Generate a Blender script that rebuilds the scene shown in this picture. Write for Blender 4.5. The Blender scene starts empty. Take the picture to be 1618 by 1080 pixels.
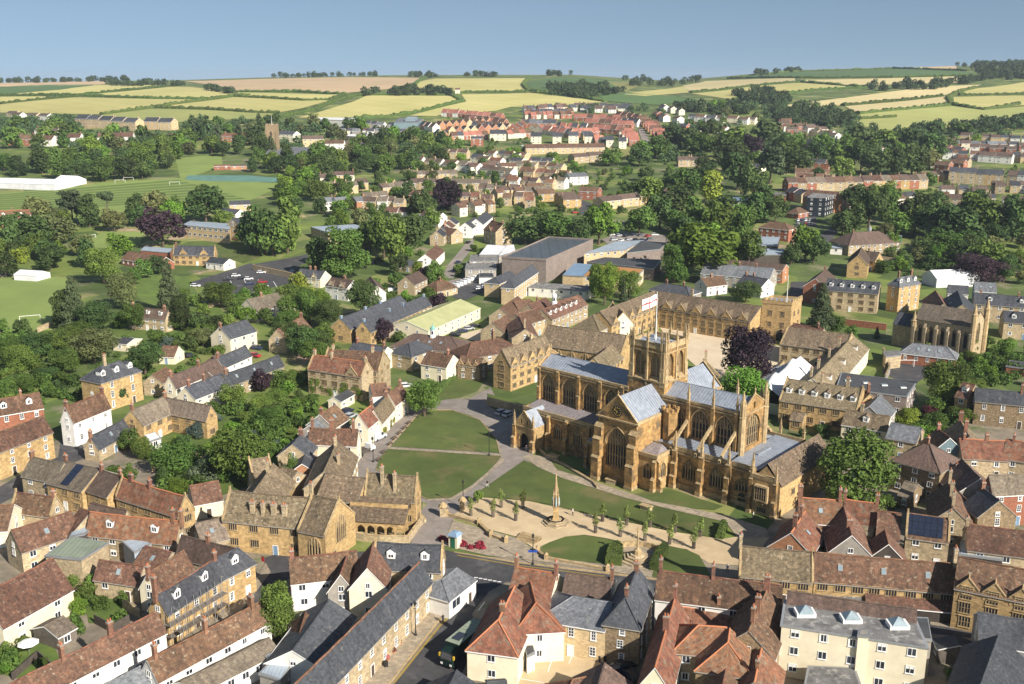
import bpy, bmesh, math, random
import numpy as np
from mathutils import Vector, Matrix
random.seed(7)
SC = bpy.context.scene
COL = SC.collection
# ---------------------------------------------------------------- camera, sky, sun, exposure
F, YH, CAMH, CX, CY = 1600.0, 125.0, 90.0, 809.0, 540.0
PITCH = math.atan((CY - YH) / F)
cam = bpy.data.cameras.new('camera'); cam.sensor_width = 36.0; cam.lens = 36.0 * F / 1618.0
cam.clip_start = 1.0; cam.clip_end = 30000.0
cam_o = bpy.data.objects.new('camera', cam); COL.objects.link(cam_o)
cam_o.location = (0, 0, CAMH); cam_o.rotation_euler = (math.pi / 2 - PITCH, 0, 0)
SC.camera = cam_o
SUN_EL, SUN_X, SUN_Y = math.radians(33), 0.665, -0.747          # the sun stands behind and to the east of the viewer
sun = bpy.data.lights.new('sun', 'SUN'); sun.energy = 5.0; sun.angle = math.radians(0.5); sun.color = (1.0, 0.92, 0.81)
sun_o = bpy.data.objects.new('sun', sun); COL.objects.link(sun_o)
sd = Vector((SUN_X * math.cos(SUN_EL), SUN_Y * math.cos(SUN_EL), math.sin(SUN_EL)))
sun_o.rotation_euler = sd.to_track_quat('Z', 'Y').to_euler(); sun_o.location = (300, -300, 400)
W = bpy.data.worlds.new('World'); SC.world = W; W.use_nodes = True
nt = W.node_tree; nt.nodes.clear()
wo = nt.nodes.new('ShaderNodeOutputWorld'); bg = nt.nodes.new('ShaderNodeBackground')
sky = nt.nodes.new('ShaderNodeTexSky'); sky.sky_type = 'NISHITA'; sky.sun_disc = False
sky.sun_elevation = SUN_EL; sky.sun_rotation = math.atan2(SUN_X, SUN_Y); sky.altitude = 100
sky.air_density = 1.0; sky.dust_density = 1.0; sky.ozone_density = 3.0
tc = nt.nodes.new('ShaderNodeTexCoord'); sx = nt.nodes.new('ShaderNodeSeparateXYZ'); cx_ = nt.nodes.new('ShaderNodeCombineXYZ')
mx = nt.nodes.new('ShaderNodeMath'); mx.operation = 'MAXIMUM'; mx.inputs[1].default_value = 0.0
ad = nt.nodes.new('ShaderNodeMath'); ad.operation = 'ADD'; ad.inputs[1].default_value = 0.2
tint = nt.nodes.new('ShaderNodeMixRGB'); tint.blend_type = 'MULTIPLY'; tint.inputs[0].default_value = 1.0
tint.inputs[2].default_value = (1.14, 1.02, 0.86, 1)
L = nt.links.new
L(tc.outputs['Generated'], sx.inputs[0]); L(sx.outputs[0], cx_.inputs[0]); L(sx.outputs[1], cx_.inputs[1])
L(sx.outputs[2], mx.inputs[0]); L(mx.outputs[0], ad.inputs[0]); L(ad.outputs[0], cx_.inputs[2])
L(cx_.outputs[0], sky.inputs[0]); L(sky.outputs[0], tint.inputs[1]); L(tint.outputs[0], bg.inputs[0]); L(bg.outputs[0], wo.inputs[0])
bg.inputs[1].default_value = 0.085
SC.view_settings.view_transform = 'Standard'; SC.view_settings.look = 'None'
SC.view_settings.exposure = 0.68; SC.view_settings.gamma = 1.0; SC.view_settings.use_curve_mapping = False
SC.cycles.max_bounces = 5; SC.cycles.diffuse_bounces = 2; SC.cycles.glossy_bounces = 2; SC.cycles.transparent_max_bounces = 4
SC.cycles.volume_bounces = 0; SC.cycles.volume_step_rate = 10
SC.cycles.use_denoising = True
# ---------------------------------------------------------------- the lie of the land
def dep(row): return math.tan(PITCH + math.atan((row - CY) / F))
_rows = [(440, None), (350, 610), (288, 770), (250, 905), (215, 1067), (190, 1230), (160, 1463), (140, 1720), (125, 2200), (120, 2600)]
_T = [(-400.0, 0.0), (150.0, 0.0), (300.0, 0.0)]
for r_, y_ in _rows:
    if y_ is None: y_ = CAMH / dep(r_)
    _T.append((y_, CAMH - y_ * dep(r_)))
_T += [(3100, _T[-1][1] - 6), (4000, 60), (6000, 0), (9000, -150)]
_ty = np.array([t[0] for t in _T]); _te = np.array([t[1] for t in _T])
_tm = np.gradient(_te, _ty); _tm[:4] = 0
_sp = np.array([-900, 0, 150, 300, 600, 900, 1000, 1060, 1130, 1250, 1500, 1618, 2400.]); _ss = np.array([131, 130, 127, 125, 119, 117, 124, 127, 122, 112, 105, 103, 103.])
def elev(x, y):
    x = np.asarray(x, float); y = np.asarray(y, float)
    yc = np.clip(y, _ty[0], _ty[-1] - 1e-3)
    i = np.clip(np.searchsorted(_ty, yc, side='right') - 1, 0, len(_ty) - 2)
    h = _ty[i + 1] - _ty[i]; t = (yc - _ty[i]) / h
    e = ((2*t**3 - 3*t**2 + 1) * _te[i] + (t**3 - 2*t**2 + t) * h * _tm[i] + (-2*t**3 + 3*t**2) * _te[i+1] + (t**3 - t**2) * h * _tm[i+1])
    px = CX + F * x / np.maximum(y * math.cos(PITCH), 50)
    w = np.clip((y - 1150) / 1450, 0, 1); w = w * w * (3 - 2 * w)
    w2 = np.clip((y - 900) / 500, 0, 1)
    roll = 3.0 * w2 * np.sin(x / 170 + 1.3) * np.sin(y / 260) + 1.2 * w2 * np.sin(x / 71 + y / 90)
    return e + w * (120 - np.interp(px, _sp, _ss)) * 2600 / F + roll * (1 - 0.6 * w)
def ray(px, py):
    x = (px - CX) / F; u = -(py - CY) / F
    return np.array([x, math.cos(PITCH) + u * math.sin(PITCH), -math.sin(PITCH) + u * math.cos(PITCH)])
_ys = np.concatenate([np.arange(120, 1000, 6.0), np.arange(1000, 4200, 15.0)])
def gp(px, py, h=0.0):
    """The point of the ground (or of the level h above it) that lies under a point of the photograph."""
    d = ray(px, py); k = _ys / d[1]; zs = CAMH + k * d[2]; xs = k * d[0]
    df = zs - elev(xs, _ys) - h
    j = np.nonzero(df <= 0)[0]
    if len(j) == 0:
        j = int(np.argmin(df)); y = _ys[j]
    elif j[0] == 0: y = _ys[0]
    else:
        j = j[0]; a, b = df[j-1], df[j]; y = _ys[j-1] + (_ys[j] - _ys[j-1]) * a / (a - b)
        if _ys[j] < 500: y = (CAMH - h) / (-d[2] / d[1])
    k = y / d[1]
    return Vector((k * d[0], y, float(elev(k * d[0], y))))
def flat(px, py, z):
    d = ray(px, py); k = (z - CAMH) / d[2]
    return Vector((k * d[0], k * d[1], z))
def pxm(y): return F / max(y, 1.0)            # pixels of the photograph per metre at a distance y
# ---------------------------------------------------------------- materials
MATS = {}
def nd(t, k, **kw):
    n = t.nodes.new(k)
    for a, b in kw.items(): setattr(n, a, b)
    return n
def rgba(c): return (c[0], c[1], c[2], 1)
def mat(name, c1, c2=None, s1=1.5, s2=0.12, var=0.25, spot=None, spot_s=0.9, spot_t=0.6, brick=None, mortar=0.75, rough=0.9, bump=0.25, seam=None, coord='UV', rand=0.16, metal=0.0, vcol=False, spec=0.3, trans=0.0, hue=0.0, streak=0.0, tram=0.0, plots=False):
    if name in MATS: return MATS[name]
    m = bpy.data.materials.new(name); m.use_nodes = True; t = m.node_tree; t.nodes.clear(); K = t.links.new
    out = nd(t, 'ShaderNodeOutputMaterial'); b = nd(t, 'ShaderNodeBsdfPrincipled'); K(b.outputs[0], out.inputs[0])
    b.inputs['Roughness'].default_value = rough; b.inputs['Metallic'].default_value = metal; b.inputs['Specular IOR Level'].default_value = spec
    oi = nd(t, 'ShaderNodeObjectInfo'); tcn = nd(t, 'ShaderNodeTexCoord')
    mp = nd(t, 'ShaderNodeVectorMath', operation='ADD'); K(tcn.outputs[coord], mp.inputs[0])
    sc = nd(t, 'ShaderNodeVectorMath', operation='SCALE'); sc.inputs[0].default_value = (37, 61, 13); K(oi.outputs['Random'], sc.inputs['Scale']); K(sc.outputs[0], mp.inputs[1])
    def noise(s, det=4, src=mp):
        n = nd(t, 'ShaderNodeTexNoise'); n.inputs['Scale'].default_value = s; n.inputs['Detail'].default_value = det; n.inputs['Roughness'].default_value = 0.65
        K(src.outputs[0], n.inputs['Vector']); return n
    n1 = noise(s1, 6); r1 = nd(t, 'ShaderNodeValToRGB'); K(n1.outputs[0], r1.inputs[0])
    c2 = c2 or tuple(x * 0.6 for x in c1)
    r1.color_ramp.elements[0].position = 0.33; r1.color_ramp.elements[1].position = 0.67
    r1.color_ramp.elements[0].color = rgba(c2); r1.color_ramp.elements[1].color = rgba(c1)
    col = r1.outputs[0]
    if vcol:
        va = nd(t, 'ShaderNodeVertexColor', layer_name='tone'); mm = nd(t, 'ShaderNodeMixRGB', blend_type='MULTIPLY'); mm.inputs[0].default_value = 1
        K(col, mm.inputs[1]); K(va.outputs[0], mm.inputs[2]); col = mm.outputs[0]
    hgt = n1.outputs[0]
    if brick:
        bt = nd(t, 'ShaderNodeTexBrick'); bt.inputs['Scale'].default_value = 1.0; bt.inputs['Brick Width'].default_value = brick[0]; bt.inputs['Row Height'].default_value = brick[1]
        bt.inputs['Mortar Size'].default_value = brick[1] * 0.09; bt.inputs['Color1'].default_value = (1.25, 1.2, 1.15, 1); bt.inputs['Color2'].default_value = (0.7, 0.72, 0.74, 1)
        bt.inputs['Mortar'].default_value = (mortar, mortar, mortar, 1); K(mp.outputs[0], bt.inputs['Vector'])
        mm = nd(t, 'ShaderNodeMixRGB', blend_type='MULTIPLY'); mm.inputs[0].default_value = 0.8; K(col, mm.inputs[1]); K(bt.outputs[0], mm.inputs[2]); col = mm.outputs[0]
    if spot:
        n3 = noise(spot_s, 8); r3 = nd(t, 'ShaderNodeValToRGB'); K(n3.outputs[0], r3.inputs[0])
        r3.color_ramp.elements[0].position = spot_t - 0.03; r3.color_ramp.elements[1].position = spot_t + 0.09
        mm = nd(t, 'ShaderNodeMixRGB'); K(r3.outputs[0], mm.inputs[0]); K(col, mm.inputs[1]); mm.inputs[2].default_value = rgba(spot); col = mm.outputs[0]
    if streak:
        mpp = nd(t, 'ShaderNodeVectorMath', operation='MULTIPLY'); K(mp.outputs[0], mpp.inputs[0]); mpp.inputs[1].default_value = (1.1, .13, 1); ns = noise(1.0, 5, mpp); rs = nd(t, 'ShaderNodeMapRange'); K(ns.outputs[0], rs.inputs[0]); rs.inputs[1].default_value = .3; rs.inputs[2].default_value = .7; rs.inputs[3].default_value = 1 - streak; rs.inputs[4].default_value = 1 + streak * .8
        mm = nd(t, 'ShaderNodeVectorMath', operation='SCALE'); K(col, mm.inputs[0]); K(rs.outputs[0], mm.inputs['Scale']); col = mm.outputs[0]
    if plots:
        vo = nd(t, 'ShaderNodeTexVoronoi'); vo.inputs['Scale'].default_value = .045; K(mp.outputs[0], vo.inputs['Vector']); sp = nd(t, 'ShaderNodeSeparateColor'); K(vo.outputs['Color'], sp.inputs[0])
        rp = nd(t, 'ShaderNodeValToRGB'); K(sp.outputs[0], rp.inputs[0]); rp.color_ramp.interpolation = 'CONSTANT'; els = [(0, (.62, .7, .6)), (.25, (1.0, 1.0, 1.0)), (.5, (1.35, 1.3, 1.0)), (.7, (.8, .85, .8)), (.86, (1.9, 1.5, 1.7))]
        while len(rp.color_ramp.elements) < 5: rp.color_ramp.elements.new(.5)
        for e_, (p_, c_) in zip(rp.color_ramp.elements, els): e_.position = p_; e_.color = (c_[0], c_[1], c_[2], 1)
        mm = nd(t, 'ShaderNodeMixRGB', blend_type='MULTIPLY'); mm.inputs[0].default_value = .85; K(col, mm.inputs[1]); K(rp.outputs[0], mm.inputs[2]); col = mm.outputs[0]
    if tram:
        wt = nd(t, 'ShaderNodeTexWave', bands_direction='DIAGONAL', wave_profile='SAW'); wt.inputs['Scale'].default_value = .314 / 26; wt.inputs['Distortion'].default_value = .6; wt.inputs['Detail Scale'].default_value = .02; K(mp.outputs[0], wt.inputs[0]); rt = nd(t, 'ShaderNodeValToRGB'); K(wt.outputs[0], rt.inputs[0])
        rt.color_ramp.elements[0].position = .06; rt.color_ramp.elements[1].position = .12; rt.color_ramp.elements[0].color = (1 - tram, 1 - tram, 1 - tram, 1); mm = nd(t, 'ShaderNodeMixRGB', blend_type='MULTIPLY'); mm.inputs[0].default_value = 1; K(col, mm.inputs[1]); K(rt.outputs[0], mm.inputs[2]); col = mm.outputs[0]
    n2 = noise(s2, 3); hv = nd(t, 'ShaderNodeHueSaturation'); K(col, hv.inputs['Color'])
    a1 = nd(t, 'ShaderNodeMath', operation='MULTIPLY_ADD'); K(n2.outputs[0], a1.inputs[0]); a1.inputs[1].default_value = var * 2.4; a1.inputs[2].default_value = 1 - var * 1.2 - rand
    a2 = nd(t, 'ShaderNodeMath', operation='MULTIPLY_ADD'); K(oi.outputs['Random'], a2.inputs[0]); a2.inputs[1].default_value = 2 * rand; K(a1.outputs[0], a2.inputs[2])
    K(a2.outputs[0], hv.inputs['Value'])
    if hue:
        h1 = nd(t, 'ShaderNodeMath', operation='MULTIPLY'); K(oi.outputs['Random'], h1.inputs[0]); h1.inputs[1].default_value = 7.31; h2 = nd(t, 'ShaderNodeMath', operation='FRACT'); K(h1.outputs[0], h2.inputs[0]); h3 = nd(t, 'ShaderNodeMath', operation='MULTIPLY_ADD'); K(h2.outputs[0], h3.inputs[0]); h3.inputs[1].default_value = 2 * hue; h3.inputs[2].default_value = .5 - hue; K(h3.outputs[0], hv.inputs['Hue'])
    col = hv.outputs[0]
    if seam:
        wv = nd(t, 'ShaderNodeTexWave', bands_direction='X', wave_profile='SAW'); wv.inputs['Scale'].default_value = 0.314 / seam; K(tcn.outputs[coord], wv.inputs[0])
        rr = nd(t, 'ShaderNodeValToRGB'); K(wv.outputs[0], rr.inputs[0]); rr.color_ramp.elements[0].position = 0.0; rr.color_ramp.elements[0].color = (0.55, 0.55, 0.57, 1)
        rr.color_ramp.elements[1].position = 0.2; rr.color_ramp.elements[1].color = (1, 1, 1, 1)
        mm = nd(t, 'ShaderNodeMixRGB', blend_type='MULTIPLY'); mm.inputs[0].default_value = 1; K(col, mm.inputs[1]); K(rr.outputs[0], mm.inputs[2]); col = mm.outputs[0]; hgt = wv.outputs[0]
    K(col, b.inputs['Base Color'])
    if bump:
        bp = nd(t, 'ShaderNodeBump'); bp.inputs['Strength'].default_value = bump; bp.inputs['Distance'].default_value = 0.12; K(hgt, bp.inputs['Height']); K(bp.outputs[0], b.inputs['Normal'])
    if trans:
        tr = nd(t, 'ShaderNodeBsdfTranslucent'); K(col, tr.inputs[0]); ms = nd(t, 'ShaderNodeMixShader'); ms.inputs[0].default_value = trans
        K(b.outputs[0], ms.inputs[1]); K(tr.outputs[0], ms.inputs[2]); K(ms.outputs[0], out.inputs[0])
    MATS[name] = m
    return m
TB = (0.42, 0.3)
mat('r_tile', (0.19, 0.105, 0.066), (0.08, 0.052, 0.039), s1=1.1, var=0.4, spot=(0.30, 0.25, 0.175), spot_s=1.7, spot_t=0.60, brick=TB, bump=0.5, streak=.3, hue=.012, rand=.22)
mat('r_red', (0.265, 0.12, 0.07), (0.115, 0.06, 0.042), s1=1.0, var=0.4, spot=(0.19, 0.15, 0.105), spot_s=0.9, spot_t=0.55, brick=TB, bump=0.5, streak=.3, hue=.012, rand=.22)
mat('r_estate', (0.40, 0.17, 0.125), (0.29, 0.12, 0.09), s1=1.2, brick=TB, bump=0.3, rand=.2)
mat('r_brown', (0.15, 0.105, 0.082), (0.082, 0.06, 0.05), s1=1.5, spot=(0.22, 0.19, 0.14), spot_s=1.3, spot_t=0.64, brick=TB, bump=0.5, streak=.3, hue=.012, rand=.22)
mat('r_slate', (0.085, 0.092, 0.105), (0.045, 0.05, 0.06), s1=1.6, spot=(0.17, 0.165, 0.15), spot_s=1.1, spot_t=0.62, brick=(0.5, 0.32), rough=0.65, bump=0.3, streak=.3, hue=.012, rand=.22)
mat('r_pale', (0.21, 0.225, 0.245), (0.11, 0.12, 0.135), s1=1.4, spot=(0.30, 0.30, 0.29), spot_s=1.2, spot_t=0.62, brick=(0.5, 0.32), rough=0.65, bump=0.3, streak=.3, hue=.012, rand=.22)
mat('r_stone', (0.25, 0.195, 0.125), (0.10, 0.078, 0.052), s1=1.9, spot=(0.37, 0.32, 0.23), spot_s=1.6, spot_t=0.6, brick=(0.6, 0.42), bump=0.8, streak=.3, hue=.012, rand=.22)
mat('r_grey', (0.215, 0.18, 0.135), (0.115, 0.095, 0.075), s1=1.5, spot=(0.30, 0.27, 0.21), spot_s=1.2, spot_t=0.62, brick=TB, bump=0.4, streak=.3, hue=.012, rand=.22)
mat('r_lead', (0.37, 0.41, 0.47), (0.24, 0.275, 0.33), s1=0.9, rough=0.55, seam=0.8, bump=0.5, metal=0.15, rand=0.05, spec=0.5)
mat('r_leadwarm', (0.33, 0.30, 0.30), (0.19, 0.17, 0.18), s1=0.9, rough=0.6, seam=0.8, bump=0.5, rand=0.05)
mat('r_metal', (0.40, 0.47, 0.54), (0.31, 0.37, 0.43), s1=0.6, rough=0.5, seam=0.6, bump=0.3, rand=0.1)
mat('r_blue', (0.22, 0.33, 0.46), (0.17, 0.26, 0.37), s1=0.6, rough=0.5, seam=0.6, bump=0.3)
mat('r_flat', (0.21, 0.205, 0.20), (0.10, 0.10, 0.10), s1=0.6, spot=(0.34, 0.33, 0.31), spot_s=0.7, spot_t=0.55, bump=0.1)
mat('r_dark', (0.075, 0.08, 0.085), (0.05, 0.053, 0.056), s1=0.7, bump=0.1, rough=0.7)
mat('r_ribbed', (0.10, 0.115, 0.13), (0.065, 0.075, 0.085), s1=.4, rough=.4, seam=4.5, bump=.2)
mat('r_white', (0.74, 0.75, 0.76), (0.62, 0.63, 0.65), s1=0.4, bump=0.05, rand=0.05)
mat('r_green', (0.27, 0.31, 0.235), (0.21, 0.25, 0.19), s1=0.5, rough=0.7, seam=0.9, bump=0.2, rand=0.03)
mat('r_yellow', (0.42, 0.43, 0.22), (0.37, 0.38, 0.19), s1=0.5, rough=0.7, bump=0.1, rand=0.03)
mat('r_rust', (0.50, 0.25, 0.08), (0.38, 0.19, 0.06), s1=0.6, rough=0.7, seam=0.5, bump=0.3)
BR = (0.75, 0.32)
mat('ham', (0.54, 0.385, 0.185), (0.33, 0.225, 0.105), s1=1.3, s2=0.2, spot=(0.20, 0.135, 0.07), spot_s=0.5, spot_t=0.66, brick=BR, mortar=0.85, bump=0.35, rand=0.10)
mat('abbey', (0.50, 0.31, 0.12), (0.24, 0.15, 0.065), s1=0.9, s2=0.16, var=0.35, spot=(0.13, 0.095, 0.055), spot_s=0.34, spot_t=0.52, brick=(0.9, 0.45), mortar=0.8, bump=0.4, rand=0.06)
mat('trim', (0.50, 0.375, 0.20), (0.25, 0.185, 0.105), s1=1.2, var=.4, bump=0.2, rand=0.08)
mat('stone', (0.50, 0.41, 0.265), (0.31, 0.245, 0.155), s1=1.7, s2=0.2, spot=(0.22, 0.175, 0.11), spot_s=0.7, spot_t=0.62, brick=BR, mortar=0.9, bump=0.5)
mat('rubble', (0.33, 0.25, 0.15), (0.15, 0.11, 0.068), s1=2.4, s2=0.2, spot=(0.43, 0.36, 0.25), spot_s=2.2, spot_t=0.6, brick=(0.5, 0.26), mortar=1.1, bump=0.6)
mat('white', (0.80, 0.785, 0.74), (0.68, 0.66, 0.61), s1=0.5, s2=0.2, var=0.08, bump=0.08, rand=0.05)
mat('cream', (0.78, 0.71, 0.53), (0.68, 0.61, 0.45), s1=0.6, s2=0.2, var=0.1, bump=0.08, rand=0.08)
mat('buff', (0.60, 0.47, 0.28), (0.46, 0.35, 0.2), s1=1.2, brick=(0.45, 0.15), mortar=0.9, bump=0.2, rand=0.12)
mat('brick', (0.36, 0.15, 0.09), (0.23, 0.095, 0.06), s1=1.6, brick=(0.45, 0.15), mortar=1.0, bump=0.25, rand=0.12)
mat('orange', (0.46, 0.235, 0.125), (0.32, 0.16, 0.085), s1=1.6, brick=(0.45, 0.15), mortar=1.0, bump=0.25, rand=0.12)
mat('grey', (0.36, 0.335, 0.29), (0.25, 0.23, 0.2), s1=1.0, bump=0.1)
mat('cladding', (0.29, 0.24, 0.21), (0.20, 0.165, 0.145), s1=1.0, seam=0.5, bump=0.3, rand=0.05)
mat('boards', (0.10, 0.085, 0.07), (0.06, 0.05, 0.045), s1=1.2, seam=0.4, bump=0.3)
mat('shed', (0.20, 0.175, 0.145), (0.12, 0.10, 0.085), s1=1.2, seam=0.35, bump=0.4)
mat('metalwall', (0.20, 0.28, 0.31), (0.16, 0.23, 0.26), s1=0.4, seam=0.6, bump=0.2)
mat('paint', (0.82, 0.82, 0.80), (0.76, 0.76, 0.74), s1=2, var=0.05, bump=0, rough=0.6, rand=0.02)
mat('glass', (0.035, 0.045, 0.06), (0.02, 0.025, 0.035), s1=0.7, var=0.3, rough=0.12, bump=0, spec=0.6, rand=0.3)
mat('glasspale', (0.30, 0.37, 0.40), (0.18, 0.24, 0.27), s1=0.4, rough=0.12, bump=0, spec=0.6)
mat('leaded', (0.03, 0.03, 0.034), (0.015, 0.015, 0.018), s1=2.5, brick=(0.35, 0.5), mortar=1.9, rough=0.45, bump=0.2, spec=0.25)
mat('blackmetal', (0.03, 0.03, 0.032), (0.02, 0.02, 0.02), rough=0.5, bump=0)
mat('greymetal', (0.34, 0.35, 0.36), (0.28, 0.29, 0.3), rough=0.45, bump=0, metal=0.3)
mat('door', (0.10, 0.07, 0.05), (0.06, 0.045, 0.03), s1=3, bump=0.1, rand=0.1)
mat('stack', (0.30, 0.155, 0.10), (0.17, 0.09, 0.06), s1=1.8, spot=(.12, .09, .07), spot_s=.8, spot_t=.58, brick=(0.45, 0.15), mortar=1.0, bump=0.3, rand=0.2, hue=.012)
mat('solar', (0.02, 0.03, 0.055), (0.015, 0.02, 0.04), s1=.5, rough=.25, bump=0, spec=.5)
mat('pot', (0.50, 0.20, 0.10), (0.36, 0.14, 0.07), s1=3, bump=0)
mat('bark', (0.14, 0.105, 0.075), (0.07, 0.055, 0.04), s1=3, coord='Object', bump=0.5)
def leaf(name, a, b, tr=0.22): mat(name, a, b, s1=0.35, s2=0.06, var=0.25, coord='Object', rough=0.75, bump=0, rand=0.30, hue=.018, vcol=True, trans=tr, spec=0.2)
leaf('leaf_mid', (0.135, 0.205, 0.04), (0.072, 0.125, 0.027))
leaf('leaf_dark', (0.082, 0.13, 0.036), (0.046, 0.08, 0.025))
leaf('leaf_wood_hazed', (0.085, 0.13, 0.05), (0.05, 0.085, 0.036))  # far woods: dark leaf green with a paler, bluish distance haze painted in
leaf('leaf_bright', (0.165, 0.275, 0.036), (0.095, 0.175, 0.026))
leaf('leaf_olive', (0.16, 0.18, 0.065), (0.10, 0.12, 0.045))
leaf('leaf_yellow', (0.26, 0.29, 0.04), (0.16, 0.21, 0.03))
leaf('leaf_purple', (0.05, 0.03, 0.04), (0.028, 0.018, 0.026), 0.1)
leaf('leaf_red', (0.13, 0.035, 0.045), (0.06, 0.02, 0.03))
leaf('leaf_conifer', (0.085, 0.115, 0.05), (0.05, 0.075, 0.035), 0.1)
leaf('leaf_blue', (0.10, 0.14, 0.11), (0.055, 0.085, 0.075), 0.1)
leaf('leaf_white', (0.30, 0.34, 0.22), (0.07, 0.11, 0.03))
leaf('leaf_hedge', (0.12, 0.17, 0.042), (0.07, 0.11, 0.03))
def G(name, *a, **k): return mat(name, *a, coord='Object', **k)
G('g_town', (0.135, 0.18, 0.05), (0.08, 0.115, 0.034), s1=0.07, s2=0.02, var=0.35, spot=(0.26, 0.22, 0.15), spot_s=0.05, spot_t=0.58, bump=0.2, rand=0, plots=True)
G('g_lawn', (0.10, 0.13, 0.033), (0.066, 0.094, 0.025), s1=0.16, s2=0.035, var=0.45, spot=(0.15, 0.135, 0.055), spot_s=0.09, spot_t=0.56, bump=0.15, rand=0)
G('g_pitch', (0.215, 0.28, 0.075), (0.175, 0.235, 0.064), s1=0.05, s2=0.02, var=0.1, bump=0, rand=0)
G('g_pitchdark', (0.125, 0.185, 0.05), (0.10, 0.16, 0.042), s1=0.05, s2=0.02, var=0.1, bump=0, rand=0)
G('g_garden', (0.12, 0.17, 0.035), (0.07, 0.115, 0.028), s1=0.3, s2=0.05, var=0.25, bump=0.2, rand=0.15)
G('g_gravel', (0.56, 0.44, 0.275), (0.45, 0.345, 0.21), s1=0.25, s2=0.05, var=0.2, spot=(.40, .31, .19), spot_s=.12, spot_t=.57, bump=0.05, rand=0)
G('g_court', (0.62, 0.52, 0.37), (0.54, 0.44, 0.31), s1=0.3, s2=0.05, var=0.1, bump=0.05, rand=0)
G('g_asphalt', (0.08, 0.08, 0.084), (0.05, 0.05, 0.054), s1=0.5, s2=0.06, var=0.3, spot=(.125, .12, .115), spot_s=.16, spot_t=.58, bump=0.05, rand=0.05)
G('g_lane', (0.285, 0.25, 0.225), (0.20, 0.175, 0.155), s1=0.5, s2=0.06, var=0.3, spot=(.22, .20, .17), spot_s=.2, spot_t=.56, bump=0.1, rand=0.03)
G('g_pave', (0.37, 0.315, 0.235), (0.27, 0.225, 0.165), s1=1.1, s2=0.15, var=0.25, brick=(0.9, 0.6), mortar=0.8, bump=0.2, rand=0.05)
G('g_yard', (0.28, 0.235, 0.175), (0.15, 0.13, 0.10), s1=0.25, s2=0.06, var=0.3, spot=(0.09, 0.12, 0.04), spot_s=0.14, spot_t=0.58, bump=0.2, rand=0.1)
G('g_tennis', (0.12, 0.24, 0.20), (0.10, 0.20, 0.17), s1=0.2, bump=0, rand=0)
def field_mat(n, a, b): G(n, a, b, s1=0.012, s2=0.004, var=0.2, bump=0, rand=0.08, tram=.13)
field_mat('f_wheat', (0.50, 0.45, 0.18), (0.41, 0.39, 0.14)); field_mat('f_tan', (0.55, 0.41, 0.25), (0.48, 0.35, 0.205))
field_mat('f_green', (0.10, 0.17, 0.055), (0.075, 0.135, 0.045)); field_mat('f_lime', (0.36, 0.37, 0.125), (0.28, 0.31, 0.10)); field_mat('f_straw', (0.57, 0.48, 0.25), (0.50, 0.43, 0.21)); field_mat('f_olive', (0.24, 0.23, 0.08), (0.18, 0.19, 0.06))
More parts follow.
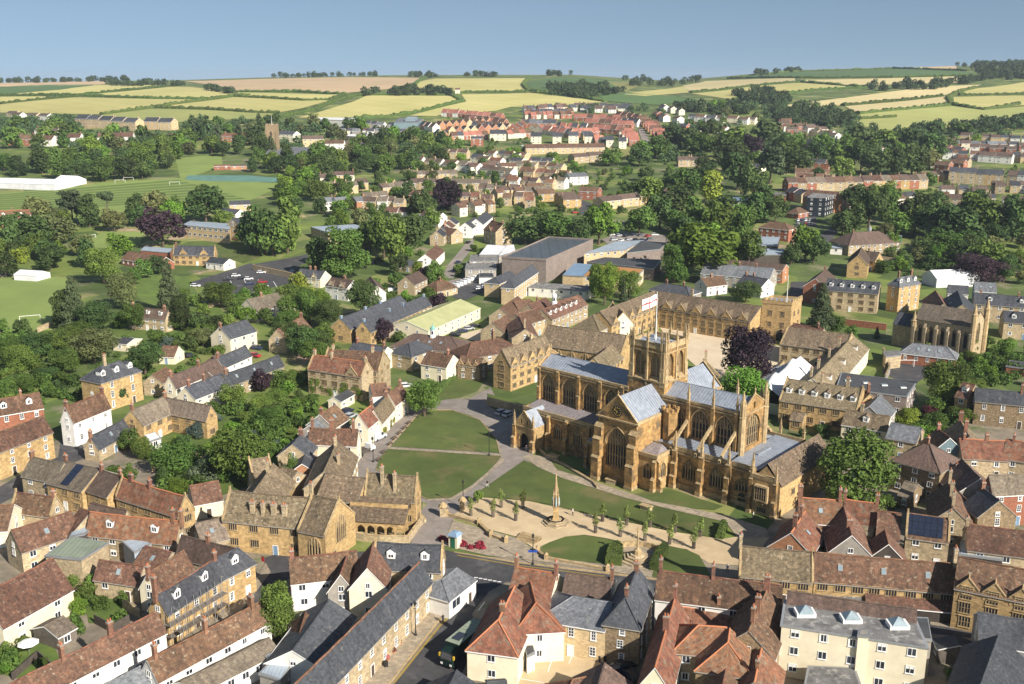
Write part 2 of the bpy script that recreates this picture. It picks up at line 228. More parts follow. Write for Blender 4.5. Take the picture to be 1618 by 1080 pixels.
# ---------------------------------------------------------------- mesh helpers
class MB:
    """Collects faces (welding equal points) and links them as ONE mesh object."""
    def __init__(s): s.v = []; s.i = {}; s.f = []; s.m = []; s.uv = []; s.c = None
    def vid(s, p):
        k = (round(p[0], 3), round(p[1], 3), round(p[2], 3)); j = s.i.get(k)
        if j is None: j = s.i[k] = len(s.v); s.v.append((p[0], p[1], p[2]))
        return j
    def face(s, pts, m=0, uv=None):
        ids = [s.vid(p) for p in pts]; q = []; w = []
        for k, i in enumerate(ids):
            if i not in q: q.append(i); w.append(k)
        if len(q) < 3: return
        s.f.append(q); s.m.append(m)
        if uv is None:
            P = [Vector(pts[k]) for k in w]; n = Vector((0, 0, 0))
            for a in range(len(P)): n += P[a].cross(P[(a + 1) % len(P)])
            if n.length < 1e-9: n = Vector((0, 0, 1))
            n.normalize()
            t = Vector((0, 0, 1)).cross(n)
            if t.length < 0.05: t = Vector((1, 0, 0))
            t.normalize(); b = n.cross(t)
            s.uv.append([(p.dot(t), p.dot(b)) for p in P])
        else: s.uv.append([uv[k] for k in w])
    def box(s, x0, x1, y0, y1, z0, z1, m=0, M=None, bottom=False):
        c = [Vector((x, y, z)) for z in (z0, z1) for y in (y0, y1) for x in (x0, x1)]
        if M is not None: c = [M @ p for p in c]
        for q in ((0, 1, 5, 4), (1, 3, 7, 5), (3, 2, 6, 7), (2, 0, 4, 6), (4, 5, 7, 6)): s.face([c[k] for k in q], m)
        if bottom: s.face([c[k] for k in (0, 2, 3, 1)], m)
    def prism(s, poly, z0, z1, m=0, mtop=None, M=None):
        a = [Vector((p[0], p[1], z0)) for p in poly]; b = [Vector((p[0], p[1], z1)) for p in poly]
        if M is not None: a = [M @ p for p in a]; b = [M @ p for p in b]
        n = len(poly)
        for k in range(n): s.face([a[k], a[(k + 1) % n], b[(k + 1) % n], b[k]], m)
        s.face(b, m if mtop is None else mtop)
    def tube(s, p0, p1, r0, r1, n=6, m=0, cap=True):
        p0 = Vector(p0); p1 = Vector(p1); d = (p1 - p0).normalized(); a = d.orthogonal().normalized(); b = d.cross(a)
        A = [p0 + (a * math.cos(6.2832 * k / n) + b * math.sin(6.2832 * k / n)) * r0 for k in range(n)]
        B = [p1 + (a * math.cos(6.2832 * k / n) + b * math.sin(6.2832 * k / n)) * r1 for k in range(n)]
        for k in range(n): s.face([A[k], A[(k + 1) % n], B[(k + 1) % n], B[k]], m)
        if cap: s.face(B, m)
    def lathe(s, prof, n=8, m=0, c=(0, 0, 0), rot=0):
        for (r0, z0), (r1, z1) in zip(prof, prof[1:]):
            for k in range(n):
                a, b = 6.2832 * k / n + rot, 6.2832 * (k + 1) / n + rot
                s.face([(c[0] + r0 * math.cos(a), c[1] + r0 * math.sin(a), c[2] + z0), (c[0] + r0 * math.cos(b), c[1] + r0 * math.sin(b), c[2] + z0),
                        (c[0] + r1 * math.cos(b), c[1] + r1 * math.sin(b), c[2] + z1), (c[0] + r1 * math.cos(a), c[1] + r1 * math.sin(a), c[2] + z1)], m)
    def grid(s, p00, p10, p11, p01, nu, nv, jit=0.0, m=0, rnd=random):
        P = {}
        ul = (Vector(p10) - Vector(p00)).length; vl = (Vector(p01) - Vector(p00)).length
        for j in range(nv + 1):
            for i in range(nu + 1):
                u, v = i / nu, j / nv
                p = Vector(p00).lerp(Vector(p10), u).lerp(Vector(p01).lerp(Vector(p11), u), v)
                if jit and 0 < j < nv and 0 < i < nu: p = p + Vector((0, 0, rnd.uniform(-jit, jit)))
                P[i, j] = p
        for j in range(nv):
            for i in range(nu):
                s.face([P[i, j], P[i+1, j], P[i+1, j+1], P[i, j+1]], m, [(i/nu*ul, j/nv*vl), ((i+1)/nu*ul, j/nv*vl), ((i+1)/nu*ul, (j+1)/nv*vl), (i/nu*ul, (j+1)/nv*vl)])
    def mesh(s, name, mats, smooth=False):
        me = bpy.data.meshes.new(name); me.from_pydata(s.v, [], s.f)
        for k in mats: me.materials.append(MATS[k] if isinstance(k, str) else k)
        me.polygons.foreach_set('material_index', s.m)
        ul = me.uv_layers.new(name='UVMap'); flat_ = [c for f in s.uv for p in f for c in p]
        ul.data.foreach_set('uv', flat_)
        if smooth: me.polygons.foreach_set('use_smooth', [True] * len(s.f))
        me.update(); return me
    def build(s, name, mats, parent=None, loc=None, rz=0.0, smooth=False):
        return link(name, s.mesh(name, mats, smooth), parent, loc, rz)
def link(name, me, parent=None, loc=None, rz=0.0):
    o = bpy.data.objects.new(name, me); COL.objects.link(o)
    if parent is not None: o.parent = parent
    if loc is not None: o.location = loc
    if rz: o.rotation_euler = (0, 0, rz)
    return o
def tag(o, label, cat, group=None):
    o['label'] = label; o['category'] = cat
    if group: o['group'] = group
    return o
def thing(name, label, cat, loc, rz=0.0, group=None): return tag(link(name, None, None, loc, rz), label, cat, group)
def struct(o, kind='structure'): o['kind'] = kind; return o
ORD = 'first second third fourth fifth sixth seventh eighth ninth tenth eleventh twelfth thirteenth fourteenth fifteenth sixteenth seventeenth eighteenth nineteenth twentieth'.split()
def nth(k): return ORD[k] if k < 20 else ('twenty-' + ORD[k - 20] if k < 29 else 'thirtieth' if k == 29 else 'thirty-' + ORD[(k - 30) % 9])
def poly_w(pts, h=0.0): return [gp(x, y, h) for x, y in pts]
def inside(x, y, poly):
    r = False; n = len(poly)
    for k in range(n):
        x0, y0 = poly[k]; x1, y1 = poly[(k + 1) % n]
        if (y0 > y) != (y1 > y) and x < (x1 - x0) * (y - y0) / (y1 - y0) + x0: r = not r
    return r
# ---------------------------------------------------------------- ground, fields, roads, lawns
def build_ground():
    ys = list(np.arange(-260, 120, 60)) + list(np.arange(120, 520, 20.0)) + list(np.arange(520, 1300, 16.0)) + list(np.arange(1300, 3200, 25.0)) + [3400, 3800, 4400, 5200, 6500, 8900]
    ts = np.linspace(-0.95, 0.95, 150)
    V = []; Fc = []
    for y in ys:
        for t in ts:
            x = t * max(y, 420.0) * 1.0; V.append((x, y, float(elev(x, y)) if y > 0 else 0.0))
    n = len(ts)
    for j in range(len(ys) - 1):
        for i in range(n - 1):
            a = j * n + i; Fc.append((a, a + 1, a + n + 1, a + n))
    me = bpy.data.meshes.new('ground'); me.from_pydata(V, [], Fc); me.materials.append(MATS['g_town'])
    me.polygons.foreach_set('use_smooth', [True] * len(Fc)); me.update()
    struct(link('ground', me))
build_ground()
def drape(name, pix, m, dz=0.1, step=None, world=False, kind='structure'):
    """A sheet laid on the ground inside an outline."""
    pts = [Vector(p) for p in pix] if world else poly_w(pix)
    bm = bmesh.new(); vs = [bm.verts.new((p.x, p.y, 0)) for p in pts]
    try: bm.faces.new(vs)
    except ValueError: bm.free(); return None
    ya = max(p.y for p in pts)
    if step is None: step = 0 if ya < 470 else (16 if ya < 1000 else 40)
    if step:
        for ax in (0, 1):
            lo = min(p[ax] for p in pts); hi = max(p[ax] for p in pts); c = lo + step
            while c < hi:
                no = Vector((1, 0, 0)) if ax == 0 else Vector((0, 1, 0)); co = no * c
                bmesh.ops.bisect_plane(bm, geom=bm.verts[:] + bm.edges[:] + bm.faces[:], plane_co=co, plane_no=no); c += step
    bmesh.ops.triangulate(bm, faces=bm.faces[:])
    for v in bm.verts: v.co.z = float(elev(v.co.x, v.co.y)) + dz
    bmesh.ops.recalc_face_normals(bm, faces=bm.faces[:])
    if sum(f.normal.z for f in bm.faces) < 0: bmesh.ops.reverse_faces(bm, faces=bm.faces[:])
    me = bpy.data.meshes.new(name); bm.to_mesh(me); bm.free(); me.materials.append(MATS[m])
    return struct(link(name, me), kind)
FIELDS = [
 ('f_tan', [(0,131),(167,128),(168,133),(0,137)]), ('f_green', [(0,138),(60,134),(165,133),(95,142),(0,150)]),
 ('f_wheat', [(0,151),(95,142),(150,134),(238,134),(266,136),(200,143),(127,151)]), ('f_wheat', [(130,150),(200,144),(270,137),(300,137.5),(345,142),(374,150),(330,155.5),(240,154.5)]),
 ('f_wheat', [(0,153),(110,152.5),(60,157),(0,163)]), ('f_wheat', [(0,165),(115,154),(240,156.5),(328,157.5),(240,170),(160,181),(100,180),(0,178)]),
 ('f_lime', [(160,182),(240,172),(330,174),(400,178.5),(440,179.5),(420,187),(300,192),(240,196),(160,192)]), ('f_wheat', [(252,169),(330,159),(372,153),(520,159),(478,171),(440,178),(400,177)]),
 ('f_tan', [(290,128),(400,125),(540,122),(672,123),(652,134),(620,140.5),(545,147),(378,144),(352,137)]), ('f_wheat', [(376,146),(520,149.5),(542,149),(518,157.5),(380,152)]),
 ('f_wheat', [(624,140),(690,124),(837,123),(824,135),(832,143),(727,145),(700,141.5)]), ('f_wheat', [(470,186),(560,160),(580,151),(713,151.5),(730,159),(680,172),(623,182),(545,186)]),
 ('f_wheat', [(647,183),(737,161),(729,149),(840,147),(953,161),(920,165),(807,169),(785,175),(700,184)]), ('f_green', [(831,131),(871,122),(983,127.5),(983,141),(957,150),(913,151),(862,145),(838,140)]),
 ('f_olive', [(955,126),(1020,132),(987,146),(975,140)]), ('f_wheat', [(986,149),(1080,136),(1090,146),(1020,152)]), ('f_green', [(945,151),(985,146),(1060,152),(1110,158),(1040,166),(960,160)]),
 ('f_straw', [(1078,136),(1115,128),(1256,123.5),(1256,129.5),(1188,135),(1091,145)]), ('f_wheat', [(1092,148),(1188,136.5),(1265,131),(1360,138),(1291,142),(1245,147),(1158,158)]),
 ('f_straw', [(1266,126),(1528,120.5),(1551,123.5),(1528,129.5),(1388,134),(1361,136.5),(1271,129)]), ('f_green', [(1150,123),(1261,113.5),(1411,108.5),(1525,113),(1545,116.5),(1411,121.5),(1262,122.5)]),
 ('f_tan', [(1438,108),(1455,105.5),(1511,103.8),(1511,108.5)]), ('f_straw', [(1238,167),(1351,152.5),(1495,136),(1551,133.5),(1505,147),(1488,151.5),(1331,166.5),(1278,171)]),
 ('f_straw', [(1335,168),(1491,152.5),(1501,165),(1355,179)]), ('f_wheat', [(1509,151.5),(1538,140),(1640,126),(1640,147),(1515,149.5)]), ('f_wheat', [(1506,153.5),(1640,151),(1640,164),(1555,171.5),(1508,164.5)]),
 ('f_lime', [(1340,183),(1400,176),(1505,167.5),(1553,174),(1640,166),(1640,192),(1445,209),(1398,207),(1338,194)]),
]
for m_, p_ in FIELDS: drape('field', p_, m_, 0.5)
# hedgerows between the fields
def hedge(pix, h, w, label, m='leaf_hedge', cat='hedge', group=None, name='hedgerow', step=None):
    P = poly_w(pix); mb = MB(); rnd = random.Random(int(pix[0][0] * 7 + pix[0][1]))
    o0 = P[0]; prev = None; d0 = 0
    st = step or max(0.8, P[0].y / 500.0)
    for a, b in zip(P, P[1:]):
        L_ = (Vector((b.x, b.y, 0)) - Vector((a.x, a.y, 0))).length; n = max(1, int(L_ / st)); t = Vector((b.x - a.x, b.y - a.y, 0)).normalized(); q = Vector((-t.y, t.x, 0))
        for k in range(n + 1):
            c = a.lerp(b, k / n); z = float(elev(c.x, c.y)); hh = h * (rnd.uniform(0.7, 1.15) if P[0].y < 900 else rnd.choice((.6, .75, .9, 1.0, 1.1, 1.35))); ww = w * rnd.uniform(0.75, 1.15) / 2
            ring = [Vector((c.x, c.y, z)) - o0 + q * x_ + Vector((0, 0, z_)) for x_, z_ in ((-ww, -0.5), (-ww * 1.05, hh * .55), (-ww * .6, hh), (ww * .6, hh * .96), (ww * 1.05, hh * .5), (ww, -0.5))]
            if prev:
                for i in range(5): mb.face([prev[i], prev[i + 1], ring[i + 1], ring[i]])
            else: mb.face(ring)
            prev = ring
    mb.face(prev[::-1])
    if P[0].y < 460:
        for fi in range(len(mb.f)):
            q = [Vector(mb.v[i]) for i in mb.f[fi]][:4]
            if len(q) < 4: continue
            for _ in range(10):
                a, b = rnd.random(), rnd.random(); c = q[0].lerp(q[1], a).lerp(q[3].lerp(q[2], a), b); d = Vector((rnd.gauss(0, 1), rnd.gauss(0, 1), rnd.gauss(0, 1))).normalized(); e = d.orthogonal().normalized(); f = d.cross(e); s_ = rnd.uniform(.1, .24); mb.face([c - e * s_, c - f * s_, c + e * s_, c + f * s_])
    me = mb.mesh(name, [m]); ca = me.color_attributes.new('tone', 'BYTE_COLOR', 'POINT')
    for k in range(len(me.vertices)): v = rnd.uniform(0.75, 1.2); ca.data[k].color = (v, v, v, 1)
    o = link(name, me, None, o0); return tag(o, label, cat, group)
def hedge_block(pix, h, label, m='leaf_hedge'):
    P = poly_w(pix); o0 = sum(P, Vector()) / len(P); rnd = random.Random(int(pix[0][0])); V = []; Fc = []; T = []; n = len(P)
    def quad(c, s_):
        d = Vector((rnd.gauss(0, 1), rnd.gauss(0, 1), rnd.gauss(0, 1))).normalized(); e = d.orthogonal().normalized(); f = d.cross(e); k = len(V); V.extend([c - e * s_, c - f * s_, c + e * s_, c + f * s_]); Fc.append((k, k+1, k+2, k+3)); T.extend([rnd.uniform(.75, 1.2)] * 4)
    top = [p - o0 + Vector((0, 0, h)) for p in P]; bot = [p - o0 - Vector((0, 0, .3)) for p in P]
    def pf(q): k = len(V); V.extend(q); Fc.append(tuple(range(k, k + len(q)))); T.extend([.9] * len(q))
    pf(top)
    for i in range(n):
        j = (i + 1) % n; pf([bot[i], bot[j], top[j], top[i]])
        for _ in range(int((top[j] - top[i]).length * 22)): a, b = rnd.random(), rnd.random(); quad(bot[i].lerp(bot[j], a).lerp(top[i].lerp(top[j], a), b), rnd.uniform(.08, .2))
    c = sum(top, Vector()) / n
    for i in range(n):
        j = (i + 1) % n
        for _ in range(int((top[j] - top[i]).length * 40)): a, b = rnd.random(), rnd.random() ** .5; quad(c.lerp(top[i].lerp(top[j], a), b), rnd.uniform(.08, .18))
    tag(link('hedge', leaf_mesh('hedge', [(V, Fc, T)], m), None, o0), label, 'hedge')
HEDGES = [([(0,151),(127,151),(200,143),(268,136)], 'up the pale hillside behind the marquee'), ([(127,152),(240,155.5),(330,156.5),(380,152)], 'across the middle of the yellow hillside fields'),
 ([(0,164),(60,158),(128,152)], 'at the edge of frame below the dark green field'), ([(160,181),(240,170.5),(330,158),(375,151),(395,150)], 'slanting up through the yellow hillside above the apartment block'), ([(240,170),(330,173),(400,178),(442,178.5)], 'along the lower yellow field above the dark pines'),
 ([(375,145),(470,145),(545,149.5)], 'under the long tan field'), ([(370,153),(430,156),(480,159),(522,157.5),(545,150)], 'under the thin yellow strips beside the tan field'), ([(440,186),(500,172),(530,160),(562,151.5)], 'rising thickly beside the yellow field above the white sheds'),
 ([(620,141),(655,134),(673,123)], 'between the tan field and the yellow field on the ridge'), ([(560,151),(640,150.5),(713,150.5)], 'below the copse in the middle of the wheat'), ([(713,150.5),(731,160),(680,173),(623,183.5),(560,187)], 'curving round the striped yellow field above the estate'), ([(727,146.5),(780,145.5),(835,145)], 'beside the lone farmhouse in the wheat'),
 ([(837,122.5),(826,135),(834,143),(865,146)], 'round the dark green field on the ridge'), ([(840,146),(900,150),(957,161)], 'descending from the dark green field to the estate'),
 ([(1091,146),(1188,136),(1262,130)], 'under the straw field on the eastern hill'), ([(1265,129.5),(1330,135),(1375,138)], 'along the thin straw field on the eastern hill'), ([(1158,159),(1245,148),(1291,142.5),(1370,138.5)], 'above the dark copse on the eastern hill'), ([(1150,124),(1262,123),(1411,122),(1550,119)], 'under the long dark green band'), ([(1155,122.5),(1261,113),(1411,108),(1530,112)], 'along the skyline over the dark green band'),
 ([(1331,167),(1420,159),(1489,152)], 'between the two straw fields on the near hill'), ([(1355,180.5),(1430,173),(1501,165.5)], 'below the lower straw field on the near hill'), ([(1541,139.5),(1510,147),(1498,155),(1503,165),(1535,171),(1556,173),(1610,165)], 'looping round the green corner field'), ([(1515,150.5),(1560,150),(1618,149)], 'dividing the green corner field'), ([(1351,189),(1415,185)], 'short and low beside the lime coloured field')]
for p_, l_ in HEDGES: hedge(p_, 3.4, 7.0, 'dark field hedge ' + l_)
# grounds in the town
PITCH_A = [(0,305),(120,296),(160,288),(280,281),(440,289),(432,300),(392,318),(300,338),(180,352),(0,338)]
drape('playing_field', PITCH_A, 'g_pitch', 0.15)
for k in range(9):                                                    # mown stripes
    a = 0.05 + k * 0.105
    def lerp(p, q, t): return (p[0] + (q[0] - p[0]) * t, p[1] + (q[1] - p[1]) * t)
    l0, l1 = lerp((0,306),(0,336), a), lerp((0,306),(0,336), a + 0.05); r0, r1 = lerp((275,282.5),(395,316), a), lerp((275,282.5),(395,316), a + 0.05)
    drape('mown_stripe', [l0, r0, r1, l1], 'g_pitchdark', 0.3)
drape('playing_field', [(277,250),(350,243),(352,262),(300,280),(285,282)], 'g_pitch', 0.15)
drape('playing_field', [(-20,440),(60,437),(112,440),(108,470),(92,500),(82,522),(-20,524)], 'g_pitch', 0.1)
drape('playing_field', [(140,378),(165,366),(228,366),(222,385),(205,392),(150,392)], 'g_lime' if 'g_lime' in MATS else 'g_pitch', 0.2)
drape('tennis_court', [(296,277),(392,277),(440,281),(440,288),(330,286),(293,284)], 'g_tennis', 0.2)
drape('car_park', [(297,447),(395,418),(470,432),(462,447),(438,452),(380,465),(330,455)], 'g_asphalt', 0.1)
drape('road', [(395,420),(470,405),(500,398),(520,402),(475,420),(462,440)], 'g_asphalt', 0.06)
drape('lawn', [(340,385),(400,383),(418,403),(385,418),(350,405)], 'g_lawn', 0.1); drape('lawn', [(215,440),(255,430),(300,440),(315,470),(250,490),(215,470)], 'g_garden', 0.1)
drape('lawn', [(130,500),(330,520),(330,560),(180,545),(80,540),(25,560),(20,530)], 'g_garden', 0.06); drape('lawn', [(300,480),(340,478),(360,500),(320,515),(300,505)], 'g_garden', 0.1)
drape('lawn', [(840,262),(990,248),(1010,232),(950,233),(955,247),(820,255)], 'f_olive', 0.3)
drape('road', [(1003,250),(1012,238),(1014,222),(1008,205),(1016,203),(1026,222),(1030,238),(1018,252)], 'g_lane', 0.4)
drape('road', [(895,312),(905,311),(935,322),(925,340),(912,340),(918,325)], 'g_asphalt', 0.3)
drape('street', [(698,440),(708,420),(735,385),(748,375),(748,390),(728,415),(716,440)], 'g_lane', 0.15)
drape('car_park', [(722,455),(762,443),(795,440),(790,452),(735,474),(715,470)], 'g_asphalt', 0.12); drape('car_park', [(703,445),(735,437),(765,445),(720,470)], 'g_lane', 0.1)
drape('car_park', [(790,520),(790,535),(762,541),(735,535),(720,530),(770,517)], 'g_court', 0.1)
drape('car_park', [(950,378),(985,367),(1060,372),(1055,385),(965,390)], 'g_lane', 0.2); drape('car_park', [(1260,345),(1290,342),(1290,358),(1255,360)], 'g_asphalt', 0.2)
drape('courtyard', [(1042,517),(1240,548),(1240,585),(1200,610),(1125,600),(1090,570),(1060,540)], 'g_court', 0.08)
drape('road', [(1245,480),(1250,445),(1275,445),(1268,480),(1262,500)], 'g_asphalt', 0.1); drape('road', [(1280,385),(1305,365),(1322,350),(1335,352),(1310,385),(1285,392)], 'g_asphalt', 0.2)
drape('yard', [(1395,560),(1480,560),(1480,585),(1440,610),(1395,590)], 'g_asphalt', 0.1)
drape('lawn', [(1318,505),(1400,515),(1400,527),(1318,522)], 'g_garden', 0.1); drape('lawn', [(1405,415),(1520,418),(1515,428),(1400,426)], 'g_garden', 0.15)
# yards under the near houses, then the abbey close
drape('yard', [(-150,1200),(-150,760),(60,700),(130,690),(330,720),(520,690),(560,700),(540,760),(430,880),(700,880),(1000,880),(1180,880),(1240,800),(1300,760),(1420,700),(1500,620),(1800,640),(1900,1200)], 'g_yard', 0.03)
drape('lane', [(535,760),(556,700),(600,672),(648,648),(655,632),(740,630),(775,612),(790,640),(812,650),(842,660),(842,720),(834,732),(764,776),(740,805),(715,822),(700,862),(690,884),(652,862),(640,832),(676,796),(600,770)], 'g_lane', 0.06)
drape('garden', [(1435,640),(1520,618),(1538,655),(1500,690),(1450,690)], 'g_garden', 0.08); drape('garden', [(125,905),(160,890),(205,950),(190,985),(140,985)], 'g_garden', 0.08); drape('garden', [(-20,1000),(60,975),(95,1040),(40,1075),(-20,1060)], 'g_garden', 0.08); drape('garden', [(240,650),(480,640),(470,740),(420,760),(330,790),(240,740)], 'g_garden', 0.06)
LAWNS = [[(618,706),(640,680),(660,656),(684,648.5),(713,648.5),(740,655),(758,664),(772,676),(784,695),(789,716.5)], [(612,710),(792,721),(785,731),(768,748),(744,768),(712,787),(674,788.5),(650,775),(620,757),(594,741),(600,724)],
 [(828,727.5),(858,742),(890,757),(940,773),(985,787),(1060,806),(1147,826),(1140,851),(1060,839),(980,822),(925,811),(880,799),(835,791),(760,785),(758,776)], [(677,636),(700,608),(722,590),(753,587),(764,605),(755,618),(727,628)],
 [(770,622),(800,630),(835,642),(838,655),(812,648),(785,650),(772,640)], [(848,871),(870,857),(893,849),(923,846),(955,851),(980,863),(975,892),(940,890),(885,884),(852,877)], [(1040,866),(1058,863),(1085,869),(1105,878),(1122,908),(1110,925),(1030,912)],
 [(864,720),(895,735),(935,752),(942,762),(880,742)], [(1003,781),(1020,776),(1055,772),(1080,779),(1110,790),(1143,800),(1130,806),(1090,803),(1030,792)]]
for p_ in LAWNS: drape('lawn', p_, 'g_lawn', 0.14)
drape('terrace', [(713,816),(737,800),(757,786),(835,792),(925,812),(980,823),(1060,840),(1140,852),(1180,846),(1215,850),(1185,895),(1120,890),(1085,868),(1040,862),(1000,860),(955,850),(923,845),(893,848),(868,857),(845,868),(820,849),(770,836)], 'g_gravel', 0.1)
drape('pavement', [(826,722),(836,718),(864,722),(900,742),(945,763),(1000,781),(1080,801),(1150,815),(1210,835),(1216,850),(1165,850),(1147,825),(1060,805),(985,786),(890,756),(850,738)], 'g_pave', 0.11)
drape('pavement', [(700,862),(716,822),(770,838),(818,851),(846,870),(940,892),(1030,906),(1190,925),(1190,934),(960,903),(840,885),(770,878)], 'g_pave', 0.12)
drape('path', [(613,706.8),(792,718.2),(793,721),(612,709.8)], 'g_pave', 0.16)
drape('path', [(793,722),(797,728),(770,752),(745,773),(712,791),(674,792),(674,789),(712,787.5),(744,768.5),(768,748.5),(785,731.5)], 'g_pave', 0.16)
drape('road', [(355,1000),(395,950),(425,905),(415,882),(450,872),(560,872),(690,866),(720,873),(810,889),(960,908),(1180,934),(1520,976),(1760,1000),(1760,1035),(1480,1002),(1200,968),(960,935),(800,920),(772,935),(745,970),(760,1000),(720,1085),(640,1200),(520,1200),(620,1085),(700,985),(741,945),(752,930),(744,912),(700,905),(470,905),(440,925),(400,975),(370,1010)], 'g_asphalt', 0.08)
drape('pavement', [(612,1085),(690,985),(736,946),(748,930),(742,913),(722,912),(700,945),(660,985),(560,1085)], 'g_pave', 0.2)
drape('pavement', [(318,990),(345,968),(405,915),(420,890),(428,905),(398,945),(352,1000),(330,1012)], 'g_pave', 0.2)
drape('road', [(-60,805),(40,745),(92,722),(96,695),(122,690),(140,720),(95,742),(40,775),(-60,830)], 'g_asphalt', 0.08)
drape('car_park', [(808,1085),(824,1045),(880,1028),(955,1050),(960,1085)], 'g_gravel', 0.1); drape('pavement', [(1468,965),(1560,975),(1550,1000),(1470,988)], 'g_pave', 0.18)
def markings():
    for a, b in (((766,951),(756,965)),((744,985),(735,998)),((1500,992),(1530,996))):
        A, B = gp(*a), gp(*b); t = (B - A).normalized(); q = Vector((-t.y, t.x, 0)) * 0.08; mb = MB()
        mb.face([A - q, B - q, B + q, A + q]); o = struct(mb.build('road_marking', ['paint'])); o.location.z = 0.1
    for k in range(6):
        A = gp(752 + k * 7.4, 913 + k * 1.3); o = MB(); o.face([A + Vector((-.35, -.12, 0)), A + Vector((.35, -.2, 0)), A + Vector((.35, .12, 0)), A + Vector((-.35, .2, 0))]); struct(o.build('road_marking', ['paint'])).location.z = 0.1
    for k in range(4):                                                # bay lines of the car park beside the fire of cars
        A, B = gp(360 + k * 24, 437 + k * 2.5), gp(366 + k * 24, 447 + k * 2.5); t = (B - A).normalized(); q = Vector((-t.y, t.x, 0)) * 0.12; mb = MB(); mb.face([A - q, B - q, B + q, A + q]); struct(mb.build('road_marking', ['paint'])).location.z = 0.14
    for a, b in (((874,1036),(866,1062)),((904,1037),(899,1049)),((815,1072),(858,1079))):
        A, B = gp(*a), gp(*b); t = (B - A).normalized(); q = Vector((-t.y, t.x, 0)) * 0.06; mb = MB(); mb.face([A - q, B - q, B + q, A + q]); struct(mb.build('road_marking', ['paint'])).location.z = 0.12
markings()
KEEP = [PITCH_A, [(277,250),(350,243),(352,262),(300,280),(285,282)], [(-20,438),(60,436),(112,440),(108,470),(92,500),(82,522),(-20,524)], [(140,378),(165,366),(228,366),(222,385),(205,392),(150,392)], [(293,277),(440,277),(442,288),(293,288)], [(297,447),(395,418),(470,430),(462,447),(438,452),(380,465),(330,458)], [(395,420),(470,405),(520,402),(475,420),(462,440)], [(698,440),(735,385),(748,375),(748,390),(716,440)], [(718,455),(765,440),(795,440),(790,452),(735,474)], [(948,378),(985,367),(1062,372),(1055,388),(965,392)], [(1255,345),(1292,342),(1290,360)], [(1003,250),(1008,205),(1030,222),(1018,252)], [(895,312),(935,322),(925,340)], [(1245,500),(1275,445),(1320,350),(1337,352),(1290,392),(1268,500)]] + LAWNS
# ---------------------------------------------------------------- trees
def quads_on(rnd, lobes, n, size, up=0.25, tone=(0.72, 1.25)):
    V = []; Fc = []; T = []
    wts = [r[3] * r[4] for r in lobes]; tot = sum(wts)
    for lo, w in zip(lobes, wts):
        lt = rnd.uniform(tone[0], tone[1])
        for _ in range(int(n * w / tot)):
            d = Vector((rnd.gauss(0, 1), rnd.gauss(0, 1), rnd.gauss(0, 1) + up)).normalized(); rr = rnd.uniform(0.74, 1.16)
            c = Vector((lo[0] + d.x * lo[3] * rr, lo[1] + d.y * lo[3] * rr, lo[2] + d.z * lo[4] * rr))
            nrm = (d + Vector((rnd.gauss(0, .45), rnd.gauss(0, .45), rnd.gauss(0, .45) + 0.15))).normalized()
            a = nrm.orthogonal().normalized(); a = (Matrix.Rotation(rnd.uniform(0, 6.28), 3, nrm) @ a); b = nrm.cross(a)
            s_ = size * rnd.uniform(0.6, 1.3); e_ = s_ * rnd.uniform(0.5, 0.9); k = len(V)
            bend = nrm * (-0.25 * s_)
            V += [c - a * s_ - b * e_ * .5 + bend, c + b * e_ * -1.0, c + a * s_ + b * e_ * .2 + bend, c + b * e_]; Fc.append((k, k + 1, k + 2, k + 3))
            t_ = lt * rnd.uniform(0.85, 1.15); T += [t_] * 4
    return V, Fc, T
def leaf_mesh(name, parts, m):
    V = []; Fc = []; T = []
    for v, f, t in parts:
        k = len(V); V += v; Fc += [tuple(i + k for i in q) for q in f]; T += t
    me = bpy.data.meshes.new(name); me.from_pydata([tuple(v) for v in V], [], Fc); me.materials.append(MATS[m])
    ca = me.color_attributes.new('tone', 'FLOAT_COLOR', 'POINT'); ca.data.foreach_set('color', [c for t in T for c in (t, t, t, 1.0)]); me.update()
    return me
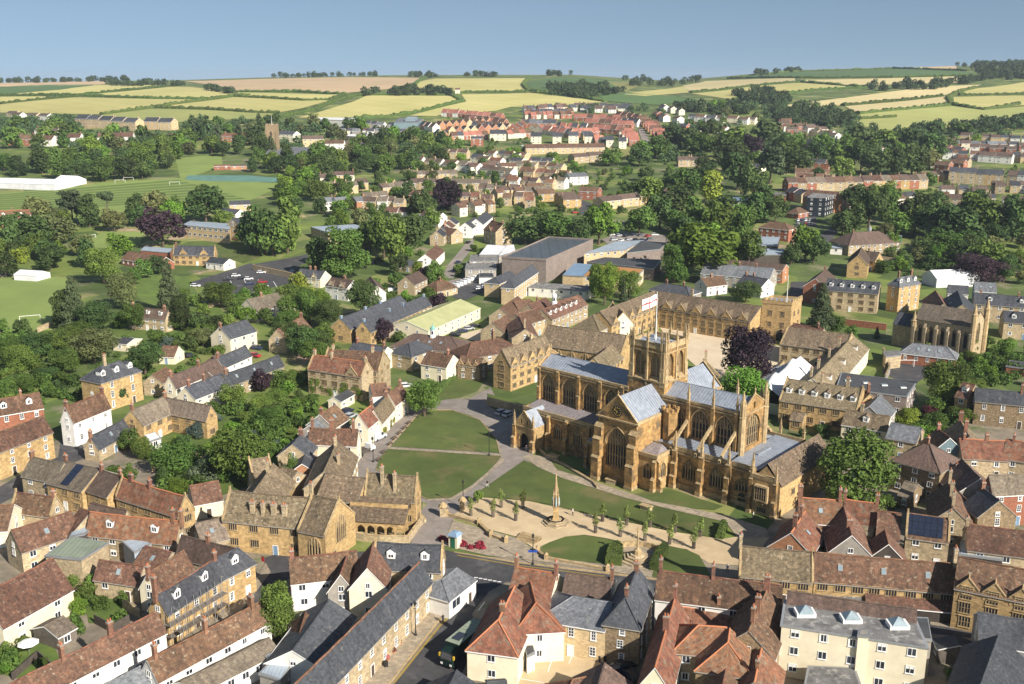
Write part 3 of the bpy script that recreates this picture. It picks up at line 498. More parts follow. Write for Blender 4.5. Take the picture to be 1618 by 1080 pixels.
def crown_lobes(rnd, kind):
    """Lobes of a crown of unit height and unit width (x, y, z, r, rz)."""
    Ls = []
    if kind == 'round':
        for k in range(22):
            a = rnd.uniform(0, 6.28); z = rnd.uniform(0.2, 0.86); R = 0.37 * math.sin(math.pi * min(1, max(0, (z + 0.02) / 1.02))) ** 0.55 * rnd.uniform(0.55, 1.0)
            r = rnd.uniform(0.10, 0.19); Ls.append((R * math.cos(a), R * math.sin(a), z, r, r * rnd.uniform(.75, .95)))
        Ls.append((0, 0, 0.55, 0.30, 0.30))
    elif kind == 'tall':
        for k in range(22):
            a = rnd.uniform(0, 6.28); z = rnd.uniform(0.15, 0.92); R = 0.30 * (1 - abs(z - 0.45) * 1.1) * rnd.uniform(.5, 1); r = rnd.uniform(.10, .17); Ls.append((R * math.cos(a), R * math.sin(a), z, r, r * .9))
        Ls.append((0, 0, 0.5, 0.24, 0.36))
    elif kind == 'cone':
        for k in range(30):
            z = k / 30 * 0.9 + 0.06; R = 0.36 * (1 - z) ** 0.85; a = k * 2.4; r = 0.05 + 0.15 * (1 - z); Ls.append((R * .7 * math.cos(a), R * .7 * math.sin(a), z, r * rnd.uniform(.8, 1.15), r * .5))
    elif kind == 'cedar':
        for k in range(16):
            z = 0.3 + 0.65 * k / 16; a = k * 2.4; R = 0.34 * (1.1 - (z - .3)) * rnd.uniform(.6, 1); r = rnd.uniform(.13, .2); Ls.append((R * math.cos(a), R * math.sin(a), z, r, r * .32))
    elif kind == 'umbrella':
        for k in range(9):
            a = k * 2.4; R = rnd.uniform(.05, .36); Ls.append((R * math.cos(a), R * math.sin(a), rnd.uniform(.78, .93), .17, .08))
    elif kind == 'bush':
        for k in range(13):
            a = rnd.uniform(0, 6.28); R = rnd.uniform(0, .34); r = rnd.uniform(.15, .22); z = rnd.uniform(.2, .75) * (1 - R * .6); Ls.append((R * math.cos(a), R * math.sin(a), z, r, r * 1.1))
    elif kind == 'spray':
        for k in range(12):
            a = k * 2.4; R = rnd.uniform(.05, .25); z = .42 + .5 * k / 12; r = rnd.uniform(.1, .16); Ls.append((R * math.cos(a), R * math.sin(a), z, r, r))
    return Ls
def trunk_mesh(rnd, kind):
    mb = MB(); top = {'cone': .9, 'umbrella': .85, 'cedar': .9}.get(kind, .62); r = 0.028
    mb.tube((0, 0, -.03), (0.01, 0, top * .45), r * 1.25, r * .9, 7); mb.tube((0.01, 0, top * .45), (0, .01, top), r * .9, r * .35, 6)
    if kind not in ('cone',):
        for k in range(7):
            a = k * 2.2 + rnd.uniform(0, .5); z = top * rnd.uniform(.4, .85); R = rnd.uniform(.18, .34)
            mb.tube((0, 0, z), (R * math.cos(a), R * math.sin(a), z + R * rnd.uniform(.5, .9)), r * .5, r * .12, 5)
    return mb.mesh('trunk', ['bark'])
CROWNS = {}; TRUNKS = {}; NVAR = {0: 3, 1: 3, 2: 2}
LEAFSZ = {0: (6500, .0225), 1: (1500, .046), 2: (420, .085)}
def crown(kind, m, lod, var):
    k = (kind, m, lod, var)
    if k not in CROWNS:
        rnd = random.Random(len(kind) * 977 + ord(kind[0]) * 131 + ord(kind[-1]) * 31 + lod * 17 + var * 7)
        n, s = LEAFSZ[lod]
        if kind in ('umbrella', 'spray'): n = int(n * .55)
        Ls = crown_lobes(rnd, kind); CROWNS[k] = leaf_mesh('crown', [quads_on(rnd, Ls, n, s)], m)
    return CROWNS[k]
def trunk(kind):
    if kind not in TRUNKS: TRUNKS[kind] = trunk_mesh(random.Random(len(kind)), kind)
    return TRUNKS[kind]
TREES = []                                                             # filled here, labelled at the end
KINDS = {  # code: shape, leaf material, words, category
 'm': ('round', 'leaf_mid', 'green round-headed tree', 'tree'), 'd': ('round', 'leaf_dark', 'dark green spreading tree', 'tree'), 'b': ('round', 'leaf_bright', 'bright green leafy tree', 'tree'), 'o': ('round', 'leaf_olive', 'olive green loose-leaved tree', 'tree'),
 'p': ('round', 'leaf_purple', 'dark purple copper beech tree', 'tree'), 't': ('tall', 'leaf_dark', 'tall dark green tree', 'tree'), 'T': ('tall', 'leaf_mid', 'tall mid green tree', 'tree'), 'c': ('cone', 'leaf_conifer', 'pointed dark conifer', 'tree'), 'C': ('cedar', 'leaf_conifer', 'layered dark cedar', 'tree'),
 'u': ('umbrella', 'leaf_conifer', 'flat-topped pine with bare trunk', 'tree'), 'w': ('tall', 'leaf_yellow', 'drooping yellow-green tree', 'tree'), 'y': ('bush', 'leaf_yellow', 'yellow-green bush', 'shrub'), 's': ('bush', 'leaf_mid', 'green garden bush', 'shrub'), 'S': ('bush', 'leaf_dark', 'dark clipped bush', 'shrub'),
 'r': ('bush', 'leaf_red', 'dark red shrub', 'shrub'), 'g': ('bush', 'leaf_blue', 'grey-green shrub', 'shrub'), 'W': ('bush', 'leaf_white', 'white-flowered shrub', 'shrub'), 'v': ('bush', 'leaf_bright', 'fresh green bush', 'shrub'), 'e': ('cone', 'leaf_blue', 'blue-grey conifer', 'tree'), 'P': ('bush', 'leaf_purple', 'purple-leaved shrub', 'shrub')}
NAMES = {'m': 'broadleaf_tree', 'd': 'oak_tree', 'b': 'lime_tree', 'o': 'ash_tree', 'p': 'copper_beech', 't': 'poplar_tree', 'T': 'sycamore_tree', 'c': 'conifer_tree', 'C': 'cedar_tree', 'u': 'pine_tree', 'w': 'willow_tree', 'y': 'shrub', 's': 'shrub', 'S': 'shrub', 'r': 'shrub', 'g': 'shrub', 'W': 'shrub', 'v': 'shrub', 'e': 'spruce_tree', 'P': 'shrub'}
TPOS = []
def tree(code, px, py, wpx, hpx, label=None):
    """A tree whose foot stands under (px, py) of the photograph, wpx wide and hpx tall there."""
    p = gp(px, py); k = pxm(p.y * math.cos(PITCH) + (CAMH - p.z) * math.sin(PITCH)); w = wpx / k * 1.12; h = hpx / k / max(.7, math.cos(math.atan2(CAMH - p.z, p.y))) * 1.02
    shape, m, words_, cat = KINDS[code]; lod = 0 if k > 3.4 and wpx > 36 else (1 if k > 1.7 else 2)
    rnd = random.Random(int(px * 131 + py * 17)); rz = rnd.uniform(0, 6.28); var = rnd.randrange(NVAR[lod])
    o = thing(NAMES[code], label or '', cat, p, rz, None); o['words'] = words_; o['px'] = (px, py - hpx * .5)
    c = link('crown', crown(shape, m, lod, var), o); c.scale = (w, w, h)
    if cat == 'tree' and lod < 2: t = link('trunk', trunk(shape), o); t.scale = (min(w, h), min(w, h), h)
    TREES.append(o); TPOS.append((p.x, p.y, w / 2)); return o
# ---------------------------------------------------------------- houses
WIN = {}; WR = random.Random(11)
def window_mesh(w, h, kind):
    """A window seen from outside: x across, z up, facing -y."""
    var = WR.choice((0, 0, 1, 2)) if kind in ('sash', 'casement', 'plain') else 0; k = (round(w, 2), round(h, 2), kind, var)
    if k in WIN: return WIN[k]
    mb = MB(); f = 0.09 if kind != 'mullion' else 0.13; d = 0.07
    nx = {'sash': 2, 'mullion': max(2, round(w / .5)), 'casement': max(2, round(w / .6)), 'plain': 1, 'shop': max(2, round(w / 1.2))}[kind]; nz = {'sash': 3, 'mullion': 2 if h > 1.7 else 1, 'casement': 1, 'plain': 1, 'shop': 1}[kind]
    mb.box(-w/2 - .04, w/2 + .04, -d - .06, 0, -.1, 0, 0)                # sill
    mb.box(-w/2, w/2, -d, 0, h - f, h, 0); mb.box(-w/2, w/2, -d, 0, 0, f * .8, 0)
    for i in range(nx + 1):
        x = -w/2 + f/2 + (w - f) * i / nx; e = f/2 if i in (0, nx) else f * (.33 if kind == 'sash' else .45)
        mb.box(x - e, x + e, -d, 0, f * .8, h - f, 0)
    for j in range(1, nz):
        z = h * j / nz; mb.box(-w/2 + f, w/2 - f, -d + .005, 0, z - .025, z + .025, 0)
    mb.face([(-w/2 + f*.5, -.025, f*.5), (w/2 - f*.5, -.025, f*.5), (w/2 - f*.5, -.025, h - f*.5), (-w/2 + f*.5, -.025, h - f*.5)], 1)
    if var == 1: [mb.box(a, b, -.032, -.026, f*.5, h - f*.5, 0) for a, b in ((-w/2 + f*.5, -w/2 + f + w*.13), (w/2 - f - w*.13, w/2 - f*.5))]
    if var == 2: mb.box(-w/2 + f*.5, w/2 - f*.5, -.032, -.026, h*.58, h - f*.5, 0)
    if kind == 'mullion': mb.box(-w/2 - .12, w/2 + .12, -.16, 0, h, h + .12, 0)
    mats = ['trim' if kind == 'mullion' else 'paint', 'leaded' if kind == 'mullion' else 'glass']
    WIN[k] = mb.mesh('window', mats); return WIN[k]
CH = {}
def chimney_mesh(m, a, b, h, pots):
    k = (m, a, b, round(h, 1), pots)
    if k in CH: return CH[k]
    m = 'stack' if m == 'brick' else m; mb = MB(); mb.box(-a/2, a/2, -b/2, b/2, -1.2, h, 0); mb.box(-a/2 - .09, a/2 + .09, -b/2 - .09, b/2 + .09, h - .34, h - .12, 0); mb.box(-a/2 - .05, a/2 + .05, -b/2 - .05, b/2 + .05, h - .12, h + .05, 2)
    for i in range(pots):
        x = (i - (pots - 1) / 2) * min(.42, (a - .2) / max(1, pots - .5)); mb.lathe([(.15, h), (.12, h + .45), (.16, h + .5), (.10, h + .5)], 6, 1, (x, 0, 0))
    CH[k] = mb.mesh('chimney', [m, 'pot', 'grey']); return CH[k]
DOOR = {}
def door_mesh(w, h, m):
    k = (w, h, m)
    if k in DOOR: return DOOR[k]
    mb = MB(); mb.box(-w/2 - .1, -w/2, -.1, 0, 0, h + .1, 0); mb.box(w/2, w/2 + .1, -.1, 0, 0, h + .1, 0); mb.box(-w/2, w/2, -.1, 0, h, h + .1, 0); mb.box(-w/2, w/2, -.05, 0, 0, h, 1)
    for i in (-1, 1):
        for z in (.25, 1.1): mb.box(i * w/4 - w * .17, i * w/4 + w * .17, -.075, -.05, z, z + .65, 1)
    DOOR[k] = mb.mesh('door', ['paint', m]); return DOOR[k]
def facing(p, n, lim=0.0):
    d = Vector((0, 0, CAMH)) - p; d.z = 0; d.normalize(); return d.dot(n) > lim
INFO = {}
FOOT = []                                                             # footprints, so that scattered trees keep clear of the houses
WIN_OF = {'ham': 'mullion', 'abbey': 'mullion', 'stone': 'casement', 'rubble': 'sash', 'white': 'casement', 'cream': 'casement', 'brick': 'sash', 'buff': 'casement', 'orange': 'casement', 'grey': 'casement'}
def house(ax, ay, bx, by, w, he, hr, roof, wall, label, cat='house', name=None, hip='', ch=(), chm='brick', dorm=0, sky=0, win=None, spc=3.2, group=None, over=0.28, chh=1.5, door=True, cope=False, lod=None, gz=None, ridge=None, dormat='paint', pots=2, winh=None, sides=None, dx=0.0, solar=0, gab=0, gabw=3.2):
    g0 = gp(ax, ay, hr); base = g0.z if gz is None else gz
    if gz is None:
        for _ in range(3):
            A, B = flat(ax, ay, base + hr), flat(bx, by, base + hr); base = float(elev((A.x + B.x) / 2, (A.y + B.y) / 2))
    A, B = flat(ax, ay, base + hr), flat(bx, by, base + hr)
    u = Vector((B.x - A.x, B.y - A.y, 0)); Lr = u.length; u.normalize(); v = Vector((-u.y, u.x, 0))
    if isinstance(w, tuple): half = min(8.5, max(2.0, abs((flat(w[0], w[1], base + he) - A).dot(v)))); 
    else: half = w / 2
    mid = (A + B) / 2; rz = math.atan2(u.y, u.x); dist = math.hypot(mid.y, mid.x); k = pxm(mid.y)
    if lod is None: lod = 0 if k > 2.6 else 1
    root = thing(name or 'house', label, cat, Vector((mid.x, mid.y, base)), rz, group); INFO[label] = (root, Lr, half); FOOT.append((mid.x, mid.y, max(Lr, half * 2) * .55 + 1)); root['px'] = ((ax + bx) / 2, (ay + by) / 2)
    rnd = random.Random(int(ax * 13 + ay * 7 + bx)); R = Matrix.Rotation(rz, 3, 'Z')
    xa, xb = -Lr / 2, Lr / 2; ea = xa - (half * .95 if 'a' in hip else 0); eb = xb + (half * .95 if 'b' in hip else 0)
    gdep = -2.0
    mb = MB(); a0, a1, b0, b1 = Vector((ea, -half, 0)), Vector((eb, -half, 0)), Vector((ea, half, 0)), Vector((eb, half, 0))
    Z = lambda p, z: Vector((p.x, p.y, z))
    mb.face([Z(a0, gdep), Z(a1, gdep), Z(a1, he), Z(a0, he)]); mb.face([Z(b1, gdep), Z(b0, gdep), Z(b0, he), Z(b1, he)])
    hz = hr - .06
    if 'a' in hip: mb.face([Z(b0, gdep), Z(a0, gdep), Z(a0, he), Z(b0, he)])
    else: mb.face([Z(b0, gdep), Z(a0, gdep), Z(a0, he), Vector((ea, 0, hz)), Z(b0, he)])
    if 'b' in hip: mb.face([Z(a1, gdep), Z(b1, gdep), Z(b1, he), Z(a1, he)])
    else: mb.face([Z(a1, gdep), Z(b1, gdep), Z(b1, he), Vector((eb, 0, hz)), Z(a1, he)])
    mb.build('wall', [wall], root)
    # roof
    mb = MB(); sl = (hr - he) / half; t = .14; o = over; og = .12 if not cope else -.05
    for s in (-1, 1):
        e0 = Vector((ea - (o if 'a' in hip else og), s * (half + o), he - sl * o + t)); e1 = Vector((eb + (o if 'b' in hip else og), s * (half + o), he - sl * o + t))
        r0 = Vector((xa - (0 if 'a' in hip else og), 0, hr + t)); r1 = Vector((xb + (0 if 'b' in hip else og), 0, hr + t))
        nu = max(2, int((eb - ea) / 1.6)) if lod == 0 else max(1, int((eb - ea) / 6)); nv = 4 if lod == 0 else 1
        if s < 0: mb.grid(e0, e1, r1, r0, nu, nv, .05 if lod == 0 else 0, 0, rnd)
        else: mb.grid(e1, e0, r0, r1, nu, nv, .05 if lod == 0 else 0, 0, rnd)
        dn = Vector((0, 0, -.2)); mb.face([e0, e0 + dn, e1 + dn, e1], 1) if s > 0 else mb.face([e1, e1 + dn, e0 + dn, e0], 1)
        for p, q, h_ in ((e0, r0, 'a'), (e1, r1, 'b')):
            if h_ not in hip: mb.face([p, q, q + dn, p + dn], 1)
    for s, h_ in ((-1, 'a'), (1, 'b')):
        if h_ in hip:
            xe = (ea - o) if s < 0 else (eb + o); p0 = Vector((xe, -half - o, he - sl * o + t)); p1 = Vector((xe, half + o, he - sl * o + t)); rr = Vector((xa if s < 0 else xb, 0, hr + t)); dn = Vector((0, 0, -.2))
            if s < 0: mb.grid(p1, p0, rr, rr, max(2, int(half)), 4 if lod == 0 else 1, 0, 0); mb.face([p0, p1, p1 + dn, p0 + dn], 1)
            else: mb.grid(p0, p1, rr, rr, max(2, int(half)), 4 if lod == 0 else 1, 0, 0); mb.face([p1, p0, p0 + dn, p1 + dn], 1)
    rm = ridge or {'r_red': 'pot', 'r_tile': 'r_red'}.get(roof, roof)
    am = rnd.uniform(.05, .16) * min(1, (eb - ea) / 14); ph = rnd.uniform(0, 6)
    def sag(x): q = (x - ea) / max(1, eb - ea) * 2 - 1; return -am * max(0, 1 - q * q) + .045 * math.sin(x * 1.3 + ph) * max(0, 1 - q ** 8)
    if lod == 0: mb.v = [(p[0], p[1], p[2] + sag(p[0])) for p in mb.v]
    rf = mb.build('roof', [roof, 'grey' if wall in ('ham', 'stone', 'rubble', 'abbey') else 'paint'], root)
    if lod == 0:
        rb = MB(); ns_ = max(2, int((xb - xa) / 1.6)); xs_ = [xa - og * .5 + (xb - xa + og) * i / ns_ for i in range(ns_ + 1)]; [rb.tube((a, 0, hr + t + sag(a) - .03), (b, 0, hr + t + sag(b) - .03), .17, .17, 6) for a, b in zip(xs_, xs_[1:])]
        for s, h_ in ((-1, 'a'), (1, 'b')):
            if h_ in hip:
                for q in (-1, 1):
                    rb.tube((xa if s < 0 else xb, 0, hr + t), ((ea - o) if s < 0 else (eb + o), q * (half + o), he - sl * o + t), .13, .13, 5)
        rb.build('ridge_tile', [rm], rf)
    if cope:
        for s, h_ in ((-1, 'a'), (1, 'b')):
            if h_ in hip: continue
            cb = MB(); x0, x1 = (ea - .12, ea + .28) if s < 0 else (eb - .28, eb + .12)
            for q in (-1, 1):
                pts = [(q * (half + .1), he - .1), (q * (half + .1), he + .28), (0, hr + .5), (0, hr + .1)]
                f0 = [Vector((x0, y, z)) for y, z in pts]; f1 = [Vector((x1, y, z)) for y, z in pts]
                for i in range(4): cb.face([f0[i], f0[(i+1) % 4], f1[(i+1) % 4], f1[i]])
                cb.face(f0); cb.face(f1[::-1])
            cb.box((x0 + x1)/2 - .16, (x0 + x1)/2 + .16, -.16, .16, hr + .2, hr + 1.0); cb.build('gable_coping', ['trim'], root)
    # windows and doors
    win = win or WIN_OF.get(wall, 'casement'); st = max(1, int(round((he + .2) / 2.75))); fh = he / st
    wd = {'sash': 1.0, 'mullion': 1.95, 'casement': 1.25, 'plain': .8, 'shop': 2.6}[win] * (1.0 if lod == 0 else 1.15); wh = winh or min({'sash': 1.6, 'mullion': 1.6, 'casement': 1.2, 'plain': 1.0, 'shop': 1.8}[win], fh - .9)
    if lod: win = 'casement' if win in ('sash', 'shop') else win
    done_door = not door
    if win != 'plain' or True:
        for n_, p0, p1, is_g, h_ in ((Vector((0, -1, 0)), a0, a1, 0, ''), (Vector((0, 1, 0)), b1, b0, 0, ''), (Vector((-1, 0, 0)), b0, a0, 1, 'a'), (Vector((1, 0, 0)), a1, b1, 1, 'b')):
            if sides and ('-y' if n_.y < 0 else '+y' if n_.y > 0 else '-x' if n_.x < 0 else '+x') not in sides: continue
            wn = R @ n_; wc = R @ ((p0 + p1) / 2) + Vector((mid.x, mid.y, base))
            if not facing(wc, wn, .08 if lod == 0 else .25): continue
            l_ = (p1 - p0).length; sp = spc * (1.5 if is_g else 1.0) * (1.0 if lod == 0 else 1.35); n = max(1, int((l_ - .8) / sp)); tdir = (p1 - p0).normalized(); ang = math.atan2(tdir.y, tdir.x)
            if is_g and l_ < 5 and h_ not in hip: n = 1
            for f_ in range(st):
                for i in range(n):
                    c = p0 + tdir * (l_ * (i + .5) / n + rnd.uniform(-.15, .15)); z = f_ * fh + max(.75, fh - wh - .35)
                    if f_ == 0 and not done_door and not is_g and (i == n // 2):
                        dm = rnd.choice(['door', 'paint', 'door', 'r_blue']); d = link('door', door_mesh(.95, 2.05, dm), root, c + n_ * .01, ang); done_door = True; continue
                    if is_g and rnd.random() < .3: continue
                    ww = min(wd, l_ / n - .5)
                    if ww < .5: continue
                    link('window', window_mesh(ww, wh, win), root, Vector((c.x, c.y, z)) + n_ * .01, ang)
            if is_g and h_ not in hip and hr - he > 2.2 and lod == 0: link('window', window_mesh(min(wd, 1.0), min(1.0, wh), win), root, (p0 + p1) / 2 + Vector((0, 0, he + .1)) + n_ * .01, ang)
    # chimneys, dormers, rooflights
    for c in ch:
        c, y_ = c if isinstance(c, tuple) else (c, 0.0)
        big = rnd.uniform(.65, 1.05)
        link('chimney', chimney_mesh(chm, round(big, 1), .55, chh, pots if lod == 0 else 1), root, (xa + (xb - xa) * c, y_ * half, hr - abs(y_) * (hr - he)), math.pi / 2 if rnd.random() < .6 else 0)
    s = -1 if facing(Vector((mid.x, mid.y, 0)), R @ Vector((0, -1, 0))) else 1
    for i in range(dorm):
        x = ea + (eb - ea) * (i + .5) / dorm + dx; yf = s * half * .62; zf = he + (half - abs(yf)) * sl + .1; dw, dh = 1.5, 1.25
        d = MB(); yb = s * max(.2, half * .62 - (dh + .55) / sl)
        d.face([(x - dw/2, yf, zf - .3), (x + dw/2, yf, zf - .3), (x + dw/2, yf, zf + dh), (x, yf, zf + dh + .6), (x - dw/2, yf, zf + dh)])
        for q in (-1, 1):
            d.face([(x + q*dw/2, yf, zf - .3), (x + q*dw/2, yf, zf + dh), (x + q*dw/2, yb, zf + dh), (x + q*dw/2, yb, zf - .3)])
            d.face([(x + q*(dw/2 + .12), yf - s*-.15, zf + dh - .08), (x, yf - s*-.15, zf + dh + .62), (x, yb, zf + dh + .62), (x + q*(dw/2 + .12), yb, zf + dh - .08)], 1)
        do = d.build('dormer', [dormat, roof], root); link('window', window_mesh(1.05, 1.05, 'casement'), do, (x, yf + s * .01, zf + .08), 0 if s < 0 else math.pi)
    for i in range(gab):
        x = ea + (eb - ea) * (i + .5) / gab + dx; yf = s * (half + .06); dw = min(gabw, (eb - ea) / gab * .8); pk = dw * .55; d = MB(); zf = he - .2; yb = s * max(.1, half - (pk + .6) / sl)
        d.face([(x - dw/2, yf, zf - 1), (x + dw/2, yf, zf - 1), (x + dw/2, yf, zf + .5), (x, yf, zf + .5 + pk), (x - dw/2, yf, zf + .5)])
        for q in (-1, 1):
            d.face([(x + q*dw/2, yf, zf - .5), (x + q*dw/2, yf, zf + .5), (x + q*dw/2, yb, zf + .5), (x + q*dw/2, yb, zf - .5)])
            d.face([(x + q*(dw/2 + .1), yf - s*.05, zf + .42), (x, yf - s*.05, zf + .58 + pk), (x, yb, zf + .58 + pk), (x + q*(dw/2 + .1), yb, zf + .42)], 1)
            e0, e1 = Vector((x + q*(dw/2 + .15), yf, zf + .4)), Vector((x, yf, zf + .62 + pk)); d.tube(e0, e1, .14, .14, 4, 2)
        d.lathe([(.14, 0), (.1, .3), (.16, .5), (0, 1.0)], 4, 2, (x, yf, zf + .6 + pk))
        go = d.build('gable', [wall, roof, 'trim'], root); link('window', window_mesh(min(1.8, dw * .55), 1.4, 'mullion'), go, (x, yf + s * .01, zf - .6), 0 if s < 0 else math.pi)
    for i in range(sky):
        x = xa + (xb - xa) * (i + .6) / (sky + .2); y = s * half * .5; z = hr - .5 * (hr - he) + t; m_ = MB(); e = .5; ca = math.atan(sl) * -s
        m_.box(-.4, .4, -.55, .55, -.02, .09, 0); m_.box(-.31, .31, -.46, .46, .09, .10, 1); so = m_.build('skylight', ['greymetal', 'glasspale'], root, (x, y, z)); so.rotation_euler = (ca, 0, 0)
    if solar:
        m_ = MB(); n_ = 6; lw = (xb - xa) * solar; hs_ = half / math.cos(math.atan(sl)) * .46
        for i in range(n_):
            for j in range(3): m_.box(-lw/2 + lw/n_*i + .03, -lw/2 + lw/n_*(i+1) - .03, -hs_ + 2*hs_/3*j + .03, -hs_ + 2*hs_/3*(j+1) - .03, 0, .07, 0)
        so = m_.build('solar_panel', ['solar'], root, (-lw*.1, s * half * .5, hr - .5 * (hr - he) + t + .1)); so.rotation_euler = (math.atan(sl) * -s, 0, 0)
    return root
def block(pix, h, roof, wall, label, cat='building', name='building', par=0.0, win='casement', sky=0, gz=None, group=None, wall2=None, spc=3.6, lip='greymetal', nowin=False, winz=None):
    """A flat-roofed building; PIX are the corners of its roof in the photograph."""
    base = gp(pix[0][0], pix[0][1], h).z if gz is None else gz
    P = [flat(x, y, base + h) for x, y in pix]; c = sum(P, Vector()) / len(P); c.z = base
    if len(P) == 3: P.append(P[0] + P[2] - P[1])
    ar = sum(P[i].x * P[(i+1) % len(P)].y - P[(i+1) % len(P)].x * P[i].y for i in range(len(P)))
    if ar < 0: P.reverse()
    root = thing(name, label, cat, c, 0, group); root['px'] = pix[0]; FOOT.append((c.x, c.y, max((p - c).xy.length for p in P) * .8))
    Q = [Vector((p.x - c.x, p.y - c.y)) for p in P]; n = len(Q)
    mb = MB()
    for i in range(n):
        a, b = Q[i], Q[(i+1) % n]; mb.face([(a.x, a.y, -2), (b.x, b.y, -2), (b.x, b.y, h - .1), (a.x, a.y, h - .1)])
    mb.build('wall', [wall], root)
    rf = MB(); ctr = sum(Q, Vector((0, 0))) / n; O_ = [ctr + (q - ctr) * (1 + .25 / max(1, (q - ctr).length)) for q in Q]; I_ = [ctr + (q - ctr) * (1 - .25 / max(1, (q - ctr).length)) for q in Q]
    rf.prism(O_, h - .3, h, 1, 1)
    if par:
        for i in range(n):
            a, b, a2, b2 = O_[i], O_[(i+1) % n], I_[i], I_[(i+1) % n]
            for q, z0, z1 in (((a, b), h, h + par), ((b2, a2), h, h + par)): rf.face([(q[0].x, q[0].y, z0), (q[1].x, q[1].y, z0), (q[1].x, q[1].y, z1), (q[0].x, q[0].y, z1)], 1)
            rf.face([(a.x, a.y, h + par), (b.x, b.y, h + par), (b2.x, b2.y, h + par), (a2.x, a2.y, h + par)], 1)
    rf.face([(q.x, q.y, h + .03) for q in I_], 0); rf.build('roof', [roof, lip], root)
    rnd = random.Random(int(pix[0][0]))
    st = max(1, int(round(h / 3.1))); fh = h / st
    if not nowin:
        for i in range(n):
            a, b = Q[i], Q[(i+1) % n]; t = (b - a); l_ = t.length; t.normalize(); nn = Vector((t.y, -t.x, 0))
            if not facing(c + Vector(((a.x + b.x)/2, (a.y + b.y)/2, 0)), nn, .1): continue
            k_ = int((l_ - 1) / spc)
            for f_ in range(st):
                for j in range(k_):
                    q = a + t * (l_ * (j + .5) / k_); link('window', window_mesh(1.3 if win != 'shop' else 2.4, 1.3, win), root, (q.x + nn.x * .01, q.y + nn.y * .01, f_ * fh + fh - 1.75), math.atan2(t.y, t.x))
    for i in range(sky):
        f = (i + .5) / sky; q = O_[0].lerp(O_[1], f).lerp(O_[3].lerp(O_[2], f), .5); m_ = MB(); m_.box(-.8, .8, -.6, .6, 0, .3, 0); (m_.box(-.7, .7, -.5, .5, .3, .36, 1) if name != 'hotel' else [m_.box(-1.5, 1.5, -1.1, 1.1, 0, .7, 0), m_.lathe([(1.75, .7), (0, 1.7)], 4, 1, (0, 0, 0), .785)]); m_.build('skylight', ['paint', 'glasspale'], root, (q.x, q.y, h + .03))
    return root
def row(x0, y0, x1, y1, n, roofs, walls, where, along=True, size=(8.5, 7.5), he=5.2, hr=7.8, cat='house', name='terraced_house', depth=0.0, ch=True, desc=None, rot=None, group=None, jit=0.0, hip=''):
    """N houses in a row; every house is a thing of its own."""
    rnd = random.Random(int(x0 * 3 + y0 * 11 + n)); P, Q = gp(x0, y0), gp(x1, y1); u = Vector((Q.x - P.x, Q.y - P.y, 0)); Lr = u.length; u.normalize()
    for i in range(n):
        t = (i + .5) / n; c = P.lerp(Q, t); v = Vector((-u.y, u.x, 0)); c += v * rnd.uniform(-jit, jit) + u * rnd.uniform(-jit, jit) * .5
        d = u if along else v
        if rot is not None: d = Vector((math.cos(rot), math.sin(rot), 0))
        l_ = (Lr / n) if along and rot is None else size[0]; l_ = min(l_, size[0] * 1.3)
        rf, wl = rnd.choice(roofs), rnd.choice(walls); z = float(elev(c.x, c.y)); hh = rnd.uniform(-.3, .4)
        a, b = c - d * l_ * .49, c + d * l_ * .49; a.z = b.z = z + hr + hh
        A, B = wproj(a), wproj(b)
        rn = {'r_tile': 'red-brown', 'r_red': 'orange-red', 'r_brown': 'brown', 'r_slate': 'dark slate', 'r_pale': 'pale slate', 'r_stone': 'stone tiled', 'r_grey': 'grey-brown', 'r_metal': 'metal', 'r_white': 'white'}.get(rf, 'grey')
        wn = {'white': 'white', 'cream': 'cream', 'brick': 'brick', 'orange': 'orange brick', 'buff': 'buff', 'ham': 'golden', 'stone': 'stone', 'grey': 'grey', 'rubble': 'rough stone'}.get(wl, wl)
        house(A[0], A[1], B[0], B[1], size[1], he + hh, hr + hh, rf, wl, f'{rn} roofed {wn} {desc or "house"}, {nth(i)} {where}', cat, name, hip=hip, ch=((rnd.choice((.08, .92)),) if ch and rnd.random() < .75 else ()), chm=wl if wl in ('brick', 'stone', 'buff', 'orange') else 'brick', lod=None, gz=z, group=group, win='casement', door=False)
def wproj(p):
    dz = p.z - CAMH; fz = p.y * math.cos(PITCH) - dz * math.sin(PITCH); up = p.y * math.sin(PITCH) + dz * math.cos(PITCH)
    return CX + F * p.x / fz, CY - F * up / fz
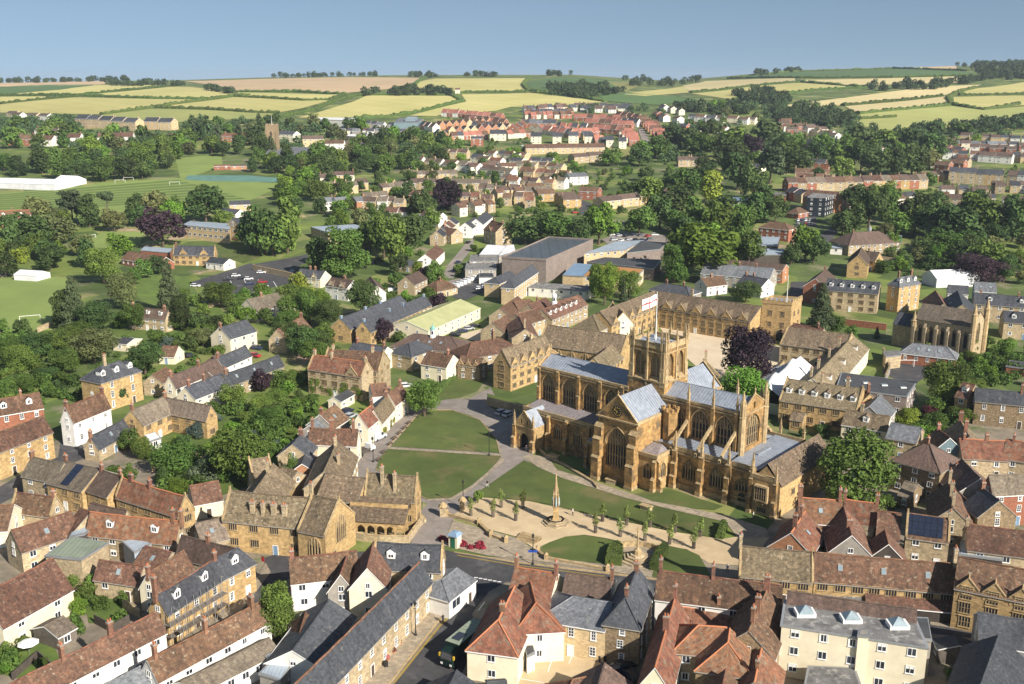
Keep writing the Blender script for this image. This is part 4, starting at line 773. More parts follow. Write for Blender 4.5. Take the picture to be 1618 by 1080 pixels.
# ---------------------------------------------------------------- the abbey church
def arch_pts(cx, sill, w, spring, apex, n=6):
    L_ = [(cx - w/2, sill), (cx + w/2, sill), (cx + w/2, spring)]; H = apex - spring
    for k in range(1, n): th = math.radians(60) * k / n; L_.append((cx - (w/2 - w * math.cos(th)), spring + H * math.sin(th) / .866))
    L_.append((cx, apex))
    for k in range(n - 1, 0, -1): th = math.radians(60) * k / n; L_.append((cx + (w/2 - w * math.cos(th)), spring + H * math.sin(th) / .866))
    L_.append((cx - w/2, spring)); return L_
def panel(mb, p0, p1, outline, holes, depth=.55, m=0):
    """A wall face with arched openings cut through it and their reveals."""
    p0 = Vector((p0[0], p0[1], 0)); p1 = Vector((p1[0], p1[1], 0)); t = (p1 - p0).normalized(); n = Vector((t.y, -t.x, 0))
    bm = bmesh.new(); es = []
    for lp in [outline] + holes:
        vs = [bm.verts.new((a, b, 0)) for a, b in lp]
        for k in range(len(vs)): es.append(bm.edges.new((vs[k], vs[(k + 1) % len(vs)])))
    r = bmesh.ops.triangle_fill(bm, use_beauty=True, edges=es)
    to = lambda a, b, d=0: p0 + t * a + Vector((0, 0, b)) - n * d
    for f in bm.faces:
        q = [to(v.co.x, v.co.y) for v in f.verts]
        if (q[1] - q[0]).cross(q[2] - q[0]).dot(n) < 0: q.reverse()
        mb.face(q, m)
    bm.free()
    for lp in holes:
        for k in range(len(lp)):
            a, b = lp[k], lp[(k + 1) % len(lp)]; mb.face([to(*a), to(*b), to(b[0], b[1], depth), to(a[0], a[1], depth)], m)
GW = {}
def gothic(w, spring, apex, lights, glass='leaded', transom=None):
    k = (w, spring, apex, lights, glass, transom)
    if k in GW: return GW[k]
    mb = MB(); H = apex - spring
    def az(x): x = min(abs(x), w/2 - 1e-4); th = math.acos(min(1, (w/2 + x) / w)); return spring + H * math.sin(th) / .866
    lp = arch_pts(0, 0, w, spring, apex); mb.face([(a, 0, b) for a, b in lp], 1)
    for a, b in zip(lp, lp[1:] + lp[:1]): mb.tube((a[0], -.05, a[1]), (b[0], -.05, b[1]), .13, .13, 4)
    s = w / lights
    for i in range(1, lights): x = -w/2 + s * i; mb.box(x - .085, x + .085, -.24, 0, 0, az(x) - .05, 0)
    for z in ([transom] if transom else []) + [spring * .98]:
        for i in range(lights):
            x = -w/2 + s * (i + .5); mb.tube((x - s/2, -.1, z - .25), (x, -.1, z + .25), .06, .06, 4); mb.tube((x + s/2, -.1, z - .25), (x, -.1, z + .25), .06, .06, 4)
    for i in range(lights):
        x = -w/2 + s * (i + .5)
        if az(x) > spring + H * .35: mb.box(x - .06, x + .06, -.15, 0, spring + .2, az(x) - .1, 0)
    for g in (-1, 1):
        for k2 in range(4): a0, a1 = k2 / 4, (k2 + 1) / 4; mb.tube((g * (w * .5 - w * .25 * a0 - 0), -.1, spring + H * .62 * math.sin(a0 * 1.57)), (g * (w * .5 - w * .25 * a1), -.1, spring + H * .62 * math.sin(a1 * 1.57)), .07, .07, 4)
        for k2 in range(4): a0, a1 = k2 / 4, (k2 + 1) / 4; mb.tube((g * (w * .25 * a0), -.1, spring + H * .62 * math.sin(a0 * 1.57)), (g * (w * .25 * a1), -.1, spring + H * .62 * math.sin(a1 * 1.57)), .07, .07, 4)
    GW[k] = mb.mesh('window', ['trim', glass]); return GW[k]
def pin_mesh(h=3.9, b=.25):
    mb = MB(); mb.box(-b, b, -b, b, -1, h * .42); mb.box(-b * 1.35, b * 1.35, -b * 1.35, b * 1.35, h * .36, h * .42)
    mb.lathe([(b * 1.0, h * .42), (b * .28, h * .92), (b * .5, h * .95), (0, h)], 4, 0, (0, 0, 0), math.pi / 4)
    for k in range(4):
        z = h * (.5 + .1 * k); r = b * (1.05 - .24 * k)
        for a in range(4): x, y = r * math.cos(a * 1.5708 + .785), r * math.sin(a * 1.5708 + .785); mb.box(x - .07, x + .07, y - .07, y + .07, z - .07, z + .09)
    return mb.mesh('pinnacle', ['trim'])
PIN = pin_mesh(); PINS = pin_mesh(2.6, .26)
AB = thing('abbey_church', 'great golden stone abbey church with square pinnacled tower and pale lead roofs', 'church', (35.0, 233.1, 0), math.radians(-41)); FOOT.append((35, 233, 38))
def butt(x, y, w, d, stages, n=(0, -1), name='buttress', pin=None, mats='abbey'):
    """A stepped buttress against a wall at (x, y), standing out along n; stages: [(top height, projection)]."""
    mb = MB(); t = (-n[1], n[0]); z0 = -1.0
    for i, (z1, pr) in enumerate(stages):
        nx_ = stages[i + 1][1] if i + 1 < len(stages) else 0.05
        def P(a, b, z): return (x + t[0] * a + n[0] * b, y + t[1] * a + n[1] * b, z)
        lo = z1 - .9 * (pr - nx_)
        for a0, a1, b0, b1 in ((-w/2, w/2, pr, pr),): mb.face([P(a0, b0, z0), P(a1, b1, z0), P(a1, b1, lo), P(a0, b0, lo)])
        for a in (-w/2, w/2): mb.face([P(a, 0, z0), P(a, pr, z0), P(a, pr, lo), P(a, nx_, z1), P(a, 0, z1)])
        mb.face([P(-w/2 - .05, pr + .06, lo), P(w/2 + .05, pr + .06, lo), P(w/2 + .05, nx_, z1), P(-w/2 - .05, nx_, z1)], 1); z0 = z1 - .02
    mb.box(x + min(t[0]*-w/2, t[0]*w/2, n[0]*stages[0][1]) - .1, x + max(t[0]*-w/2, t[0]*w/2, n[0]*stages[0][1]) + .1, y + min(t[1]*-w/2, t[1]*w/2, n[1]*stages[0][1]) - .1, y + max(t[1]*-w/2, t[1]*w/2, n[1]*stages[0][1]) + .1, -1, .8, 1)
    o = mb.build(name, [mats, 'trim'], AB)
    if pin: link('pinnacle', PIN, o, (x + n[0] * pin[0], y + n[1] * pin[0], pin[1]))
    return o
def gwin(mesh, p, ang=0.0): return link('window', mesh, AB, p, ang)
def rect(l, z0, z1): return [(0, z0), (l, z0), (l, z1), (0, z1)]
def abbey():
    # nave and choir clerestories
    for nm, x0, x1, bays, w in (('nave_wall', -32.8, -4.8, (-29.5, -22.9, -16.3, -9.7), 3.9), ('choir_wall', 4.8, 25.7, (8.6, 15.0, 21.4), 4.3)):
        for s in (-1, 1):
            mb = MB(); a, b = ((x0, -5.2), (x1, -5.2)) if s < 0 else ((x1, 5.2), (x0, 5.2))
            hs = [arch_pts((c - x0) if s < 0 else (x1 - c), 10.0, w, 13.9, 16.9) for c in bays]
            hood = MB()
            panel(mb, a, b, rect(x1 - x0, 0, 18.3), hs, .7); mb.build(nm, ['abbey'], AB)
            for c in bays: gwin(gothic(w, 3.9, 6.9, 5, 'leaded', 1.9), (c, s * 4.55, 10.0), 0 if s < 0 else math.pi)
            for c in bays:
                lp = arch_pts(c, 10, w + .5, 13.9, 17.25)[2:]
                for p, q in zip(lp, lp[1:]): hood.tube((p[0], s * 5.24, p[1]), (q[0], s * 5.24, q[1]), .12, .12, 4)
            hood.build('hood_mould', ['trim'], AB)
            pb = MB(); pb.box(x0, x1, s * 5.2 - .22, s * 5.2 + .22, 17.55, 17.8); pb.box(x0, x1, s * 5.2 - .2, s * 5.2 + .2, 18.15, 18.75); pb.build('parapet', ['trim'], AB)
        mb = MB()
        for s in (-1, 1):
            e0, e1, r1, r0 = (x0, s * 4.95, 18.35), (x1, s * 4.95, 18.35), (x1, 0, 20.9), (x0, 0, 20.9); n_ = int((x1 - x0) / 1.0)
            if s < 0: mb.grid(e0, e1, r1, r0, n_, 3, .03)
            else: mb.grid(e1, e0, r0, r1, n_, 3, .03)
        for k in range(int((x1 - x0) / .8)):
            x = x0 + .4 + k * .8
            for s in (-1, 1): mb.tube((x, s * 4.9, 18.42), (x, 0, 20.95), .05, .05, 3, 0, False)
        mb.tube((x0, 0, 20.92), (x1, 0, 20.92), .13, .13, 5); mb.build(nm[:-4] + 'roof', ['r_lead'], AB)
    # west and east fronts
    for x, s, nm in ((-32.8, -1, 'west_front'), (25.7, 1, 'east_front')):
        mb = MB(); a, b = ((x, 5.2), (x, -5.2)) if s < 0 else ((x, -5.2), (x, 5.2))
        panel(mb, a, b, [(0, 0), (10.4, 0), (10.4, 18.9), (5.2, 21.9), (0, 18.9)], [arch_pts(5.2, 9.9, 6.2, 14.2, 17.4), arch_pts(5.2, 18.5, .9, 19.6, 20.3)], .7); mb.build(nm, ['abbey'], AB)
        gwin(gothic(6.2, 4.3, 7.5, 6, 'leaded', 2.2), (x - s * .6, 0, 9.9), math.pi / 2 * s); gwin(gothic(.9, 1.1, 1.8, 2), (x - s * .6, 0, 18.5), math.pi / 2 * s)
        cb = MB()
        for g in (-1, 1): cb.tube((x, g * 5.3, 18.9), (x, 0, 22.0), .2, .2, 4)
        cb.box(x - .3, x + .3, -5.3, 5.3, 17.9, 18.2); cb.lathe([(.25, 22), (.1, 22.6), (.25, 22.9), (0, 23.6)], 4, 0, (x, 0, 0)); cb.build('gable_coping', ['trim'], AB)
        for g in ((-1, 1) if s > 0 else ()):
            tb = MB(); tb.lathe([(.78, 0), (.78, 17.5), (.9, 17.7), (.66, 18), (.66, 20.4), (.8, 20.5), (.6, 20.7), (.1, 23.6), (0, 23.8)], 8, 0, (x, g * 5.25, 0), .39)
            for k in range(8): a_ = k * .785 + .39; tb.tube((x + .66 * math.cos(a_), g * 5.25 + .66 * math.sin(a_), 18), (x + .66 * math.cos(a_), g * 5.25 + .66 * math.sin(a_), 21.6), .09, .04, 4)
            tb.build('turret', ['trim'], AB)
    # clerestory buttresses, pinnacles and flying arms
    for x in (-32.4, -26.2, -19.6, -13.0, -6.4):
        butt(x, -5.2, .8, 1, [(13.5, .75), (18.6, .5)], name='clerestory_buttress'); butt(x, 5.2, .8, 1, [(13.5, .75), (18.6, .5)], (0, 1), 'clerestory_buttress')
    for x in (12.0, 18.4, 24.4):
        for s in (-1, 1):
            butt(x, s * 5.2, .8, 1, [(13.5, .85), (18.8, .6)], (0, s), 'clerestory_buttress', (.3, 19.0))
            mb = MB()
            pr = [Vector((x, s * (12.4 - 7.0 * k / 8), 9.0 + 5.3 * (k / 8) ** .85)) for k in range(9)]
            for p, q in zip(pr, pr[1:]):
                for e in (-.28, .28): mb.face([p + Vector((e, 0, -.35)), q + Vector((e, 0, -.6)), q + Vector((e, 0, .3)), p + Vector((e, 0, .3))])
                mb.face([p + Vector((-.28, 0, .3)), p + Vector((.28, 0, .3)), q + Vector((.28, 0, .3)), q + Vector((-.28, 0, .3))]); mb.face([p + Vector((-.28, 0, -.35)), p + Vector((.28, 0, -.35)), q + Vector((.28, 0, -.6)), q + Vector((-.28, 0, -.6))])
            mb.build('flying_buttress', ['trim'], AB)
    # aisles
    for s in (-1, 1):
        mb = MB(); a, b = ((-32.5, -11.6), (-3.7, -11.6)) if s < 0 else ((-3.7, 11.6), (-32.5, 11.6)); bays = (6.0, 11.2, 17.4, 24.2)
        panel(mb, a, b, rect(28.8, -1, 9.2), [arch_pts(c if s < 0 else 28.8 - c, 3.0, 2.7, 5.4, 7.2) for c in bays], .6)
        mb.face([(-32.5, -11.6 * 1, -1), (-32.5, -5, -1), (-32.5, -5, 9.7), (-32.5, -11.6, 9.2)]) if s < 0 else mb.face([(-32.5, 11.6, -1), (-32.5, 5, -1), (-32.5, 5, 9.7), (-32.5, 11.6, 9.2)]); mb.build('aisle_wall', ['abbey'], AB)
        for c in bays: gwin(gothic(2.7, 2.4, 4.2, 4), (-32.5 + c, s * 11.05, 3.0), 0 if s < 0 else math.pi)
        mb = MB(); mb.grid((-32.5, s * 11.3, 8.8), (-3.7, s * 11.3, 8.8), (-3.7, s * 5.2, 9.9), (-32.5, s * 5.2, 9.9), 24, 2, .02)
        for k in range(30): x = -32 + k * .95; mb.tube((x, s * 11.3, 8.86), (x, s * 5.3, 9.96), .09, .09, 3, 0, False)
        mb.build('aisle_roof', ['r_leadwarm'], AB)
        pb = MB(); pb.box(-32.5, -3.7, s * 11.6 - .2, s * 11.6 + .2, 8.7, 9.6); pb.box(-32.5, -3.7, s * 11.6 - .28, s * 11.6 + .28, 8.2, 8.4); pb.build('parapet', ['trim'], AB)
        for x in (-23.9, -18.2, -11.4): butt(x, s * 11.6, .8, 1, [(4.5, 1.3), (9.0, .7)], (0, s))
        mb = MB(); a, b = ((6.8, -11.6), (32.6, -11.6)) if s < 0 else ((32.6, 11.6), (6.8, 11.6)); hs = [(9.6, 2.4, 3.4, 5.0, 7.3), (16.6, 2.4, 3.4, 5.0, 7.3), (23.1, 3.2, 3.7, 4.6, 6.6)]
        panel(mb, a, b, rect(25.8, -1, 9.2), [arch_pts(h_[0] if s < 0 else 25.8 - h_[0], *h_[1:]) for h_ in hs], .6); mb.build('aisle_wall', ['abbey'], AB)
        for h_ in hs: gwin(gothic(h_[2], h_[3] - h_[1], h_[4] - h_[1], 5), (6.8 + h_[0], s * 11.05, h_[1]), 0 if s < 0 else math.pi)
        pb = MB(); pb.box(6.8, 32.6, s * 11.6 - .2, s * 11.6 + .2, 8.7, 9.7); pb.box(6.8, 32.6, s * 11.6 - .28, s * 11.6 + .28, 8.1, 8.35); pb.box(6.8, 32.6, s * 11.6 - .3, s * 11.6 + .3, -.5, 1.1); pb.box(6.8, 32.6, s * 11.6 - .2, s * 11.6 + .2, 1.9, 2.1); pb.build('parapet', ['trim'], AB)
        for x in (13.0, 19.9, 26.6, 32.4): butt(x, s * 11.6, 1.15, 1, [(3.2, 1.7), (6.2, 1.35), (9.6, .95)], (0, s), 'buttress', (.5, 9.6))
        mb = MB(); mb.grid((6.8, s * 11.3, 8.8), (25.7, s * 11.3, 8.8), (25.7, s * 5.2, 9.7), (6.8, s * 5.2, 9.7), 12, 2, .02)
        for k in range(22): x = 7.4 + k * .85; mb.tube((x, s * 11.3, 8.85), (x, s * 5.3, 9.75), .05, .05, 3, 0, False)
        mb.build('aisle_roof', ['r_lead'], AB)
    mb = MB(); mb.grid((25.7, -11.3, 8.8), (33.0, -11.3, 8.8), (33.0, 11.6, 8.8), (25.7, 11.6, 9.2), 5, 10, .02)
    for k in range(8): mb.tube((26.3 + k * .85, -11.3, 8.9), (26.3 + k * .85, 11.3, 8.95), .05, .05, 3, 0, False)
    mb.box(28.0, 28.9, -3, 3, 8.9, 9.25, 0); mb.build('ambulatory_roof', ['r_lead'], AB)
    # door in the east bay of the south choir aisle
    d = MB(); d.prism([(28.9, -11.75), (30.9, -11.75), (30.9, -11.6), (28.9, -11.6)], 0, 2.6); d.face([(p[0], -11.77, p[1]) for p in arch_pts(29.9, 0, 1.9, 2.0, 3.1)], 1); d.build('porch_door', ['trim', 'blackmetal'], AB)
    # transepts
    for s in (-1, 1):
        Y0, Y1 = s * 18.6, s * 4.8; a, b = ((-3.7, Y0), (6.8, Y0)) if s < 0 else ((6.8, Y0), (-3.7, Y0)); mb = MB()
        panel(mb, a, b, [(0, -1), (10.5, -1), (10.5, 15.6), (5.25, 20.9), (0, 15.6)], [arch_pts(5.25, 3.6, 6.0, 9.0, 13.0)], .8)
        mb.face([(-3.7, Y0, -1), (-3.7, Y1, -1), (-3.7, Y1, 15.6), (-3.7, Y0, 15.6)]); mb.face([(6.8, Y0, -1), (6.8, Y1, -1), (6.8, Y1, 15.6), (6.8, Y0, 15.6)]); mb.build('transept_wall', ['abbey'], AB)
        gwin(gothic(6.0, 5.4, 9.4, 8, 'leaded', 2.6), (1.55, Y0 - s * .7, 3.6), 0 if s < 0 else math.pi)
        hood = MB(); lp = arch_pts(1.55, 3.6, 6.6, 9, 13.45)[2:]
        for p, q in zip(lp, lp[1:]): hood.tube((p[0], Y0 + s * .05, p[1]), (q[0], Y0 + s * .05, q[1]), .15, .15, 4)
        hood.build('hood_mould', ['trim'], AB)
        mb = MB()
        for g in (-1, 1):
            e0, e1, r1, r0 = (1.55 + g * 5.3, Y0 - s * .3, 15.5), (1.55 + g * 5.3, Y1, 15.5), (1.55, Y1, 20.7), (1.55, Y0 - s * .3, 20.7); mb.grid(e0, e1, r1, r0, 12, 3, .03)
            for k in range(16): y = Y0 + (Y1 - Y0) * (k + .5) / 16; mb.tube((1.55 + g * 5.25, y, 15.58), (1.55, y, 20.76), .05, .05, 3, 0, False)
        mb.build('transept_roof', ['r_lead'], AB)
        cb = MB(); cb.box(-4.3, 7.4, Y0 - .35, Y0 + .35, 15.0, 15.35)
        for g in (-1, 1): cb.tube((1.55 + g * 5.4, Y0, 15.6), (1.55, Y0, 21.1), .22, .22, 4)
        cb.box(-3.95, -3.55, min(Y0, Y1), max(Y0, Y1), 15.0, 15.7); cb.box(6.65, 7.05, min(Y0, Y1), max(Y0, Y1), 15.0, 15.7)
        cb.lathe([(.25, 21), (.1, 21.5), (.1, 21.9), (0, 22.3)], 4, 0, (1.55, Y0, 0)); cb.box(1.2, 1.9, Y0 - .06, Y0 + .06, 21.6, 21.75); cb.build('gable_coping', ['trim'], AB)
        for x in (-3.2, 6.3):
            butt(x, Y0, 2.0, 1, [(6.0, 2.1), (10.5, 1.6), (13.6, 1.0)], (0, s)); g = -1 if x < 0 else 1
            if s > 0 or g < 0: butt(1.55 + g * 5.25, Y0 - s * .9, 1.8, 1, [(6.0, 1.7), (10.5, 1.2), (13.6, .8)], (g, 0))
    ck = MB(); ck.lathe([(1.25, 0), (1.25, .14), (1.1, .16), (0, .16)], 28, 0)
    for k in range(12): a = k * math.pi / 6; ck.box(-.07, .07, .80, 1.04, .17, .2, 1, Matrix.Rotation(a, 4, 'Z'))
    ck.box(-.05, .05, -.15, .85, .20, .23, 1, Matrix.Rotation(1.1, 4, 'Z')); ck.box(-.06, .06, -.12, .55, .20, .23, 1, Matrix.Rotation(2.6, 4, 'Z'))
    co = ck.build('clock', ['blackmetal', 'gold'], AB, (1.55, -18.62, 17.2)); co.rotation_euler = (math.pi / 2, 0, 0)
    # stair turret, chapel, low addition beside the transept
    tb = MB(); tb.lathe([(1.75, -1), (1.75, 15.6), (1.95, 15.7), (1.95, 16.1), (1.6, 16.2), (1.6, 15.9), (0, 15.9)], 8, 0, (8.3, -7.2, 0), .39)
    for k in range(8): a = k * .785; tb.box(8.3 + 1.75 * math.cos(a) - .3, 8.3 + 1.75 * math.cos(a) + .3, -7.2 + 1.75 * math.sin(a) - .3, -7.2 + 1.75 * math.sin(a) + .3, 16.1, 16.9)
    tb.build('stair_turret', ['abbey'], AB)
    mb = MB(); panel(mb, (6.9, -17.4), (11.6, -17.4), rect(4.7, -1, 8.4), [arch_pts(2.3, 2.6, 2.3, 4.6, 6.3)], .5); panel(mb, (11.6, -17.4), (11.6, -11.6), rect(5.8, -1, 8.4), [arch_pts(2.7, 2.6, 2.5, 4.6, 6.3)], .5); mb.build('chapel_wall', ['ham'], AB)
    gwin(gothic(2.3, 2.0, 3.7, 3), (9.2, -16.95, 2.6)); gwin(gothic(2.5, 2.0, 3.7, 3), (11.15, -14.7, 2.6), math.pi / 2)
    mb = MB(); mb.face([(6.9, -17.2, 8.3), (11.4, -17.2, 8.3), (9.5, -12, 9.4), (6.9, -12, 9.4)]); mb.face([(11.4, -17.2, 8.3), (11.4, -11.6, 8.3), (9.5, -12, 9.4)])
    mb.build('chapel_roof', ['r_leadwarm'], AB); pb = MB(); pb.box(6.9, 11.85, -17.65, -17.25, 7.9, 8.7); pb.box(11.4, 11.85, -17.25, -11.6, 7.9, 8.7); pb.build('parapet', ['trim'], AB)
    butt(11.6, -17.0, .8, 1, [(3.5, 1.2), (7.6, .6)], (1, 0)); butt(11.2, -17.4, .8, 1, [(3.5, 1.2), (7.6, .6)]); butt(11.6, -12.2, .7, 1, [(3.5, 1.0), (7.6, .5)], (1, 0))
    mb = MB(); mb.box(-9.5, -3.75, -15.2, -11.62, -1, 6.2, 0); mb.box(-9.7, -3.75, -15.4, -11.62, 6.2, 6.7, 1); mb.grid((-9.5, -15.2, 6.72), (-3.75, -15.2, 6.72), (-3.75, -11.65, 7.4), (-9.5, -11.65, 7.4), 4, 1, 0, 2); mb.build('vestry', ['abbey', 'trim', 'r_leadwarm'], AB); link('window', window_mesh(1.2, 2.0, 'mullion'), AB, (-6.6, -15.22, 2.2))
    butt(-9.3, -15.2, .8, 1, [(3.0, .9), (6.0, .5)])
    # tower
    mb = MB()
    for (a, b) in (((-5.15, -5.15), (5.15, -5.15)), ((5.15, -5.15), (5.15, 5.15)), ((5.15, 5.15), (-5.15, 5.15)), ((-5.15, 5.15), (-5.15, -5.15))): panel(mb, a, b, rect(10.3, 0, 21.4), [])
    for z, e in ((21.2, 5.3), (14.0, 5.25)): mb.box(-e, e, -e, e, z, z + .25, 1, None, True)
    mb.build('tower_base', ['abbey', 'trim'], AB)
    for i, (a, b) in enumerate((((-4.75, -4.75), (4.75, -4.75)), ((4.75, -4.75), (4.75, 4.75)), ((4.75, 4.75), (-4.75, 4.75)), ((-4.75, 4.75), (-4.75, -4.75)))):
        mb = MB(); panel(mb, a, b, rect(9.5, 21.4, 29.6), [arch_pts(c, 22.0, 2.7, 25.6, 28.0) for c in (2.55, 6.95)], .9); mb.build('belfry_wall', ['abbey'], AB)
        ang = i * math.pi / 2; R = Matrix.Rotation(ang, 3, 'Z')
        for c in (-2.2, 2.2):
            gwin(gothic(2.7, 3.6, 6.0, 2, 'louvre', 1.7), R @ Vector((c, -3.95, 22.0)), ang); sl = MB(); sl.face([(-1.3, -.0, 22.3), (1.3, 0, 22.3), (1.15, -1.05, 21.5), (-1.15, -1.05, 21.5)]); link('window_sill', sl.mesh('window_sill', ['trim']), AB, R @ Vector((c, -4.3, 0)), ang)
        st = MB()
        for c in (-4.6, -4.0, 0, 4.0, 4.6):
            st.box(c - .2, c + .2, -5.05, -4.75, 21.4, 30.4); st.box(c - .27, c + .27, -5.2, -4.75, 20.2, 24.6)
        st.box(-4.9, 4.9, -5.0, -4.6, 28.2, 28.45); st.box(-4.9, 4.9, -5.0, -4.6, 29.2, 29.45); st.box(-4.8, 4.8, -4.95, -4.6, 29.45, 30.5); st.box(-4.9, 4.9, -5.02, -4.55, 30.5, 30.65)
        link('tower_trim', st.mesh('tower_trim', ['trim']), AB, (0, 0, 0), ang)
        for c in (-4.85, -1.55 + 1.55, 4.2) if 0 else (-4.85, -3.9, 0, 3.9): link('pinnacle', PIN, AB, R @ Vector((c, -4.9, 30.0)), ang)
    mb = MB(); mb.grid((-4.6, -4.6, 29.3), (4.6, -4.6, 29.3), (4.6, 4.6, 29.3), (-4.6, 4.6, 29.3), 2, 2)
    for g in (-1, 1):
        mb.face([(-4.6, g * 4.6, 29.32), (4.6, g * 4.6, 29.32), (4.6, 0, 30.1), (-4.6, 0, 30.1)])
        for k in range(9): x = -4.2 + k * 1.05; mb.tube((x, g * 4.6, 29.38), (x, 0, 30.16), .06, .06, 3, 0, False)
    mb.box(-3.4, -2.2, 1.2, 2.4, 29.4, 30.6); mb.build('tower_roof', ['r_lead'], AB)
    # south porch
    mb = MB(); panel(mb, (-31.4, -16.2), (-25.1, -16.2), [(0, -1), (6.3, -1), (6.3, 6.3), (3.15, 9.9), (0, 6.3)], [[(a, max(b, -.9)) for a, b in arch_pts(3.15, -.9, 2.9, 2.6, 4.3)]] + [arch_pts(c, 6.6, .5, 7.4, 7.9) for c in (2.2, 4.1)], .7)
    panel(mb, (-25.1, -16.2), (-25.1, -11.6), rect(4.6, -1, 6.3), []); panel(mb, (-31.4, -11.6), (-31.4, -16.2), rect(4.6, -1, 6.3), []); mb.face([(-31.2, -15, -.02), (-25.3, -15, -.02), (-25.3, -15, 6), (-31.2, -15, 6)], 1)
    mb.build('porch_wall', ['ham', 'blackmetal'], AB)
    mb = MB()
    for g in (-1, 1): mb.grid((-28.25 + g * 3.2, -15.9, 6.3), (-28.25 + g * 3.2, -9, 6.3), (-28.25, -9, 10.0), (-28.25, -15.9, 10.0), 7, 2, .02)
    mb.build('porch_roof', ['r_lead'], AB); cb = MB(); cb.box(-31.6, -24.9, -16.4, -16.0, 5.9, 6.15)
    for g in (-1, 1): cb.tube((-28.25 + g * 3.3, -16.2, 6.3), (-28.25, -16.2, 10.2), .2, .2, 4)
    lp = arch_pts(-28.25, 0, 3.4, 2.6, 4.7)[2:]
    for p, q in zip(lp, lp[1:]): cb.tube((p[0], -16.25, p[1]), (q[0], -16.25, q[1]), .14, .14, 4)
    cb.build('gable_coping', ['trim'], AB)
    for x in (-31.3, -25.2): butt(x, -16.2, .9, 1, [(3.2, 1.0), (6.4, .5)], (0, -1), 'buttress', (.2, 6.2))
    # old school block with oriel at the east end
    mb = MB()
    for y0, y1 in ((-12.3, 12.8),): mb.face([(32.5, y0, -1), (39.0, y0, -1), (39.0, y0, 7.4), (35.6, y0, 10.9), (32.5, y0, 7.4)]); mb.face([(39, y0, -1), (39, y1, -1), (39, y1, 7.0), (39, y0, 7.0)]); mb.face([(39, y1, -1), (32.5, y1, -1), (32.5, y1, 7), (35.6, y1, 11.3), (39, y1, 7)])
    mb.build('schoolhouse_wall', ['ham'], AB)
    mb = MB()
    for g, xe in ((-1, 32.2), (1, 39.3)): mb.grid((xe, -11.9, 6.9), (xe, 13.0, 6.9), (35.6, 13.0, 11.4), (35.6, -11.9, 11.4), 14, 4, .05)
    mb.build('schoolhouse_roof', ['r_stone'], AB)
    mb = MB(); mb.box(32.9, 38.2, -13.2, -12.32, -1, 8.0, 0); mb.box(32.8, 38.3, -13.3, -12.3, 8.0, 8.9, 1); mb.box(33.9, 37.0, -14.1, -13.2, 3.2, 6.9, 1); mb.lathe([(.4, 2.1), (1.5, 3.2)], 6, 1, (35.45, -13.2, 0)); mb.build('oriel_bay', ['ham', 'trim'], AB)
    link('window', window_mesh(2.7, 3.0, 'mullion'), AB, (35.45, -14.12, 3.6)); link('window', window_mesh(2.2, 1.2, 'mullion'), AB, (35.45, -13.22, .6))
    for x in (32.7, 38.3): butt(x, -12.6, .8, 1, [(4, 1.3), (8.4, .9)], (0, -1), 'buttress', (.5, 8.4))
    for y in (-6, 0, 6): link('window', window_mesh(1.7, 1.45, 'mullion'), AB, (39.02, y, 3.5), math.pi / 2)
mat('gold', (0.75, 0.52, 0.12), (0.6, 0.4, 0.08), bump=0, rough=0.4); mat('louvre', (0.30, 0.22, 0.13), (0.2, 0.145, 0.085), s1=2, brick=(0.5, 0.35), mortar=.5, bump=.5)
abbey()
def flag_on(px, py, z, h, label, flag=True):
    p = flat(px, py, z) if z > 1 else gp(px, py); t = thing('flagpole', label, 'flagpole', p); mb = MB(); mb.tube((0, 0, 0), (0, 0, h), .14, .06, 8); mb.lathe([(0, h), (.14, h + .1), (0, h + .25)], 8, 0); mb.build('pole', ['paint'], t)
    if flag:
        fb = MB(); nx, nz = 15, 9; D = Vector((-.86, -.3, 0)); W_, H_ = 4.2, 2.7
        def q(i, j): u = i / nx * W_; return (D.x * u, D.y * u + .28 * math.sin(u * 2.1), h - .3 - H_ + H_ * j / nz - .28 * u + .05 * math.sin(u * 3))
        for i in range(nx):
            for j in range(nz): fb.face([q(i, j), q(i + 1, j), q(i + 1, j + 1), q(i, j + 1)], 1 if (j == 4 or 6 <= i <= 8 and 0) or i == 7 else 0)
        fb.build('flag', ['paint', 'flagred'], t)
mat('flagred', (0.55, 0.03, 0.04), (0.45, 0.02, 0.03), bump=0)
flag_on(1036, 537, 30.0, 11.5, 'white flagpole on the abbey tower flying a red cross on white')
flag_on(1243, 477, 17.0, 9.0, 'bare white flagpole on the battlemented gatehouse', False)
